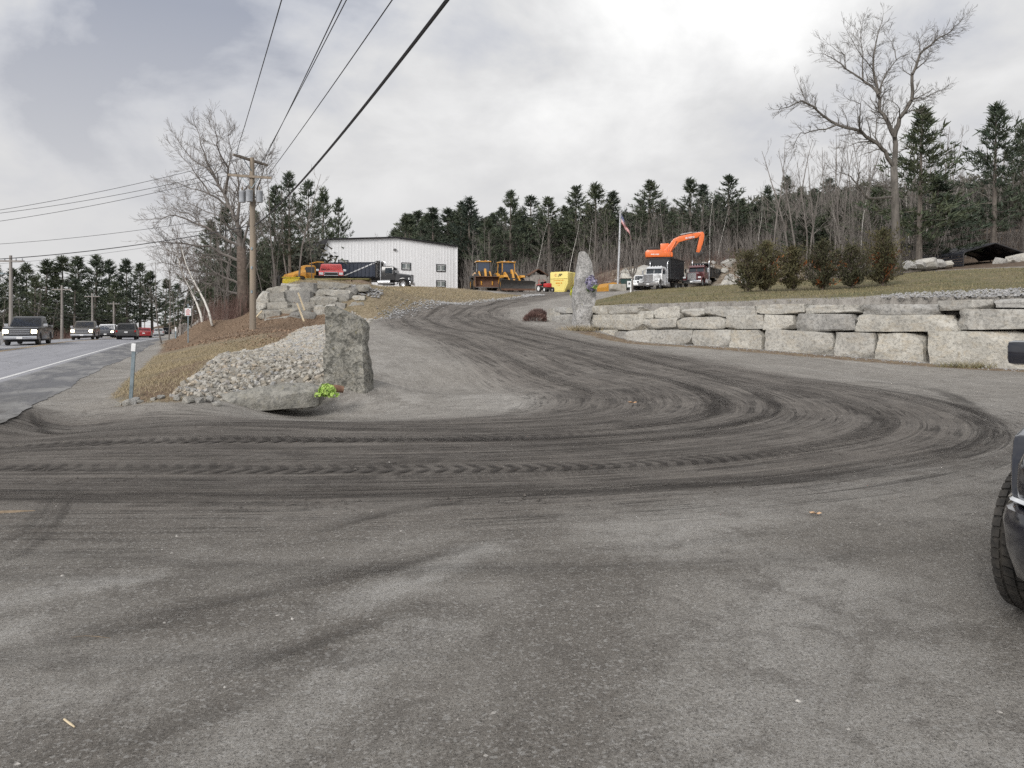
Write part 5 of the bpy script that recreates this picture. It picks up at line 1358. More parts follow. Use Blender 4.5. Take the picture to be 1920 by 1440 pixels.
for i, (px, top, base, d, w_, lab) in enumerate(((1402, 462, 550, 46.5, 1.35, 'leftmost of the ragged cedars on the lawn'), (1437, 440, 549, 47, 1.35, 'second ragged cedar from the left on the lawn'), (1487, 450, 546, 47.5, 1.3, 'dark cedar with bare tip, third from the left on the lawn'), (1542, 437, 545, 47, 1.5, 'cedar with rust-brown dead patch in the middle of the lawn row'), (1597, 450, 543, 47, 1.4, 'cedar second from the right on the lawn'), (1655, 412, 540, 47, 1.5, 'tallest cedar at the right end of the lawn row'))):
    x = PX(px, d); z = float(L(x, d)[0]); ht = (P(px, top, d).z - z) * .84
    o = cedar('cedar_tree', 500 + i, ht, w_, lab); o.location = (x, d, z)
# ================================================================ vehicles  (local +X forward, +Y left, origin on the ground)
def lathe_y(mb, prof, n=20, c=(0, 0, 0)):
    """prof: (radius, y) closed ring of points, turned about the Y axis"""
    b = len(mb.v); m = len(prof)
    for k in range(n):
        a = 2 * math.pi * k / n
        for (rr_, y) in prof: mb.v.append((c[0] + rr_ * math.cos(a), c[1] + y, c[2] + rr_ * math.sin(a)))
    for k in range(n):
        for j in range(m):
            a0 = b + k * m + j; a1 = b + k * m + (j + 1) % m; c0 = b + ((k + 1) % n) * m + j; c1 = b + ((k + 1) % n) * m + (j + 1) % m
            mb.f.append((a0, a1, c1, c0))
    return mb
_wheel_cache = {}
def wheel(parent, x, y, rad, wid, rim='steel', n=20, lugs=0, name='wheel', yaw=0.0):
    key = (round(rad, 3), round(wid, 3), rim, n, lugs)
    if key not in _wheel_cache:
        mb = MB(); h2 = wid / 2
        lathe_y(mb, [(rad * .58, -h2 * .8), (rad * .80, -h2), (rad * .95, -h2 * .92), (rad, -h2 * .62), (rad, h2 * .62), (rad * .95, h2 * .92), (rad * .80, h2), (rad * .58, h2 * .8)], n)
        if lugs:
            for k in range(lugs):
                a = 2 * math.pi * k / lugs
                for sd in (-1, 1):
                    a2 = a + (math.pi / lugs if sd > 0 else 0); ca, sa = math.cos(a2), math.sin(a2); ca2, sa2 = math.cos(a2 + .16), math.sin(a2 + .16)
                    mb.bar((rad * ca * .995, sd * h2 * .98, rad * sa * .995), (rad * ca2 * 1.0, sd * h2 * .08, rad * sa2 * 1.0), rad * .09, rad * .07)
        t = mb.mesh('wheel', M['rubber'], True)
        rm = MB(); lathe_y(rm, [(rad * .10, -h2 * .35), (rad * .50, -h2 * .45), (rad * .60, -h2 * .82), (rad * .60, h2 * .82), (rad * .50, h2 * .45), (rad * .10, h2 * .35), (.001, h2 * .3), (.001, -h2 * .3)], n)
        lathe_y(rm, [(.001, -h2 * .75), (rad * .16, -h2 * .7), (rad * .18, -h2 * .3), (rad * .18, h2 * .3), (rad * .16, h2 * .7), (.001, h2 * .75)], 10)
        for k in range(8):
            a = 2 * math.pi * k / 8
            for sd in (-1, 1): rm.cyl((rad * .33 * math.cos(a), sd * h2 * .36, rad * .33 * math.sin(a)), (rad * .33 * math.cos(a), sd * h2 * .48, rad * .33 * math.sin(a)), rad * .05, 6)
        _wheel_cache[key] = (t, rm.mesh('rim', M[rim], True))
    t, rm = _wheel_cache[key]
    o = link(name, t, parent, (x, y, rad), (0, 0, yaw)); link('rim', rm, o); return o
def part(name, mb, m, parent, smooth=False, **k):
    o = mb.build(name, M[m] if isinstance(m, str) else m, parent, smooth=False)
    if smooth: sm_angle(o, 40)
    return o
def arch(cx, z0, rad, n=7):
    """wheel arch cut, from rear to front along the sill (going towards +x means clockwise)"""
    return [(cx - rad * math.cos(math.pi * k / n), z0 + rad * math.sin(math.pi * k / n) * 1.0) for k in range(n + 1)]
def quad_panel(mb, a, b, c, d, t=.02):
    a, b, c, d = map(Vector, (a, b, c, d)); n = (b - a).cross(d - a).normalized() * t
    mb.add([a, b, c, d, a + n, b + n, c + n, d + n], [(0, 3, 2, 1), (4, 5, 6, 7), (0, 1, 5, 4), (1, 2, 6, 5), (2, 3, 7, 6), (3, 0, 4, 7)]); return mb

for nm, c in (('p_black', (0.012, 0.013, 0.016)), ('p_charcoal', (0.035, 0.035, 0.037)), ('p_red', (0.55, 0.03, 0.03)), ('p_tan', (0.07, 0.062, 0.05)), ('p_silver', (0.42, 0.43, 0.44)), ('p_darkred', (0.30, 0.02, 0.025)), ('p_maroon', (0.10, 0.012, 0.018)), ('p_orange', (0.80, 0.17, 0.035)), ('p_yellow', (0.60, 0.29, 0.035)), ('p_lemon', (0.80, 0.62, 0.09)), ('p_navy', (0.012, 0.02, 0.04)), ('p_boxblack', (0.02, 0.022, 0.026)), ('p_green', (0.012, 0.05, 0.045))):
    M[nm] = paint(nm, c, amt=.15 if nm in ('p_lemon', 'p_orange') else .4 if nm == 'p_yellow' else .08 if nm in ('p_black', 'p_charcoal', 'p_navy', 'p_boxblack') else .25, rough=.32)
M['roof_sheen'] = M['white_paint']

def car(name, kind, body, label, loc, rz, lights=False, cat='car', grille='chrome', scale=1.0, roof=None, plough=False, light_bar=False):
    o = empty(name, loc, rz, label, cat, scale=scale)
    if kind == 'pickup': Lf, Lr, wd, belt, rad, wx = 2.95, -2.95, 1.0, 1.12, .40, (1.95, -1.75)
    elif kind == 'suv': Lf, Lr, wd, belt, rad, wx = 2.45, -2.45, .98, 1.05, .38, (1.5, -1.45)
    else: Lf, Lr, wd, belt, rad, wx = 2.4, -2.45, .92, .88, .33, (1.45, -1.4)
    sill = .36 if kind != 'sedan' else .24
    ar = rad * 1.22
    hoodz = {'pickup': 1.20, 'suv': 1.08, 'sedan': .86}[kind]; bk = {'pickup': 1.32, 'suv': 1.10, 'sedan': .98}[kind]
    cab0 = {'pickup': 1.05, 'suv': 1.0, 'sedan': .85}[kind]      # base of windscreen
    prof = [(Lr, sill + .18), (Lr + .08, sill + .05)] + arch(wx[1], sill, ar) + arch(wx[0], sill, ar) + [(Lf - .12, sill + .02), (Lf, sill + .18), (Lf, hoodz - .22), (Lf - .10, hoodz - .06), (Lf - .5, hoodz), (cab0 + .12, hoodz + .06)]
    if kind == 'pickup': prof += [(cab0 - .05, belt + .1), (-.95, belt + .1), (-1.0, bk), (Lr + .04, bk), (Lr, bk - .04)]
    elif kind == 'suv': prof += [(cab0 - .05, belt), (Lr + .12, belt + .06), (Lr + .02, belt - .1)]
    else: prof += [(cab0 - .05, belt), (-1.3, belt + .06), (Lr + .35, bk), (Lr + .02, bk - .06)]
    mb = MB(); mb.prism(prof, -wd, wd, 'y', .05)
    part('body', mb, body, o, True)
    # cab
    rh = {'pickup': 1.93, 'suv': 1.78, 'sedan': 1.43}[kind]
    xa, xb, xc, xd = {'pickup': (cab0, .35, -.75, -1.05), 'suv': (cab0, .25, -1.9, -2.38), 'sedan': (cab0, .05, -.95, -1.75)}[kind]
    bz = belt + (.08 if kind == 'pickup' else -.02); wt = wd * .80; wb = wd * .965
    cabm = MB(); cabm.loft([[(xd, -wb, bz), (xa, -wb, bz), (xa, wb, bz), (xd, wb, bz)], [(xc - .08, -wt - .05, rh - .07), (xb + .1, -wt - .05, rh - .07), (xb + .1, wt + .05, rh - .07), (xc - .08, wt + .05, rh - .07)], [(xc + .02, -wt + .08, rh), (xb - .1, -wt + .08, rh - .005), (xb - .1, wt - .08, rh - .005), (xc + .02, wt - .08, rh)]])
    part('cab', cabm, roof or body, o, True)
    g = MB(); zt = rh - .12; f = .03
    def on(x0, x1, t): return x0 + (x1 - x0) * t
    wz = bz + .06
    t0, t1 = (wz - bz) / (rh - .07 - bz), (zt - bz) / (rh - .07 - bz)
    quad_panel(g, (on(xa, xb + .1, t0), wb * .92 * (1 - t0) + (wt) * t0 * .95, wz), (on(xa, xb + .1, t1), wt * .97, zt), (on(xa, xb + .1, t1), -wt * .97, zt), (on(xa, xb + .1, t0), -wb * .92, wz), -.012)
    part('windscreen', g, 'glass_blue' if lights else 'glass', o)
    g = MB(); quad_panel(g, (on(xd, xc - .08, t0), -wb * .9, wz), (on(xd, xc - .08, t1), -wt * .95, zt), (on(xd, xc - .08, t1), wt * .95, zt), (on(xd, xc - .08, t0), wb * .9, wz), -.012)
    part('rear_window', g, 'glass', o)
    mids = {'pickup': (-.25,), 'suv': (-.35, -1.45), 'sedan': (-.4,)}[kind]
    xs = [None, *mids, None]
    for sd in (-1, 1):
        for i in range(len(xs) - 1):
            def sx(t, j, first):
                if j is None: return on(xa, xb + .1, t) - .12 if first else on(xd, xc - .08, t) + .10
                return j - .04 if not first else j + .04
            f0, r0 = (sx(t0, xs[i], True) if i == 0 else xs[i] - .03), (sx(t0, xs[i + 1], False) if xs[i + 1] is None else xs[i + 1] + .03)
            f1, r1 = (sx(t1, xs[i], True) if i == 0 else xs[i] - .03), (sx(t1, xs[i + 1], False) if xs[i + 1] is None else xs[i + 1] + .03)
            y0 = sd * (wb + (wt + .05 - wb) * t0); y1 = sd * (wb + (wt + .05 - wb) * t1)
            g = MB(); quad_panel(g, (f0, y0, wz), (f1, y1, zt), (r1, y1, zt), (r0, y0, wz), .012 * sd); part('side_window', g, 'glass', o)
    # nose
    gz0, gz1 = sill + .22, hoodz - .12; gw = wd * (.58 if kind != 'sedan' else .5)
    g = MB(); g.box((Lf + .005, 0, (gz0 + gz1) / 2 + .06), (.05, gw * 2, (gz1 - gz0) * .62), bev=.015); gr = part('grille', g, 'black_plastic', o)
    if kind != 'sedan' or grille == 'chrome':
        for k in range(3):
            z = gz0 + (gz1 - gz0) * (.36 + .26 * k); part('grille_bar', MB().box((Lf + .035, 0, z), (.05, gw * 1.96, .055 if kind == 'pickup' else .03), bev=.01), grille, gr)
    for sd in (-1, 1):
        part('headlight', MB().box((Lf - .02, sd * (gw + (wd - gw) * .52), gz0 + (gz1 - gz0) * .66), (.10, (wd - gw) * .74, (gz1 - gz0) * .42), bev=.02), 'lamp_on' if lights else 'lamp_off', o)
        part('tail_light', MB().box((Lr + .02, sd * (wd - .09), bk - .28 if kind == 'pickup' else belt - .12), (.06, .16, .36 if kind == 'pickup' else .2), bev=.015), 'red_lens', o)
        part('mirror', MB().box((cab0 - .12, sd * (wd + .14), bz + .12), (.14, .24, .2 if kind == 'pickup' else .15), bev=.03), 'chrome' if kind == 'pickup' else body, o)
        part('door_handle', MB().box((.0 if kind == 'pickup' else .1, sd * (wd + .005), bz - .15), (.2, .03, .04)), 'chrome', o)
        part('running_board', MB().box((0.1, sd * (wd - .04), sill - .04), (2.0, .16, .05)), 'dark_metal', o)
    part('front_bumper', MB().box((Lf + .05, 0, sill + .16), (.18, wd * 1.96, .22), bev=.05), 'chrome' if kind == 'pickup' else body, o, True)
    part('rear_bumper', MB().box((Lr - .04, 0, sill + .16), (.16, wd * 1.92, .2), bev=.04), 'chrome' if kind == 'pickup' else body, o, True)
    part('number_plate', MB().box((Lf + .15, 0, sill + .16), (.015, .32, .15)), 'white_paint', o)
    part('number_plate', MB().box((Lr - .03, 0, belt - .22), (.02, .32, .15)), 'white_paint', o)
    part('underbody', MB().box((0, 0, sill - .02), (Lf - Lr - .7, wd * 1.5, .2)), 'black_plastic', o)
    for x in wx:
        for sd in (-1, 1): wheel(o, x, sd * (wd - .14), rad, .26, 'aluminium')
    if light_bar: part('roof_rack', MB().box((-.8, 0, rh + .05), (1.8, wd * 1.3, .05)), 'black_plastic', o)
    if plough:
        pl = MB()
        secs = []
        for y in (-1.35, -1.0, 0, 1.0, 1.35):
            bx = Lf + .85 - abs(y) * .12 + (.10 if abs(y) > 1.2 else 0); secs.append([(bx, y, .05), (bx - .12, y, .30), (bx - .08, y, .52), (bx + .10, y, .68), (bx + .06, y, .70), (bx - .14, y, .54), (bx - .18, y, .28), (bx - .06, y, .03)])
        pl.loft(secs); pb = part('plough_blade', pl, 'dark_metal', o)
        part('plough_frame', MB().bar((Lf, -.4, .5), (Lf + .75, -.4, .5), .1).bar((Lf, .4, .5), (Lf + .75, .4, .5), .1).bar((Lf + .1, -.5, .9), (Lf + .1, .5, .9), .08), 'dark_metal', o)
    return o
road_heading = math.atan2(RT.y, RT.x)
def on_road(d, w):
    """point on the road at depth d and w metres left of the white line"""
    s = (d - RO.y - RN.y * w) / RT.y; x = RO.x + RT.x * s + RN.x * w
    return (x, d, float(road_z(x, d)))
IN, OUT = road_heading + math.pi, road_heading
car('pickup_truck', 'pickup', 'p_black', 'black pickup with chrome grille and lit headlights at the left edge', on_road(52.0, 5.55), IN, True, 'pickup', roof=None)
car('pickup_truck', 'pickup', 'p_tan', 'dark bronze pickup with lit headlights, second oncoming from the left', on_road(78.5, 5.6), IN, True, 'pickup')
car('suv', 'suv', 'p_charcoal', 'oncoming dark car with white roof and glaring headlights behind the bronze pickup', on_road(98, 5.7), IN, True, 'car', roof='white_paint')
car('hatchback', 'suv', 'white_paint', 'white car half hidden behind the charcoal SUV', on_road(112, 5.7), IN, True, 'car')
car('suv', 'suv', 'p_charcoal', 'charcoal SUV seen from behind, driving away', on_road(83, 1.95), OUT, False, 'SUV', light_bar=True)
car('sedan', 'sedan', 'p_darkred', 'red sedan driving away ahead of the charcoal SUV', on_road(109, 1.95), OUT, False, 'sedan')
car('sedan', 'sedan', 'p_silver', 'pale silver car driving away beyond the red sedan', on_road(148, 1.95), OUT, False, 'car')
car('suv', 'suv', 'p_black', 'small dark car farthest along the road', on_road(186, 1.95), OUT, False, 'car')
car('sedan', 'sedan', 'white_paint', 'front corner of a white car cut off by the left edge', on_road(40.4, 5.95), IN, True, 'car')
# red pickup with plough in the yard
xx = PX(621, 66); car('pickup_truck', 'pickup', 'p_red', 'red pickup with a black snow plough parked above the boulder wall', (xx, 66, h(xx, 66) + .35), math.atan2(-66, -xx), False, 'pickup', plough=True)
# white SUV beside the white truck
xx = PX(1203, 93); car('suv', 'suv', 'white_paint', 'white SUV half hidden left of the white truck', (xx, 93, h(xx, 93)), R(-100), False, 'SUV')

# ---------------------------------------------------------------- heavy trucks
def heavy_truck(name, paintk, label, loc, rz, bodyk, roof_lights=True, bumper='chrome', stacks=True, hoodk=None):
    o = empty(name, loc, rz, label, 'truck'); hk = hoodk or paintk
    # frame and axles
    part('chassis', MB().box((-2.1, .42, .95), (8.6, .12, .28)).box((-2.1, -.42, .95), (8.6, .12, .28)).box((-1.0, 0, .9), (.2, .9, .2)).box((-4.5, 0, .9), (.2, .9, .2)), 'dark_metal', o)
    # bonnet: slopes and narrows forward
    hd = MB(); hd.loft([[(1.15, -.95, .95), (1.15, .95, .95), (1.15, .88, 1.75), (1.15, .55, 1.92), (1.15, -.55, 1.92), (1.15, -.88, 1.75)], [(2.9, -.78, .85), (2.9, .78, .85), (2.9, .72, 1.55), (2.9, .5, 1.68), (2.9, -.5, 1.68), (2.9, -.72, 1.55)], [(3.05, -.66, .85), (3.05, .66, .85), (3.05, .62, 1.52), (3.05, .45, 1.6), (3.05, -.45, 1.6), (3.05, -.62, 1.52)]])
    part('bonnet', hd, hk, o, True)
    g = MB().box((3.06, 0, 1.24), (.06, 1.02, .78), bev=.02); gr = part('grille', g, 'steel', o)
    fr = MB(); fr.box((3.10, 0, 1.65), (.07, 1.14, .07)).box((3.10, 0, .84), (.07, 1.14, .06)).box((3.10, .55, 1.24), (.07, .06, .8)).box((3.10, -.55, 1.24), (.07, .06, .8)).box((3.11, 0, 1.24), (.05, .04, .8)); part('grille_surround', fr, 'chrome', gr)
    gl = MB()
    for k in range(12): gl.box((3.095, -.48 + k * .087, 1.24), (.02, .02, .76))
    part('grille_bars', gl, 'chrome', gr)
    for sd in (-1, 1):
        fe = MB(); sec = []
        for k in range(9):
            a = math.pi * k / 8; xq = 2.2 + .68 * math.cos(a); zq = .62 + .66 * math.sin(a)
            sec.append([(xq, sd * .72, zq), (xq, sd * 1.18, zq - .02), (xq * .985 + .03, sd * 1.2, zq - .10), (xq * .985 + .03, sd * .72, zq - .07)])
        fe.loft(sec); part('fender', fe, hk, o, True)
        part('headlight', MB().box((2.93, sd * .93, 1.12), (.14, .34, .2), bev=.03), 'lamp_off', o)
        part('fuel_tank', MB().cyl((-.9, sd * .98, .72), (.6, sd * .98, .72), .30, 16), 'aluminium', o, True)
        part('step', MB().box((.75, sd * 1.02, .6), (.5, .3, .06)), 'aluminium', o)
        mr = MB().bar((.95, sd * 1.02, 2.3), (1.0, sd * 1.38, 2.32), .03).bar((.95, sd * 1.02, 1.75), (1.0, sd * 1.38, 1.78), .03).box((1.0, sd * 1.4, 2.05), (.08, .2, .5), bev=.02); part('mirror', mr, 'chrome', o)
        if stacks:
            st = MB().tube([(-.62, sd * 1.06, .7), (-.62, sd * 1.06, 1.4)], [.07, .07], 10).tube([(-.62, sd * 1.06, 1.4), (-.62, sd * 1.06, 2.5)], [.12, .12], 12).tube([(-.62, sd * 1.06, 2.5), (-.62, sd * 1.06, 3.15), (-.66, sd * 1.08, 3.32), (-.78, sd * 1.12, 3.42)], [.075, .075, .075, .075], 10); part('exhaust_stack', st, 'chrome', o, True)
    part('bumper', MB().prism([(3.0, .42), (3.18, .40), (3.2, .76), (3.02, .8)], -1.18, 1.18, 'y', .03), bumper, o, True)
    part('number_plate', MB().box((3.215, 0, .6), (.02, .32, .16)), 'white_paint', o)
    # cab
    cb = MB(); cb.loft([[(-.5, -1.0, 1.0), (1.18, -1.0, 1.0), (1.18, 1.0, 1.0), (-.5, 1.0, 1.0)], [(-.5, -1.0, 1.78), (1.18, -1.0, 1.78), (1.18, 1.0, 1.78), (-.5, 1.0, 1.78)], [(-.48, -.96, 2.58), (.92, -.96, 2.58), (.92, .96, 2.58), (-.48, .96, 2.58)], [(-.40, -.86, 2.74), (.72, -.86, 2.74), (.72, .86, 2.74), (-.40, .86, 2.74)]]); part('cab', cb, paintk, o, True)
    for sd in (-1, 1):
        g = MB(); quad_panel(g, (1.165, sd * .03, 1.90), (.955, sd * .03, 2.52), (.955, sd * .90, 2.52), (1.165, sd * .92, 1.90), .015 * -sd); part('windscreen', g, 'glass', o)
        g = MB(); quad_panel(g, (.92, sd * 1.0, 1.85), (.78, sd * .965, 2.5), (-.05, sd * .965, 2.5), (-.05, sd * 1.0, 1.85), .015 * sd); part('side_window', g, 'glass', o)
        part('door_handle', MB().box((.05, sd * 1.015, 1.62), (.16, .03, .05)), 'chrome', o)
    part('sun_visor', MB().prism([(.90, 2.56), (1.22, 2.44), (1.23, 2.47), (.88, 2.64)], -.95, .95), 'chrome' if paintk == 'white_paint' else paintk, o)
    if roof_lights:
        for k in range(5): part('roof_light', MB().box((.55, -.68 + k * .34, 2.79), (.16, .10, .09), bev=.02), 'lamp_off', o)
    wheel(o, 2.2, .98, .52, .30, 'aluminium'); wheel(o, 2.2, -.98, .52, .30, 'aluminium')
    for x in (-3.6, -4.95):
        for sd in (-1, 1):
            wheel(o, x, sd * .76, .52, .27, 'aluminium'); wheel(o, x, sd * 1.08, .52, .27, 'aluminium')
            part('mud_flap', MB().box((-5.75, sd * .92, .65), (.03, .6, .75)), 'black_plastic', o) if x < -4 else None
    if bodyk == 'container':
        rail = MB().box((-3.0, .42, 1.24), (7.0, .14, .22)).box((-3.0, -.42, 1.24), (7.0, .14, .22)); part('hoist_rail', rail, 'dark_metal', o)
        bx = empty  # container is its own thing
    elif bodyk == 'dump':
        bd = MB()
        for sd in (-1, 1):
            bd.prism([(-5.9, 1.35), (-1.0, 1.35), (-.8, 2.62), (-6.0, 2.45)], sd * 1.2, sd * 1.12)
            for k in range(7): bd.box((-1.3 - k * .72, sd * 1.235, 1.95), (.10, .07, 1.15))
            bd.box((-3.4, sd * 1.22, 2.52), (5.1, .12, .12))
        bd.box((-3.4, 0, 1.32), (5.0, 2.38, .10)).box((-.88, 0, 2.0), (.08, 2.3, 1.3)).box((-5.98, 0, 1.9), (.08, 2.34, 1.15))
        part('dump_body', bd, 'p_boxblack', o)
        part('cab_shield', MB().box((-.15, 0, 2.86), (1.5, 2.2, .06), rot=(0, R(-3), 0)).box((-.83, 0, 2.72), (.08, 2.3, .3)), 'p_boxblack', o)
        part('tarp_roll', MB().cyl((-.7, -1.2, 2.98), (-.7, 1.2, 2.98), .13, 10), 'black_plastic', o, True)
        part('tarp_arm', MB().bar((-3.4, 1.28, 1.5), (-1.0, 1.28, 2.9), .05).bar((-3.4, -1.28, 1.5), (-1.0, -1.28, 2.9), .05), 'steel', o)
        for sd in (-1, 1): part('side_skirt', MB().box((-4.3, sd * 1.22, 1.18), (2.8, .06, .2)), 'aluminium', o)
    elif bodyk == 'rolloff':
        part('hoist_rail', MB().box((-3.0, .42, 1.24), (7.0, .14, .22)).box((-3.0, -.42, 1.24), (7.0, .14, .22)), 'dark_metal', o)
        part('headache_rack', MB().box((-.85, .5, 2.2), (.08, .08, 2.0)).box((-.85, -.5, 2.2), (.08, .08, 2.0)).box((-.85, 0, 3.15), (.08, 1.9, .08)).box((-.85, 0, 2.4), (.08, 1.9, .08)), 'dark_metal', o)
        part('tarp_tower', MB().bar((-1.1, 1.0, 1.3), (-1.1, 1.0, 3.3), .12).bar((-1.1, -1.0, 1.3), (-1.1, -1.0, 3.3), .12).bar((-1.1, -1.0, 3.3), (-1.1, 1.0, 3.3), .16), 'dark_metal', o)
        part('tarp_arm', MB().bar((-1.1, -1.2, 3.2), (-6.1, -1.25, 1.15), .13), 'aluminium', o)
    return o
def container(name, label, parent_truck_loc, rz, x0, x1, z0, hgt, mk, ribs=12):
    o = empty(name, parent_truck_loc, rz, label, 'container'); wd = 1.2; ln = x1 - x0; xm = (x0 + x1) / 2
    w = MB().box((xm, 0, z0 + .05), (ln, wd * 2, .10)).box((xm, wd, z0 + hgt / 2), (ln, .05, hgt)).box((xm, -wd, z0 + hgt / 2), (ln, .05, hgt)).box((x1, 0, z0 + hgt / 2), (.05, wd * 2, hgt)).box((x0, 0, z0 + hgt / 2), (.05, wd * 2, hgt)); part('wall', w, mk, o)
    for sd in (-1, 1):
        for k in range(ribs): part('rib', MB().box((x0 + ln * (k + .5) / ribs, sd * (wd + .05), z0 + hgt / 2), (.10, .10, hgt * .98), bev=.015), mk, o)
    part('top_rail', MB().box((xm, wd + .03, z0 + hgt - .02), (ln, .14, .12)).box((xm, -wd - .03, z0 + hgt - .02), (ln, .14, .12)).box((x1 + .03, 0, z0 + hgt - .02), (.14, wd * 2 + .2, .12)).box((x0 - .03, 0, z0 + hgt - .02), (.14, wd * 2 + .2, .12)), mk, o)
    part('floor_rail', MB().box((xm, .55, z0 - .06), (ln, .12, .14)).box((xm, -.55, z0 - .06), (ln, .12, .14)), mk, o)
    return o
def face_to(px, d, extra=0.0):
    """heading that looks at the camera, turned by extra degrees to the photo's left"""
    x = PX(px, d); return math.atan2(-d, -x) - R(extra)
# white roll-off truck with the high black container
xx = PX(1232, 89.5); zt = h(xx, 89.5); hd = face_to(1232, 89.5, 19)
heavy_truck('roll_off_truck', 'white_paint', 'white roll-off truck with chrome stacks carrying a tall black container', (xx, 89.5, zt), hd, 'container', bumper='steel')
container('roll_off_container', 'tall ribbed black container on the white roll-off truck', (xx, 89.5, zt), hd, -6.6, -.95, 1.42, 2.45, 'p_boxblack')
xx = PX(1311, 95); zt = h(xx, 95)
heavy_truck('dump_truck', 'p_maroon', 'maroon dump truck with black body parked beside the white truck', (xx, 95, zt), face_to(1311, 95, 17), 'dump')
# dark roll-off truck seen from its right side
xx = PX(727, 94); zt = max(h(xx, 94), 5.6); hd = R(-6)
heavy_truck('roll_off_truck', 'p_black', 'black roll-off truck seen from the side in front of the white building', (xx, 94, zt), hd, 'rolloff')
container('roll_off_container', 'long dark blue open container on the black roll-off truck', (xx, 94, zt), hd, -8.2, -1.3, 1.42, 1.75, 'p_navy', 14)

# ---------------------------------------------------------------- wheel loaders
def loader(name, label, loc, rz, tool, cabk='dark_metal'):
    gk = cabk
    o = empty(name, loc, rz, label, 'wheel loader')
    part('rear_body', MB().prism([(-3.0, .95), (-2.9, 2.0), (-.9, 2.15), (-.2, 1.95), (-.2, .95), (-.9, .8)], -.85, .85, 'y', .06), 'p_yellow', o, True)
    part('counterweight', MB().box((-3.15, 0, 1.15), (.45, 2.3, .7), bev=.08), 'dark_metal', o, True)
    part('front_frame', MB().box((1.05, 0, 1.05), (1.9, .95, .75), bev=.06).box((1.25, 0, 1.6), (.8, .8, .6), bev=.05), 'dark_metal', o, True)
    cb = MB()
    for (x, y) in ((-.95, -.75), (-.95, .75), (.35, -.75), (.35, .75)): cb.bar((x, y, 1.9), (x * (.92 if x > 0 else 1), y * .94, 3.22), .10)
    part('cab_posts', cb, cabk, o)
    part('cab_roof', MB().box((-.3, 0, 3.28), (1.6, 1.72, .14), bev=.05), 'p_yellow', o, True)
    part('cab_floor', MB().box((-.3, 0, 1.98), (1.4, 1.6, .3), bev=.03), 'dark_metal', o)
    g = MB(); quad_panel(g, (.36, -.70, 2.15), (.33, -.66, 3.18), (.33, .66, 3.18), (.36, .70, 2.15), .02); part('windscreen', g, 'glass_blue', o)
    for sd in (-1, 1):
        g = MB(); quad_panel(g, (.3, sd * .74, 2.15), (.28, sd * .70, 3.18), (-.9, sd * .70, 3.18), (-.92, sd * .74, 2.15), .02 * sd); part('side_window', g, 'glass', o)
        part('lift_arm', MB().prism([(.55, 2.05), (.85, 2.15), (1.6, 1.7), (2.75, .75), (2.7, .45), (2.35, .5), (1.3, 1.3), (.6, 1.75)], sd * .62 - .07, sd * .62 + .07, 'y', .02), 'p_yellow', o)
        part('lift_cylinder', MB().cyl((.5, sd * .45, 1.1), (1.7, sd * .5, 1.25), .08, 8), 'chrome', o, True)
        part('mud_guard', MB().prism([(-2.6, 1.5), (-2.3, 1.72), (-1.0, 1.72), (-.8, 1.5), (-.85, 1.45), (-2.5, 1.45)], sd * .85, sd * 1.28), gk, o)
        part('front_guard', MB().prism([(.75, 1.5), (1.0, 1.74), (2.0, 1.74), (2.2, 1.5), (2.1, 1.45), (.85, 1.45)], sd * .80, sd * 1.26), gk, o)
        part('mirror', MB().bar((.4, sd * .75, 2.5), (.6, sd * 1.2, 2.55), .03).box((.6, sd * 1.22, 2.45), (.05, .2, .32), bev=.02), 'black_plastic', o)
        part('work_light', MB().box((.42, sd * .5, 3.36), (.1, .16, .1)), 'lamp_off', o)
        for x in (1.45, -1.6): wheel(o, x, sd * 1.05, .72, .52, 'p_yellow', 22, 18)
    part('z_bar', MB().prism([(1.15, 2.35), (1.4, 2.4), (1.9, 1.5), (2.2, .9), (1.95, .85), (1.5, 1.6)], -.12, .12, 'y', .02), 'p_yellow', o)
    part('tilt_cylinder', MB().cyl((.75, 0, 1.75), (1.3, 0, 2.28), .09, 8), 'chrome', o, True)
    part('beacon', MB().cyl((-.7, .4, 3.35), (-.7, .4, 3.5), .07, 8), 'amber', o, True)
    part('exhaust', MB().cyl((-1.7, -.4, 2.0), (-1.7, -.4, 2.75), .07, 8), 'dark_metal', o, True)
    if tool == 'bucket':
        b = MB(); prof = [(2.55, 1.45), (2.62, 1.47), (3.05, 1.42), (3.1, 1.38), (2.7, 1.30), (2.55, .9), (2.65, .42), (3.0, .28), (3.7, .2), (3.7, .14), (2.95, .15), (2.55, .28), (2.42, .75)]
        b.prism(prof, -1.35, 1.35); part('bucket', b, 'rust', o)
        for sd in (-1, 1): part('bucket_side', MB().prism([(2.5, 1.42), (3.05, 1.38), (3.65, .18), (2.9, .18), (2.5, .4)], sd * 1.35, sd * 1.40), 'rust', o)
        part('cutting_edge', MB().box((3.68, 0, .16), (.22, 2.8, .05)), 'steel', o)
    else:
        secs = []
        for y in (-1.85, -1.5, 0, 1.5, 1.85):
            bx = 3.1 + y * .18 + (.16 if abs(y) > 1.6 else 0); hh = 1.18 + (.0 if y < 0 else -.12 if y < 1.7 else -.25)
            secs.append([(bx, y, .05), (bx - .18, y, hh * .4), (bx - .16, y, hh * .7), (bx + .08, y, hh), (bx + .03, y, hh + .03), (bx - .23, y, hh * .72), (bx - .25, y, hh * .38), (bx - .08, y, .03)])
        part('plough_blade', MB().loft(secs), 'dark_metal', o, True)
        part('blade_edge', MB().loft([[(s[0][0] + .02, s[0][1], .02), (s[0][0] + .02, s[0][1], .22), (s[0][0] - .06, s[0][1], .22), (s[0][0] - .05, s[0][1], .02)] for s in secs]), 'rust', o)
        part('plough_frame', MB().box((2.6, 0, .55), (.5, 1.6, .5)), 'dark_metal', o)
    return o
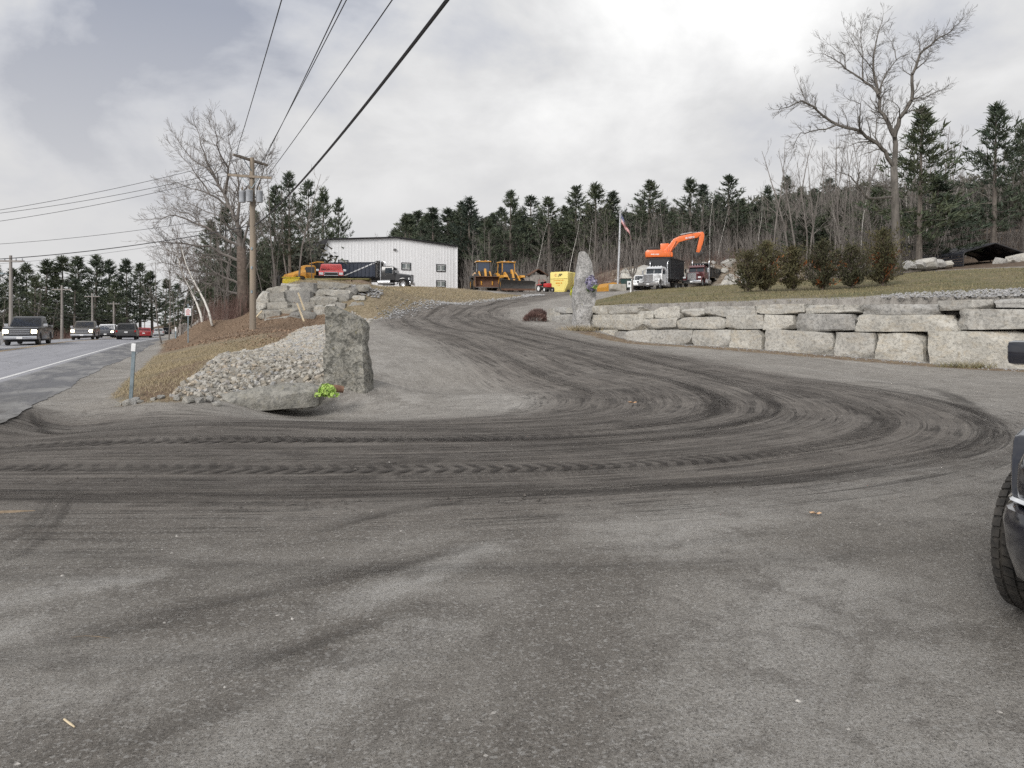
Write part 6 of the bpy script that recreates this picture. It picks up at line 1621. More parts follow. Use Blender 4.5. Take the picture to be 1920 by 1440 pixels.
xx = PX(906, 87); loader('wheel_loader', 'yellow wheel loader with a rusty bucket, left of the pair', (xx, 87, h(xx, 87) + .05), face_to(906, 87, -9), 'bucket')
xx = PX(951, 84.5); loader('wheel_loader', 'yellow wheel loader with a black plough blade, right of the pair', (xx, 84.5, h(xx, 84.5) - .05), face_to(951, 84.5, -22), 'plough', 'p_yellow')

# ---------------------------------------------------------------- excavator
def letters(txt, size, loc, rot, mk, parent, name='lettering', shear=0.0, bold=0.0, ext=.012):
    cu = bpy.data.curves.new('lettering', 'FONT'); cu.body = txt; cu.size = size; cu.extrude = ext; cu.shear = shear; cu.offset = bold; cu.align_x = 'CENTER'; cu.align_y = 'CENTER'; cu.resolution_u = 2
    t = bpy.data.objects.new('tmp_text', cu); COL.objects.link(t)
    me = bpy.data.meshes.new_from_object(t.evaluated_get(bpy.context.evaluated_depsgraph_get())); bpy.data.objects.remove(t)
    me.materials.clear(); me.materials.append(M[mk] if isinstance(mk, str) else mk)
    return link(name, me, parent, loc, rot)
ex = empty('excavator', (0, 0, 0), 0, 'orange excavator with raised boom on the rocky hilltop', 'excavator')
Dx = 103.0; xx = PX(1240, Dx); gz = h(xx, Dx); zb = P(0, 484, Dx).z          # underside of the upper body
ex.location = (xx, Dx, gz); ex.rotation_euler = (0, 0, R(-8)); k = Dx / F; z0 = zb - gz
for sd in (-1, 1):
    t = MB(); n = 22; ring = []
    for i in range(n):
        a = 2 * math.pi * i / n; ring.append(((1.6 if math.cos(a) > 0 else -1.6) + .45 * math.cos(a), .48 + .45 * math.sin(a)))
    t.prism(ring, sd * 1.25 - .3, sd * 1.25 + .3); part('track', t, 'dark_metal', ex)
part('car_body', MB().box((0, 0, max(.8, z0 - .5)), (2.4, 1.7, .8), bev=.1).cyl((0, 0, .8), (0, 0, z0), .7, 16), 'dark_metal', ex)
ub = MB().prism([(-2.15, z0 + .05), (-2.2, z0 + .75), (-1.95, z0 + 1.02), (.2, z0 + 1.02), (.2, z0 + .72), (1.45, z0 + .68), (1.45, z0 + .05)], -1.35, 1.35, 'y', .10); part('upper_body', ub, 'p_orange', ex, True)
part('engine_cover', MB().box((-1.1, .1, z0 + 1.22), (1.4, 1.9, .42), bev=.12), 'dark_metal', ex, True)
part('hand_rail', MB().tube([(-1.6, -1.2, z0 + 1.0), (-1.6, -1.2, z0 + 1.5), (-.4, -1.2, z0 + 1.5), (-.4, -1.2, z0 + 1.0)], .03, 6), 'dark_metal', ex)
part('cab', MB().prism([(-.1, z0 + .7), (-.1, z0 + 2.0), (1.0, z0 + 2.05), (1.4, z0 + 1.2), (1.4, z0 + .7)], .35, 1.3, 'y', .06), 'p_orange', ex, True)
part('cab_glass', MB().prism([(.1, z0 + 1.05), (.1, z0 + 1.85), (.9, z0 + 1.88), (1.25, z0 + 1.15), (1.25, z0 + 1.05)], 1.31, 1.325), 'glass', ex)
def xp(px, py): return ((px - 1240) * k, P(0, py, Dx).z - gz)
boom = [xp(1247, 478), xp(1243, 471), xp(1252, 462), xp(1262, 449), xp(1272, 444), xp(1292, 440), xp(1308, 437), xp(1312, 441), xp(1306, 447), xp(1290, 450), xp(1272, 455), xp(1262, 468), xp(1254, 480)]
bo = part('boom', MB().prism(boom, -.32, .32, 'y', .05), 'p_orange', ex, True)
part('badge', MB().prism([xp(1284, 446.2), xp(1300, 444.2), xp(1300, 447), xp(1284, 449)], -.36, -.335), 'white_paint', bo)
a_, b_ = xp(1292, 446.6), 0
def strokes(total, hh, loc, rot, mk, parent, seed, name='lettering'):
    """a line of print too small to read: short upright marks"""
    rq = random.Random(seed); m_ = MB(); x = -total / 2
    while x < total / 2:
        w = rq.uniform(.35, .7) * hh; m_.box((x + w / 2, 0, 0), (w, .012, hh * rq.uniform(.7, 1))); x += w + hh * rq.choice((.22, .22, .22, .7))
    o = m_.build(name, M[mk] if isinstance(mk, str) else mk, parent, loc, rot); return o
strokes(.85, .13, (a_[0], -.37, a_[1]), (0, R(-7), 0), 'p_red', bo, 3)
st = part('stick', MB().prism([xp(1308, 437), xp(1316, 436), xp(1318.5, 442), xp(1317, 452), xp(1312, 470), xp(1308, 477), xp(1303, 476), xp(1306, 462), xp(1309, 448)], -.24, .24, 'y', .04), 'p_orange', ex, True)
part('boom_cylinder', MB().cyl((xp(1253, 478)[0], -.42, xp(1253, 478)[1]), (xp(1267, 452)[0], -.42, xp(1267, 452)[1]), .11, 8).cyl((xp(1253, 478)[0], .42, xp(1253, 478)[1]), (xp(1267, 452)[0], .42, xp(1267, 452)[1]), .11, 8), 'p_orange', ex, True)
part('stick_cylinder', MB().cyl((xp(1275, 443)[0], 0, xp(1275, 443)[1] + .15), (xp(1296, 438.5)[0], 0, xp(1296, 438.5)[1] + .1), .12, 8).cyl((xp(1296, 438.5)[0], 0, xp(1296, 438.5)[1] + .1), (xp(1315, 436.5)[0], 0, xp(1315, 436.5)[1]), .07, 8), 'steel', ex, True)
part('bucket_cylinder', MB().cyl((xp(1315, 445)[0], 0, xp(1315, 445)[1]), (xp(1313.5, 474)[0], 0, xp(1313.5, 474)[1]), .07, 8), 'steel', ex, True)
part('bucket', MB().prism([xp(1303, 474), xp(1309, 475), xp(1316, 473), xp(1318, 476), xp(1310, 480), xp(1307, 486), xp(1301, 486), xp(1299, 480)], -.6, .6, 'y', .04), 'dark_metal', ex, True)
strokes(1.1, .16, (-.9, -1.36, z0 + .42), (0, 0, 0), 'white_paint', ex, 5)

# ---------------------------------------------------------------- yellow hauler at the left of the yard
hx = PX(592, 72); hz = h(hx, 72) + .3
ha = empty('articulated_hauler', (hx, 72, hz - .2), R(212), 'yellow articulated dump hauler behind the red pickup', 'dump truck', scale=.82)
part('bonnet', MB().loft([[(3.6, -1.0, .9), (3.6, 1.0, .9), (3.5, .95, 1.6), (3.4, .7, 1.85), (3.4, -.7, 1.85), (3.5, -.95, 1.6)], [(1.9, -1.25, .9), (1.9, 1.25, .9), (1.9, 1.2, 2.0), (1.9, .9, 2.35), (1.9, -.9, 2.35), (1.9, -1.2, 2.0)], [(1.5, -1.25, .9), (1.5, 1.25, .9), (1.5, 1.2, 2.1), (1.5, .9, 2.4), (1.5, -.9, 2.4), (1.5, -1.2, 2.1)]]), 'p_yellow', ha, True)
part('cab', MB().prism([(.2, 1.2), (.2, 2.75), (.45, 2.95), (1.5, 2.9), (1.9, 2.2), (1.9, 1.2)], -.8, .8, 'y', .08), 'p_yellow', ha, True)
for sd in (-1, 1): part('side_window', MB().prism([(.4, 2.05), (.4, 2.7), (1.4, 2.7), (1.7, 2.1)], sd * .81, sd * .83), 'glass', ha)
part('fender', MB().prism([(1.4, 1.25), (1.7, 1.75), (2.9, 1.75), (3.2, 1.2), (3.0, 1.2), (2.7, 1.6), (1.8, 1.6), (1.5, 1.2)], -1.5, 1.5), 'p_yellow', ha)
part('dump_body', MB().prism([(-2.9, 2.6), (-2.6, 1.35), (-.4, 1.25), (-.1, 2.5), (.2, 3.25), (.05, 3.3), (-.35, 2.8)], -1.45, 1.45, 'y', .04), 'dark_metal', ha)
part('body_rim', MB().box((-.1, 0, 3.27), (.8, 2.95, .12)), 'p_yellow', ha)
part('chassis', MB().box((-.1, 0, 1.0), (5.6, .9, .4)), 'dark_metal', ha)
for x in (2.3, -1.5):
    for sd in (-1, 1): wheel(ha, x, sd * 1.2, .82, .6, 'p_yellow', 20, 16)
part('warning_plate', MB().box((3.62, .5, 1.2), (.03, .3, .4)), 'red_lens', ha)
# yellow implement box beside it
bxx = PX(547, 66); yb = empty('equipment_box', (bxx, 66, h(bxx, 66) + .1), R(10), 'small bright yellow equipment box beside the hauler', 'machine')
M['p_signal'] = paint('p_signal', (0.70, 0.56, 0.03), amt=.15)
part('body', MB().prism([(-.7, .3), (-.7, 1.05), (-.55, 1.2), (.7, 1.25), (.75, .35)], -.6, .6, 'y', .05), 'p_signal', yb, True)
part('lid', MB().box((0, 0, 1.28), (1.5, 1.3, .08), bev=.03), 'p_signal', yb)
part('skid', MB().box((0, .4, .15), (1.9, .15, .3)).box((0, -.4, .15), (1.9, .15, .3)), 'dark_metal', yb)
part('side_frame', MB().box((-1.0, 0, .8), (.2, 1.1, 1.2), bev=.03), 'dark_metal', yb)
part('marker_plate', MB().box((.78, -.3, .6), (.03, .3, .35)), 'red_lens', yb)

# ---------------------------------------------------------------- the pickup parked at the right edge
M['p_gloss'] = paint('p_gloss', (0.008, 0.010, 0.018), amt=.08, rough=.12, coat=1.0)

fp = empty('pickup_truck', (4.91, 5.07, 0), R(-132), 'glossy black pickup cut off by the right edge, front wheel turned', 'pickup')
def plan(off, dx=0.0, back=2.40):
    half = [(back, -1.0 - off), (2.58, -.995 - off), (2.68, -.97 - off), (2.76 + off * .7, -.90 - off * .7), (2.82 + off, -.80 - off * .4), (2.89 + off, -.55), (2.93 + off, -.25)]
    return [(x + (dx if x > 2.45 else 0), y) for x, y in half] + [(x + (dx if x > 2.45 else 0), -y) for x, y in reversed(half)]
def levels(lv): return [[(x, y * ys * .925, z) for x, y in plan(off, dx)] for z, off, dx, ys in lv]
prof = [(-2.95, .55), (-2.87, .4)] + arch(-1.75, .36, .49) + [(1.40, .36)] + arch(1.95, .36, .52)[1:] + [(2.47, .40), (2.47, .90), (2.40, 1.02), (1.2, 1.08), (1.05, 1.12), (-.95, 1.14), (-1.0, 1.3), (-2.9, 1.3), (-2.95, 1.26)]
part('body', MB().prism(prof, -.955, .955, 'y', .03), 'p_gloss', fp, True)
part('front_wing', MB().loft(levels([(.74, -.015, 0, 1), (.80, -.01, 0, 1), (.90, -.01, -.01, .995), (.98, -.03, -.05, .985), (1.03, -.07, -.12, .965), (1.055, -.12, -.22, .93)])), 'p_gloss', fp, True)
bp = part('front_bumper', MB().loft(levels([(.30, -.06, -.10, 1), (.36, .0, -.02, 1), (.50, .035, .03, 1), (.64, .045, .05, 1), (.70, .03, .04, 1), (.725, -.01, 0, 1)])), 'p_gloss', fp, True)
part('chrome_strip', MB().loft(levels([(.728, .01, .02, 1), (.742, .022, .03, 1), (.756, .01, .02, 1)])), 'chrome', bp, True)
for sd in (-1, 1):
    part('headlight', MB().loft([[(2.66, sd * .84, .80), (2.90, sd * .5, .80), (2.91, sd * .5, .96), (2.66, sd * .835, .96)], [(2.60, sd * .82, .80), (2.80, sd * .5, .80), (2.80, sd * .5, .96), (2.60, sd * .82, .96)]]), 'glass', fp)
    part('fog_lamp', MB().box((2.86, sd * .72, .52), (.10, .22, .14), rot=(0, 0, sd * -.45), bev=.03), 'black_plastic', bp)
    part('mirror', MB().box((.70, sd * 1.13, 1.39), (.13, .22, .17), bev=.045), 'p_gloss', fp, True)
    part('mirror_arm', MB().bar((.70, sd * .95, 1.22), (.70, sd * 1.1, 1.33), .06), 'black_plastic', fp)
    part('tail_light', MB().box((-2.95, sd * .92, 1.0), (.06, .14, .4), bev=.02), 'red_lens', fp)
    part('wheel_liner', MB().prism(arch(1.95, .36, .5) , sd * .45, sd * .5), 'black_plastic', fp)
part('grille', MB().box((2.93, 0, .89), (.05, 1.05, .2), bev=.02), 'chrome', fp)
part('bonnet', MB().prism([(1.1, 1.06), (1.1, 1.16), (2.2, 1.12), (2.6, 1.05), (2.62, 1.02)], -.82, .82, 'y', .04), 'p_gloss', fp, True)
part('cab', MB().loft([[(-1.05, -.96, 1.1), (1.05, -.96, 1.1), (1.05, .96, 1.1), (-1.05, .96, 1.1)], [(-.85, -.82, 1.78), (.42, -.82, 1.78), (.42, .82, 1.78), (-.85, .82, 1.78)], [(-.75, -.7, 1.85), (.25, -.7, 1.85), (.25, .7, 1.85), (-.75, .7, 1.85)]]), 'p_gloss', fp, True)
g = MB(); quad_panel(g, (1.0, .86, 1.18), (.47, .78, 1.74), (.47, -.78, 1.74), (1.0, -.86, 1.18), -.015); part('windscreen', g, 'glass', fp)
for sd in (-1, 1):
    g = MB(); quad_panel(g, (.82, sd * .945, 1.18), (.38, sd * .835, 1.74), (-.8, sd * .835, 1.74), (-.98, sd * .945, 1.18), .012 * sd); part('side_window', g, 'glass', fp)
part('underbody', MB().box((0, 0, .42), (4.6, 1.3, .3)), 'black_plastic', fp)
# tyre with tread blocks
tb_, Rw, hw = MB(), .40, .138
lathe_y(tb_, [(.24, -hw * .85), (.31, -hw * 1.04), (.365, -hw * 1.02), (.386, -hw * .86), (.389, 0), (.386, hw * .86), (.365, hw * 1.02), (.31, hw * 1.04), (.24, hw * .85)], 56)
nb = 44
for kk in range(nb):
    for row, (yc, wy, ph, sk, lenf) in enumerate(((-.112, .042, 0, .10, .74), (-.052, .050, .5, -.35, .80), (.008, .046, .15, .35, .80), (.062, .044, .6, -.35, .8), (.114, .042, .25, .10, .74))):
        a0 = 2 * math.pi * (kk + ph) / nb; da = 2 * math.pi / nb * lenf; pts = []
        for (aa, yy) in ((a0, yc - wy / 2), (a0 + da, yc - wy / 2), (a0 + da * (1 + sk * .6), yc + wy / 2), (a0 + da * sk * .6, yc + wy / 2)):
            for rr_ in (.384 if abs(yy) < .12 else .376, .4005 if abs(yy) < .12 else .392): pts.append((rr_ * math.cos(aa), yy, rr_ * math.sin(aa)))
        tb_.add(pts, [(1, 3, 5, 7), (0, 2, 3, 1), (2, 4, 5, 3), (4, 6, 7, 5), (6, 0, 1, 7)])
tme = tb_.mesh('wheel', mat('tyre_close', (0.028, 0.027, 0.026), (0.075, 0.068, 0.06), 14, .88, bump=.3))
rm_ = MB(); lathe_y(rm_, [(.001, -.09), (.06, -.10), (.20, -.05), (.24, -.115), (.245, .10), (.20, .06), (.001, .06)], 28)
rme = rm_.mesh('rim', M['aluminium'], True)
for (x, y, yaw) in ((1.95, -.86, R(-11.6)), (1.95, .86, R(-11.6)), (-1.75, -.86, 0), (-1.75, .86, 0)):
    w_ = link('wheel', tme, fp, (x, y, .398), (0, 0, yaw)); link('rim', rme, w_)
# ================================================================ building, poles, signs and small things
M['siding'] = mat('siding', (0.88, 0.885, 0.90), (0.82, 0.825, 0.84), 1.2, .5, stretch=(1, 1, .12))
M['trim_black'] = mat('trim_black', (0.025, 0.024, 0.026), rough=.5)
M['pole_wood'] = mat('pole_wood', (0.30, 0.25, 0.195), (0.20, 0.17, 0.14), 5, .9, bump=.4, stretch=(1, 1, .06))
M['arm_wood'] = mat('arm_wood', (0.17, 0.145, 0.12), (0.25, 0.22, 0.19), 6, .9)
M['transformer'] = mat('transformer', (0.40, 0.42, 0.45), (0.30, 0.32, 0.35), 4, .5)
M['wire'] = mat('wire', (0.03, 0.03, 0.034), rough=.6)
M['concrete'] = mat('concrete', (0.40, 0.38, 0.34), (0.28, 0.26, 0.22), 3, .9, bump=.4)
M['galv'] = mat('galv', (0.25, 0.30, 0.33), (0.16, 0.20, 0.22), 8, .5, .5)
M['fence_wood'] = mat('fence_wood', (0.22, 0.20, 0.185), (0.32, 0.30, 0.28), 3, .95, stretch=(1, 1, .2))
# ---- white metal building; wall frame: origin at the right corner, u to the left along the gable, v into depth
A = Vector((PX(857, 114), 114)); B = Vector((PX(598, 103.5), 103.5)); ud = (B - A); glen = ud.length; ud.normalize(); vd = Vector((-ud.y, ud.x))
if vd.y < 0: vd = -vd
zg = 5.7
bd = empty('metal_building', (A.x, A.y, zg), math.atan2(ud.y, ud.x), 'white metal-sided building with black roof trim behind the black truck', 'building')
flip = -1                       # local +x runs along the gable to the left; depth is local -y
def bz(px, py):                 # gable-plane coordinates of a photo point
    k_ = (px - 960) / F; t = (k_ * A.y - A.x) / (ud.x - k_ * ud.y); d = A.y + ud.y * t
    return t, EYE + (HOR - py) / F * d - zg
gp = [bz(857, 463), bz(742, 446.5), bz(614, 450), bz(597, 488)]
poly = [(0, -.8)] + gp + [(gp[-1][0] + .05, -.8)]
part('gable_wall', MB().prism(poly, 0, -.25), 'siding', bd)
nrib = 44
for i in range(nrib):
    x = glen * (i + .5) / nrib
    pts = [(0, gp[0][1]), gp[1], gp[2], gp[3]]
    zt = np.interp(x, [p_[0] for p_ in pts], [p_[1] for p_ in pts]) - .12
    part('siding_rib', MB().box((x, .012, (zt - .8) / 2), (.07, .024, zt + .8)), 'siding', bd)
dep = 26
rf = MB()
for a_, c_ in zip(gp[:-1], gp[1:]):
    rf.add([(a_[0], .35, a_[1] + .05), (c_[0], .35, c_[1] + .05), (c_[0], -dep, c_[1] + .05), (a_[0], -dep, a_[1] + .05), (a_[0], .35, a_[1] + .2), (c_[0], .35, c_[1] + .2), (c_[0], -dep, c_[1] + .2), (a_[0], -dep, a_[1] + .2)], [(0, 1, 2, 3), (4, 7, 6, 5), (0, 4, 5, 1), (1, 5, 6, 2), (2, 6, 7, 3), (3, 7, 4, 0)])
part('roof', rf, 'trim_black', bd)
part('side_wall', MB().box((-.0, -dep / 2 - .13, gp[0][1] / 2 - .4), (.12, dep - .3, gp[0][1] + .8)), 'siding', bd)
part('side_wall', MB().box((gp[-1][0] - .1, -dep / 2 - .13, gp[-1][1] / 2 - .4), (.12, dep - .3, gp[-1][1] + .8)), 'siding', bd)
part('corner_trim', MB().box((.0, .03, gp[0][1] / 2 - .4), (.14, .08, gp[0][1] + .8)), 'siding', bd)
M['pane'] = mat('pane', (0.16, 0.19, 0.20), (0.30, 0.32, 0.30), 1.5, .1, spec=.8)
def window(x0, y0, x1, y1):
    a_, c_ = bz(x0, y1), bz(x1, y0); u0, u1 = sorted((a_[0], c_[0])); z0_, z1_ = sorted((a_[1], c_[1])); m_ = (u0 + u1) / 2
    w_ = MB(); t = .12
    w_.box((m_, .03, z0_), (u1 - u0 + t, .10, t)).box((m_, .03, z1_), (u1 - u0 + t, .10, t)).box((u0, .03, (z0_ + z1_) / 2), (t, .10, z1_ - z0_ - t)).box((u1, .03, (z0_ + z1_) / 2), (t, .10, z1_ - z0_ - t))
    wf = part('window', w_, 'trim_black', bd)
    fr = MB().box((m_, .035, (z0_ + z1_) / 2), (.10, .07, z1_ - z0_ - t)).box((m_, .035, z0_ + .1), (u1 - u0 - t, .07, .08)).box((m_, .035, z1_ - .1), (u1 - u0 - t, .07, .08)); part('sash', fr, 'white_paint', wf)
    for (p0, p1) in ((u0 + .07, m_ - .06), (m_ + .06, u1 - .07)): part('pane', MB().box(((p0 + p1) / 2, .012, (z0_ + z1_) / 2), (p1 - p0, .03, z1_ - z0_ - .3)), 'pane', wf)
for q_ in ((753, 493.5, 769.5, 505.5), (818.5, 496.5, 834.5, 508.5), (818.5, 526.5, 834.5, 538), (634.5, 488.5, 652, 500), (704, 491.5, 718, 502)): window(*q_)
c_ = bz(740, 468); part('wall_light', MB().box((c_[0], .12, c_[1]), (.42, .22, .26), bev=.05), 'steel', bd)
c_ = bz(618, 481); part('service_mast', MB().tube([(c_[0], .1, c_[1] - .7), (c_[0], .15, c_[1] + .4), (c_[0] + .15, .15, c_[1] + .55)], .05, 6), 'dark_metal', bd)
c_ = bz(626, 472); part('wall_light', MB().box((c_[0], .1, c_[1]), (.2, .2, .2), bev=.04), 'white_paint', bd)

# ---- yellow compactor box with lettering
Dc = 94.0; cxx = PX(1048, Dc); cz = h(cxx, Dc)
M['p_box'] = paint('p_box', (0.80, 0.68, 0.22), amt=.14, rough=.4)
yc = empty('compactor_box', (cxx, Dc, cz), R(0), 'large yellow tapered waste box with dark lettering beside the monolith', 'container')
hw_, ht_ = 1.27, P(0, 509.5, Dc).z - cz
fpoly = [(-.72, .05), (.72, .05), (hw_, 1.15), (hw_, ht_ - .12), (hw_ * .9, ht_), (-hw_ * .9, ht_), (-hw_, ht_ - .12), (-hw_, 1.15)]
rot = R(-27); yc.rotation_euler = (0, 0, R(-34))
part('hopper', MB().prism(fpoly, 0, 1.3, 'y', .04), 'p_box', yc, True)
part('box_body', MB().prism([(-hw_ * .98, 1.0), (hw_ * .98, 1.0), (hw_ * .98, ht_ - .1), (hw_ * .85, ht_ - .03), (-hw_ * .85, ht_ - .03), (-hw_ * .98, ht_ - .1)], 1.3, 6.6, 'y', .03), 'p_box', yc, True)
part('underframe', MB().box((0, 4.0, .75), (1.7, 5.2, .5)), 'p_box', yc)
part('front_panel', MB().prism([(-.66, .25), (.66, .25), (1.02, 1.1), (1.02, ht_ - .95), (-1.02, ht_ - .95), (-1.02, 1.1)], -.03, 0.0), 'p_box', yc)
part('hopper_rib', MB().box((0, -.03, ht_ - .82), (hw_ * 1.9, .08, .08)), 'p_box', yc)
letters('JSP', .40, (.16, -.02, ht_ - .42), (R(90), 0, 0), M['trim_black'], yc, shear=.35, bold=.01)
letters('C', .44, (-.5, -.02, ht_ - .42), (R(90), 0, 0), 'p_red', yc, shear=.2)
strokes(1.5, .10, (0, -.04, ht_ - 1.08), (0, 0, 0), 'amber', yc, 1)
strokes(.85, .18, (0, -.04, ht_ - 1.42), (0, 0, 0), 'amber', yc, 2); strokes(.3, .18, (0, -.04, ht_ - 1.70), (0, 0, 0), 'amber', yc, 4)
letters('JSP', .62, (hw_ * .98 + .015, 3.2, ht_ - .85), (R(90), 0, R(90)), M['trim_black'], yc, shear=.35, bold=.012)
letters('C', .7, (hw_ * .98 + .015, 2.0, ht_ - .85), (R(90), 0, R(90)), M['trim_black'], yc, shear=.2)
strokes(1.5, .16, (hw_ * .98 + .015, 2.9, ht_ - 1.38), (0, 0, R(90)), M['trim_black'], yc, 6)
for sd in (-1, 1): part('caster', MB().cyl((sd * 1.02 - .08, .6, .2), (sd * 1.02 + .08, .6, .2), .2, 14), 'rubber', yc, True)
# red compact tractor
tx_ = PX(1022, 92); tz = h(tx_, 92)
tr_ = empty('compact_tractor', (tx_, 92, tz), R(-60), 'small red and black machine parked left of the yellow box', 'tractor')
part('bonnet', MB().box((.55, 0, .85), (1.0, .6, .5), bev=.08), 'p_red', tr_, True); part('chassis', MB().box((0, 0, .5), (1.9, .5, .3)), 'dark_metal', tr_)
part('seat', MB().box((-.4, 0, .85), (.45, .5, .12), bev=.04).box((-.6, 0, 1.1), (.1, .5, .45), bev=.04), 'black_plastic', tr_); part('roll_bar', MB().tube([(-.75, -.4, .6), (-.75, -.4, 1.55), (-.75, .4, 1.55), (-.75, .4, .6)], .04, 6), 'p_red', tr_)
part('fender', MB().box((-.5, .55, .95), (.9, .25, .08)).box((-.5, -.55, .95), (.9, .25, .08)), 'p_red', tr_); part('steering_wheel', MB().cyl((.02, 0, 1.2), (-.03, 0, 1.25), .18, 12), 'black_plastic', tr_)
for x, rr_ in ((-.5, .5), (.8, .32)):
    for sd in (-1, 1): wheel(tr_, x, sd * .55, rr_, .25, 'white_paint', 16)
# grey board fence and little shed behind the loaders
fe = empty('board_fence', (PX(1003, 97), 97, h(PX(1003, 97), 97)), 0, 'weathered grey board fence between the loaders and the yellow box', 'fence'); z_f = fe.location.z
for i in range(24):
    px = 974 + i * 2.35; x = PX(px, 97); part('board', MB().box((x - fe.location.x, .1 * math.sin(i * 1.7), h(x, 97) - z_f + .95 + .05 * math.sin(i * 2.3)), (.145, .04, 2.0 + .1 * math.sin(i * 3.1))), 'fence_wood', fe)
for px in (974, 988, 1002, 1016, 1029): x = PX(px, 97.1); part('post', MB().box((x - fe.location.x, .14, h(x, 97) - z_f + 1.0), (.13, .13, 2.3)), 'fence_wood', fe)
for q_ in (.5, 1.5): part('rail', MB().box((0, .09, q_), (PX(1030, 97) - PX(974, 97), .06, .1)), 'fence_wood', fe)
sx_ = PX(1006, 101); sh = empty('shed', (sx_, 101, h(sx_, 101)), R(12), 'small dark shed with a reddish roof behind the board fence', 'shed')
part('wall', MB().box((0, 0, 1.15), (2.2, 2.0, 2.3)), 'fence_wood', sh); part('roof', MB().prism([(-1.35, 2.25), (0, 3.1), (1.35, 2.25), (1.3, 2.18), (0, 3.0), (-1.3, 2.18)], -1.2, 1.2), 'rust', sh); part('door', MB().box((0, -1.02, 1.0), (.8, .05, 1.8)), 'dark_metal', sh)

# ---- flagpole, base, flag, yellow bucket, dumpster, sign post
fx, fd = PX(1158, 91), 91.0; fz = h(fx, fd)
fo = empty('flagpole', (fx, fd, fz), 0, 'slim metal flagpole rising from a concrete block', 'flagpole'); ftop = P(0, 394, fd).z - fz
part('pole', MB().tube([(0, 0, .3), (PX(1161, fd) - fx, 0, ftop * .5), (PX(1163, fd) - fx, 0, ftop)], [.16, .13, .08], 10), 'aluminium', fo, True)
part('finial', MB().tube([(PX(1163, fd) - fx, 0, ftop), (PX(1163, fd) - fx, 0, ftop + .08), (PX(1163, fd) - fx, 0, ftop + .2)], [.03, .11, .02], 8), 'chrome', fo, True)
part('halyard', MB().tube([(.14, -.1, 1.2), (PX(1163, fd) - fx + .1, -.1, ftop - .1)], .012, 4), 'white_paint', fo)
cb_ = link('concrete_block', rock_mesh('concrete_block', 1.95, 1.0, .95, 4, M['concrete'], 4, .05, .02), None, (PX(1158, 90), 90.2, h(PX(1158, 90), 90) + .38), (0, 0, .05)); tag(cb_, 'weathered concrete block at the foot of the flagpole', 'concrete block')
def flag_material():
    m, n, l, p = newmat('flag'); b = NB(m.node_tree); uv = b.coord('UV'); s_ = b.n.new('ShaderNodeSeparateXYZ'); l.new(uv, s_.inputs[0])
    st_ = b.math('GREATER_THAN', b.math('FRACT', b.math('MULTIPLY', s_.outputs[1], 6.5)), .5)
    c = b.mix(st_, (0.50, 0.035, 0.05), (0.75, 0.72, 0.72))
    ca = b.math('MULTIPLY', b.math('LESS_THAN', s_.outputs[0], .4), b.math('GREATER_THAN', s_.outputs[1], .46))
    star = b.ramp(b.voro(b.scale(uv, (15, 12, 1)), 1.0, 'F1', 'Distance', 0.0), .2, .28, 1, 0)
    c = b.mix(ca, c, b.mix(star, (0.035, 0.05, 0.16), (0.75, 0.75, 0.78)))
    l.new(c, p.inputs['Base Color']); p.inputs['Roughness'].default_value = .9; return m
V, Fc, UV = [], [], []; nu, nv = 22, 16
top_ = ftop - .35; X0 = PX(1163, fd) - fx + .12
for j in range(nv + 1):
    for i in range(nu + 1):
        u, v = i / nu, j / nv                       # u along the fly, v down the hoist; the cloth hangs limp
        drop = u * 2.6; hang = v * 1.15
        x = X0 + u * .95 + .10 * math.sin(u * 9 + v * 2) * u + .42 * u * v; y = .20 * math.sin(u * 13 + v * 3.0) * (.25 + u) + .1 * math.sin(v * 6)
        V.append((x, y, top_ - hang * (1 - .25 * u) - drop * .92)); UV.append((u, 1 - v))
for j in range(nv):
    for i in range(nu): a_ = j * (nu + 1) + i; Fc.append((a_, a_ + 1, a_ + nu + 2, a_ + nu + 1))
me = bpy.data.meshes.new('flag'); me.from_pydata(V, [], Fc); ul = me.uv_layers.new(name='UVMap'); li = np.zeros(len(me.loops), int); me.loops.foreach_get('vertex_index', li); ul.data.foreach_set('uv', np.array(UV)[li].ravel()); me.materials.append(flag_material()); me.polygons.foreach_set('use_smooth', [True] * len(me.polygons))
tag(link('flag', me, None, (fx, fd, fz)), 'limp red, white and blue striped flag on the flagpole', 'flag')
bx_ = PX(1141, 92); bu = empty('loader_bucket', (bx_, 92, h(bx_, 92)), R(20), 'detached orange-yellow loader bucket beside the concrete block', 'bucket')
part('shell', MB().prism([(-.9, 0), (-.95, .5), (-.6, .95), (0, 1.08), (1.0, 1.0), (1.0, .92), (0, .98), (-.5, .88), (-.84, .5), (-.8, .06), (.6, .06), (.6, 0)], -1.2, 1.2), 'p_yellow', bu)
for sd in (-1, 1): part('side_plate', MB().prism([(-.9, 0), (-.95, .5), (-.6, .95), (0, 1.05), (.9, .98), (.6, 0)], sd * 1.2, sd * 1.26), 'p_yellow', bu)
dx_ = PX(1184, 94.5); du = empty('dumpster', (dx_, 94.5, h(dx_, 94.5)), 0, 'dark green dumpster between the concrete block and the white SUV', 'dumpster')
part('body', MB().prism([(-1.3, .15), (1.3, .15), (1.45, 1.25), (-1.45, 1.25)], -.7, .7), 'p_green', du); part('lid', MB().box((-.7, 0, 1.3), (1.4, 1.5, .07)).box((.72, 0, 1.3), (1.4, 1.5, .07)), 'black_plastic', du)
sp_ = empty('sign_post', (PX(1182.5, 77), 77, h(PX(1182.5, 77), 77)), 0, 'short white post with a small white sign at the lawn edge', 'sign')
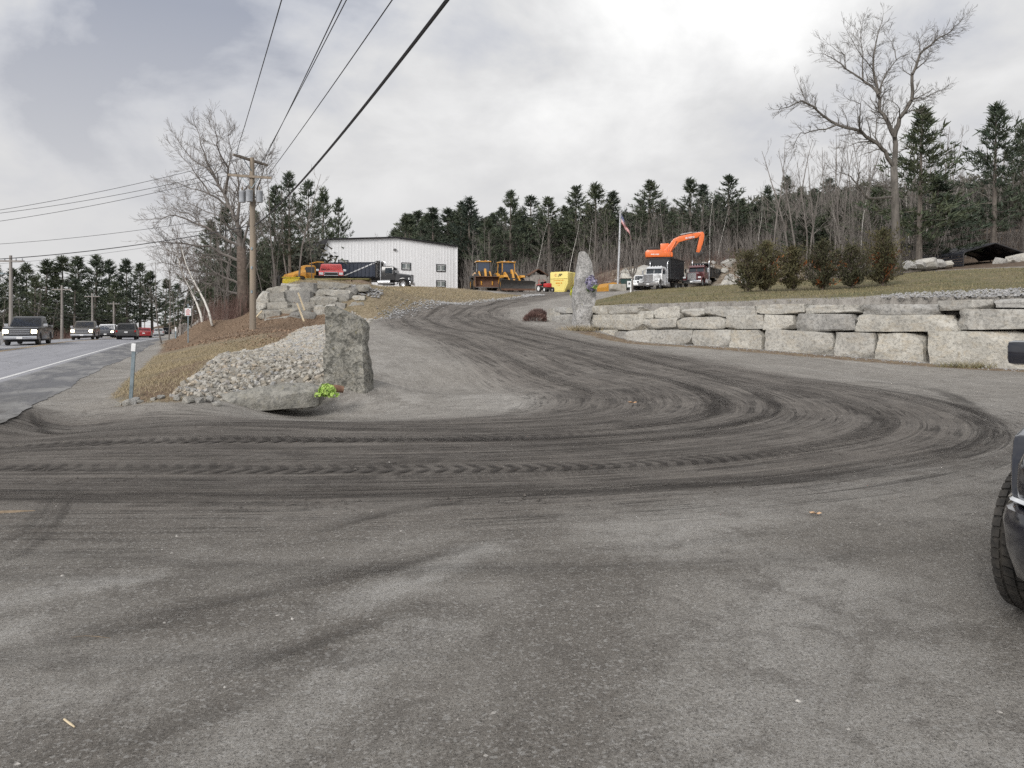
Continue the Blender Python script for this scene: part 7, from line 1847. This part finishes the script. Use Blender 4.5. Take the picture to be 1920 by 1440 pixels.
part('post', MB().box((0, 0, .55), (.12, .12, 1.3)), 'white_paint', sp_); part('plate', MB().box((-.16, -.08, .9), (.42, .03, .62)), 'white_paint', sp_); part('symbol', MB().box((-.16, -.1, .95), (.16, .01, .2)), 'trim_black', sp_)

# ---- black carport
cp0 = P(1806, 505, 68); M['p_port'] = mat('p_port', (0.018, 0.02, 0.028), (0.03, 0.032, 0.04), 3, .35)
cp = empty('carport', (cp0.x, 68, cp0.z - .35), R(8), 'black metal carport with curved eaves beyond the lawn', 'carport')
def bow(y):
    out = [(0, y, 0), (0, y, 1.55)]
    for a in (20, 45, 70): out.append((.5 - .5 * math.cos(R(a)), y, 1.55 + .42 * math.sin(R(a))))
    out += [(3.2, y, 2.75), (5.9, y, 1.97), (6.25, y, 1.75), (6.4, y, 1.55), (6.4, y, 0)]
    return out
cov = MB(); secs = [[(x, y, z + .06) for x, y, z in bow(y)[1:-1]] + [(x, y, z + .03) for x, y, z in reversed(bow(y)[1:-1])] for y in (0, 5.8)]
cov.loft(secs); part('roof_sheet', cov, 'p_port', cp)
for k_ in range(5): part('bow', MB().tube(bow(.0 + k_ * 1.45), .055, 6, False), 'trim_black', cp)
for x, y, z in bow(0)[2:-2:2]: part('purlin', MB().bar((x, 0, z + .02), (x, 5.8, z + .02), .06), 'trim_black', cp)
for k_ in range(5): part('side_sheet', MB().box((-.02, 2.9, .55 + k_ * .22), (.03, 5.8, .17)), 'p_port', cp)

# ---- utility pole
ux, ud_ = PX(474, 46), 46.0; uz = h(ux, ud_)
up = empty('utility_pole', (ux, ud_, uz), 0, 'wooden utility pole with two crossarms and three grey transformers', 'utility pole'); utop = P(0, 296, ud_).z - uz
part('pole', MB().tube([(0, 0, -.4), (0.0, 0, utop * .5), (-.05, 0, utop)], [.20, .175, .14], 14), 'pole_wood', up, True)
aw = Vector((RN.x, RN.y, 0))                        # arms lie across the line of the road
# upper double arm runs roughly along the view, lower arm across it
a1 = (P(442, 291, 44.9) - up.location, P(497, 309, 47.2) - up.location)
for off in (-.16, .16):
    o_ = Vector((off * .6, off, 0)); part('crossarm', MB().bar(a1[0] + o_, a1[1] + o_, .10, .13), 'arm_wood', up)
a2 = (P(430, 329, 46) - up.location + Vector((0, -.2, 0)), P(511, 335, 46) - up.location + Vector((0, -.2, 0)))
part('crossarm', MB().bar(a2[0], a2[1], .11, .14), 'pole_wood', up)
mid1 = (a1[0] + a1[1]) / 2
for t in (.22, .78): part('arm_brace', MB().bar(a1[0].lerp(a1[1], t), Vector((0, -.1, mid1.z - .75)), .04), 'galv', up)
for t in (.28, .72): part('arm_brace', MB().bar(a2[0].lerp(a2[1], t), Vector((0, -.18, a2[0].z - .8)), .04), 'galv', up)
ins = []
for arm, ts in ((a1, (.04, .5, .96)), (a2, (.05, .36, .64, .95))):
    for t in ts:
        p_ = arm[0].lerp(arm[1], t); part('insulator', MB().tube([p_ + Vector((0, 0, .06)), p_ + Vector((0, 0, .12)), p_ + Vector((0, 0, .2)), p_ + Vector((0, 0, .28))], [.03, .07, .05, .07], 8), 'transformer', up); ins.append(p_ + Vector((0, 0, .28)) + up.location)
for (px, dy) in ((455.5, -.1), (472, -.42), (487.5, -.1)):
    c_ = P(px, 369.5, 46) - up.location; c_.y = dy; hh = .34
    t_ = MB().tube([(c_.x, c_.y, c_.z - hh), (c_.x, c_.y, c_.z - hh + .04), (c_.x, c_.y, c_.z + hh - .08), (c_.x, c_.y, c_.z + hh - .06), (c_.x, c_.y, c_.z + hh), (c_.x, c_.y, c_.z + hh + .03)], [.19, .2, .2, .215, .215, .12], 14); tf = part('transformer', t_, 'transformer', up, True)
    part('bushing', MB().tube([(c_.x, c_.y, c_.z + hh), (c_.x, c_.y, c_.z + hh + .16), (c_.x, c_.y, c_.z + hh + .3)], [.05, .07, .03], 8), 'arm_wood', tf)
    part('bracket', MB().bar((c_.x, c_.y, c_.z), (0, 0, c_.z), .06), 'galv', tf)
for zq in (.22, .36, .47): part('ground_lug', MB().box((.0, -.19, utop * zq), (.10, .05, .16)), 'galv', up)
def cable(name, a, b, sag, rad, label, group=None, n=24, parent=None):
    a, b = Vector(a), Vector(b); pts = []
    for i in range(n + 1):
        t = i / n; p_ = a.lerp(b, t); p_.z -= sag * 4 * t * (1 - t); pts.append(p_)
    o = MB().tube(pts, rad, 5, False).build(name, M['wire'], parent, fix=False); return tag(o, label, 'cable', group)
# next pole behind the camera carries the wires overhead
nx_, ny_ = ux + .4139 * 53, ud_ - 53
npz = empty('utility_pole', (nx_, ny_, 0), 0, 'utility pole behind the viewer that carries the overhead wires', 'utility pole')
part('pole', MB().tube([(0, 0, -.3), (0, 0, 6), (0, 0, 11.6)], [.2, .17, .14], 10), 'pole_wood', npz, True)
part('crossarm', MB().bar(aw * -1.3 + Vector((0, -.17, 11.2)), aw * 1.3 + Vector((0, -.17, 11.2)), .11, .14), 'pole_wood', npz)
nb_ = Vector((nx_, ny_, 11.4))
def through(a, px, y_at):                           # far end so that the wire leaves the top of the frame at px
    q_ = P(px, 0, y_at); t = (ny_ - a.y) / (q_.y - a.y); e_ = a.lerp(q_, t); return e_
for a_, px, ya, rad, lab in ((ins[0], 523, 20.5, .016, 'thin overhead wire leaving the left end of the upper crossarm'), (ins[2], 632, 19.5, .016, 'thin overhead wire from the right end of the upper crossarm'), (ins[5], 640, 19.2, .014, 'thin overhead wire from the lower crossarm, close beside another'), (ins[6], 722, 18.6, .016, 'thin overhead wire from the right end of the lower crossarm')):
    e_ = through(a_, px, ya); cable('power_line', a_, e_, .25, rad, lab)
ca = P(474, 424, 46) + Vector((.15, -.15, 0)); q_ = P(838, 0, 12.2)
# thick cable: sags most of all
t = (ny_ - ca.y) / (q_.y - ca.y); e_ = ca.lerp(q_, t); sg = .95
e_.z += sg * 4 * (1 - 1 / t) * 1.0
cable('communication_cable', ca, e_, sg, .036, 'thick black cable climbing steeply overhead from the pole', n=40)
# wires to the left, across the road
for (a_, pl, lab, rad) in ((ins[3], 387, 'upper one of the wires running left across the sky', .016), (ins[1], 381, 'topmost wire running left across the sky', .016), (ins[4], 402, 'third wire running left across the sky', .016)):
    p0 = P(0, pl, 50); cable('power_line', a_, a_.lerp(p0, 1.5), .5, rad, lab)
a_ = P(474, 398, 46); cable('power_line', a_, a_.lerp(P(0, 447, 50), 1.4), .45, .014, 'thin wire running left below the three upper ones')
a_ = P(474, 424, 46) + Vector((-.1, -.1, 0)); cable('communication_cable', a_, a_.lerp(P(0, 474, 50), 1.4), .5, .028, 'thicker dark cable running left from the pole low over the trees')
a_ = P(474, 430, 46); cable('power_line', a_, a_.lerp(P(0, 484, 56), 1.4), .5, .010, 'faint thin wire just below the thick left-hand cable')
cable('guy_wire', P(487, 340, 46), P(533, 506, 52), .0, .014, 'guy wire slanting down from the lower crossarm to the boulders'); cable('guy_wire', P(482, 378, 46), P(545, 508, 53), .0, .014, 'guy wire slanting down from the transformers to the boulders')
# ---- distant poles across the road
far = []
for i, (px, ptop, d) in enumerate(((20, 479, 67), (116, 535, 93), (173, 550, 119), (213, 565, 148), (271, 578, 230))):
    x = PX(px, d); z_ = float(H(x, d)[0]); top_ = P(0, ptop, d).z
    o = empty('utility_pole', (x, d, z_), 0, ['grey utility pole at the far left with a street light', 'second roadside pole from the left, behind the black pickup', 'third roadside pole, above the bronze pickup', 'fourth roadside pole, above the charcoal SUV', 'farthest roadside pole, above the red sedan'][i], 'utility pole')
    part('pole', MB().tube([(0, 0, -.3), (.02, 0, (top_ - z_) * .5), (0, 0, top_ - z_)], [.17, .15, .12], 8), 'fence_wood', o, True)
    hgt = top_ - z_ - .5; part('crossarm', MB().bar((-1.15, -.15, hgt), (1.15, .1, hgt), .10, .13), 'fence_wood', o)
    for t in (-1.05, -.5, .5, 1.05): part('insulator', MB().cyl((t, -.03, hgt + .06), (t, -.03, hgt + .25), .045, 6), 'transformer', o)
    if i == 0: part('street_light', MB().bar((0, 0, hgt - 1.2), (-.5, -.2, hgt - 1.1), .05).box((-.6, -.2, hgt - 1.12), (.4, .22, .14), bev=.03), 'galv', o)
    far.append((x, d, z_, hgt))
for i in range(4):
    for k_, (dx, dz) in enumerate(((0, -2.4), (0, -3.0), (0, -3.5))):
        a_, b_ = far[i], far[i + 1]
        cable('power_line', (a_[0] + dx, a_[1], a_[2] + a_[3] + dz), (b_[0] + dx, b_[1], b_[2] + b_[3] + dz * (1 - .06 * i)), .5, .022, f"{['upper', 'middle', 'lower'][k_]} sagging wire in the {['first', 'second', 'third', 'last'][i]} span between roadside poles, counted from the left", 'wires along the roadside poles', 14)
# ---- roadside post, sign, marker
mp = empty('marker_post', (PX(245, 15.45), 15.45, 0), 0, 'leaning galvanised marker post with a white tip beside the road', 'post')
part('post', MB().prism([(-.035, -.012), (-.035, .02), (-.02, .02), (-.012, 0), (.012, 0), (.02, .02), (.035, .02), (.035, -.012)], -.2, 1.16, 'z'), 'galv', mp); part('reflector', MB().box((0.0, -.02, 1.10), (.09, .02, .16), bev=.008), 'white_paint', mp); mp.rotation_euler = (R(2), R(4.5), 0)
sgx = PX(352.5, 50); sg_ = empty('road_sign', (sgx, 50, h(sgx, 50)), R(12), 'small white sign with red lettering on a post beside the road', 'sign'); zs = P(0, 585, 50).z - sg_.location.z
part('post', MB().box((0, .03, zs / 2 + .2), (.07, .05, zs + .7)), 'galv', sg_); pl_ = part('panel', MB().box((0, -.01, zs), (.40, .02, .50), bev=.006), 'white_paint', sg_)
for i, tx in enumerate((.10, .24, .28, .18, .22)): strokes(tx, .05, (0, -.026, zs + .17 - i * .085), (0, 0, 0), 'p_red', pl_, 20 + i)
dl = empty('delineator', (PX(329.5, 56), 56, h(PX(329.5, 56), 56)), 0, 'slim roadside delineator with a white top left of the sign', 'post'); part('post', MB().box((0, 0, .5), (.09, .04, 1.2)), 'galv', dl); part('cap', MB().box((0, 0, 1.15), (.10, .05, .3)), 'white_paint', dl)
gr_ = empty('guard_rail', (PX(342, 75), 75, h(PX(342, 75), 75)), 0, 'old cable guard rail with leaning posts beyond the sign', 'guard rail')
for i in range(6):
    d = 66 + i * 6; x = PX(338 + i * 2.2, d); part('post', MB().box((x - gr_.location.x, d - 75, float(H(x, d)[0]) - gr_.location.z + .45), (.16, .16, 1.3), rot=(0, .08 * math.sin(i * 2), 0)), 'fence_wood', gr_)
part('cable', MB().tube([(PX(338 + i * 2.2, 66 + i * 6) - gr_.location.x, 66 + i * 6 - 75.1, float(H(PX(338 + i * 2.2, 66 + i * 6), 66 + i * 6)[0]) - gr_.location.z + .85) for i in range(6)], .03, 5, False), 'galv', gr_)

# ---- flowers
def flowers(mb, r, c, rad, n, pet, squash=.7):
    for _ in range(n):
        v = rv3(r); v.y = -abs(v.y) * .8 if r.random() < .8 else v.y; p_ = Vector(c) + Vector((v.x * rad[0], v.y * rad[1], v.z * rad[2])) * r.uniform(.75, 1.0); nrm = (v + rv3(r) * .4).normalized(); u = nrm.cross(rv3(r)).normalized(); w = nrm.cross(u)
        for k_ in range(6):
            a = k_ * math.pi / 3; e = (u * math.cos(a) + w * math.sin(a)); f = nrm.cross(e); q = len(mb.v)
            mb.v.extend([tuple(p_), tuple(p_ + e * pet * .6 + f * pet * .35 + nrm * pet * .25), tuple(p_ + e * pet + nrm * pet * .15), tuple(p_ + e * pet * .6 - f * pet * .35 + nrm * pet * .25)]); mb.f.append((q, q + 1, q + 2, q + 3))
M['lime'] = mat('lime', (0.30, 0.46, 0.09), (0.44, 0.58, 0.17), 9, .7); M['violet'] = mat('violet', (0.20, 0.18, 0.30), (0.42, 0.40, 0.48), 6, .8); M['leaf_green'] = mat('leaf_green', (0.06, 0.12, 0.03), (0.12, 0.18, 0.05), 6, .7); M['lemon_bloom'] = mat('lemon_bloom', (0.60, 0.58, 0.08), (0.42, 0.48, 0.06), 6, .7)
rq = random.Random(31); fc = P(613, 730, 16.35); bo_ = empty('flower_bunch', (fc.x, 16.35, 0.0), 0, 'bunch of lime-green flowers lying against the upright slab', 'flowers', scale=.85)
m_ = MB(); flowers(m_, rq, (0, 0, .17), (.22, .15, .16), 150, .05); flowers(m_, rq, (.17, -.05, .05), (.15, .1, .05), 45, .045); flowers(m_, rq, (-.2, -.05, .06), (.1, .1, .05), 22, .045); part('blossoms', m_, 'lime', bo_)
m_ = MB(); flowers(m_, rq, (0, .03, .15), (.17, .12, .13), 60, .06); part('foliage', m_, 'leaf_green', bo_)
lg = empty('log_piece', (PX(630, 16.7), 16.7, .1), R(20), 'short brown split log beside the lime-green flowers', 'log'); part('wood', MB().tube([(-.16, 0, .06), (0, 0, .05), (.16, 0, .02)], [.08, .085, .075], 9), mat('log_bark', (0.14, 0.075, 0.05), (0.22, 0.13, 0.09), 12, .9, bump=.4), lg, True)
part('cut_end', MB().cyl((.16, 0, .02), (.165, 0, .019), .07, 9), lath, lg)
wr = P(1105, 533, 40.0); wre = empty('wreath', wr + Vector((.1, -.12, 0)), 0, 'purple and lilac flower wreath hanging on the tall monolith', 'wreath'); m_ = MB(); flowers(m_, rq, (0, -.02, .05), (.31, .18, .40), 130, .085); part('blossoms', m_, 'violet', wre)
m_ = MB(); flowers(m_, rq, (.12, -.05, -.12), (.18, .1, .13), 16, .08); part('yellow_blossoms', m_, 'lime', wre); m_ = MB(); flowers(m_, rq, (.0, .06, -.05), (.30, .10, .44), 60, .09); part('foliage', m_, 'leaf_green', wre)
wy = P(1074, 549, 41.2); wy_ = empty('flower_bunch', wy, 0, 'yellowing flowers hanging on the far side of the monolith', 'flowers'); m_ = MB(); flowers(m_, rq, (0, 0, 0), (.12, .15, .32), 70, .09); part('blossoms', m_, 'lemon_bloom', wy_)
# low heather-like shrubs beside the wall end
M['heather'] = leafmat('heather', (0.13, 0.075, 0.07), (0.19, 0.12, 0.105))
for (px, py, d, w_, hh, lab) in ((1003, 594, 44.3, .7, .5, 'front one of two low russet shrubs at the wall end'), (1008, 586, 46.8, .6, .5, 'rear one of two low russet shrubs at the wall end')):
    x = PX(px, d); z_ = h(x, d); o = empty('low_shrub', (x, d, z_), 0, lab, 'shrub'); m_ = MB()
    for _ in range(1500):
        v = rv3(rq); v.z = abs(v.z); p_ = Vector((v.x * w_, v.y * w_ * .8, v.z * hh)) * rq.uniform(.5, 1.0) ** .5; q = (v + Vector((0, 0, .6)) + rv3(rq) * .5).normalized(); sd = q.cross(rv3(rq)).normalized() * .016; e = p_ + q * rq.uniform(.08, .18); k_ = len(m_.v); m_.v.extend([tuple(p_ - sd), tuple(p_ + sd), tuple(e)]); m_.f.append((k_, k_ + 1, k_ + 2))
    m_.build('foliage', M['heather'], o, fix=False)
    part('stems', MB().tube([(0, 0, -.05), (.1, 0, hh * .6)], [.03, .01], 5).tube([(0, 0, -.05), (-.2, .1, hh * .6)], [.03, .01], 5).tube([(0, 0, -.05), (.1, -.2, hh * .6)], [.03, .01], 5), 'bark_brown', o)
# dead grass clump at the monolith's foot and weeds along the wall
def clump(c, n, hh, mk, name, lab, spread=.3):
    pts = [(c[0] + rq.gauss(0, spread), c[1] + rq.gauss(0, spread * .4), c[2]) for _ in range(n)]
    return tag(blades(name, pts, hh * .4, hh, .012, M[mk], .8, rq), lab, 'grass', kind='stuff')
c_ = P(1087, 617, 40); clump((c_.x, 39.7, h(c_.x, 39.7)), 500, .35, 'straw', 'dead_grass', 'dead grass clump at the foot of the monolith', .45)
for px, d in ((1790, 26.4), (1830, 26.2)): x = PX(px, d); clump((x, d, h(x, d)), 160, .28, 'turf', 'weeds', 'green weeds at the foot of the granite wall', .3)
# twigs and leaves on the lot
tw = mat('twig', (0.26, 0.20, 0.14), (0.17, 0.13, 0.09), 20, .9)
def gp_(x, y, z=.012): d = EYE * F / (y - HOR); v = P(x, y, d); v.z = z; return v
t_ = empty('twig', gp_(170, 1199), 0, 'pale forked twig lying on the gravel at lower left', 'twig'); o0 = t_.location
part('stem', MB().tube([gp_(133, 1200) - o0, gp_(160, 1197) - o0, gp_(186, 1199) - o0, gp_(208, 1202) - o0], [.003, .004, .005, .003], 5), tw, t_); part('side_shoot', MB().tube([gp_(186, 1199) - o0, gp_(176, 1205) - o0], [.003, .002], 4).tube([gp_(186, 1199) - o0, gp_(192, 1194) - o0], [.003, .002], 4), tw, t_)
tag(MB().tube([gp_(-20, 965), gp_(30, 963), gp_(66, 961)], [.02, .018, .008], 6).build('stick', tw), 'straight pale stick at the left edge of the gravel', 'stick')
tag(MB().tube([gp_(120, 1354), gp_(132, 1363), gp_(140, 1369)], [.004, .005, .003], 5).build('wood_chip', lath), 'small white wood chip at the lower left', 'wood chip')
lf = mat('dry_leaf', (0.42, 0.25, 0.14), (0.55, 0.38, 0.24), 15, .8)
for (x, y, s, lab) in ((1186, 757, .10, 'curled tan leaf on the dark tracks'), (1529, 967, .055, 'tan leaf lying on the pale gravel at right')):
    p_ = gp_(x, y); m_ = MB(); ring = [(math.cos(a) * s * (1 if k_ % 2 else .55), math.sin(a) * s * .6 * (1 if k_ % 2 else .6), .3 * s * abs(math.cos(a * 1.5)) + .004) for k_, a in enumerate([2 * math.pi * i / 12 for i in range(12)])]
    m_.add([(0, 0, .006)] + ring, [(0, i + 1, (i + 1) % 12 + 1) for i in range(12)]); o = m_.build('leaf', lf, None, p_); tag(o, lab, 'leaf')

# ---------------------------------------------------------------- alike things in short rows are told apart by their place
ORD = 'leftmost second third fourth fifth sixth seventh eighth ninth tenth eleventh twelfth thirteenth fourteenth fifteenth sixteenth seventeenth eighteenth nineteenth twentieth'.split()
gd = {}
for o in scene.objects:
    if o.parent is None and o.get('group') and o.get('label'): gd.setdefault((o['group'], o['label']), []).append(o)
for (g, lab), lst in gd.items():
    if 2 <= len(lst) <= 20:
        lst.sort(key=lambda o: o.location.x / max(o.location.y, 1))
        for i, o in enumerate(lst): o['label'] = (ORD[i] + ' from the left: ' + lab) if i else 'leftmost: ' + lab
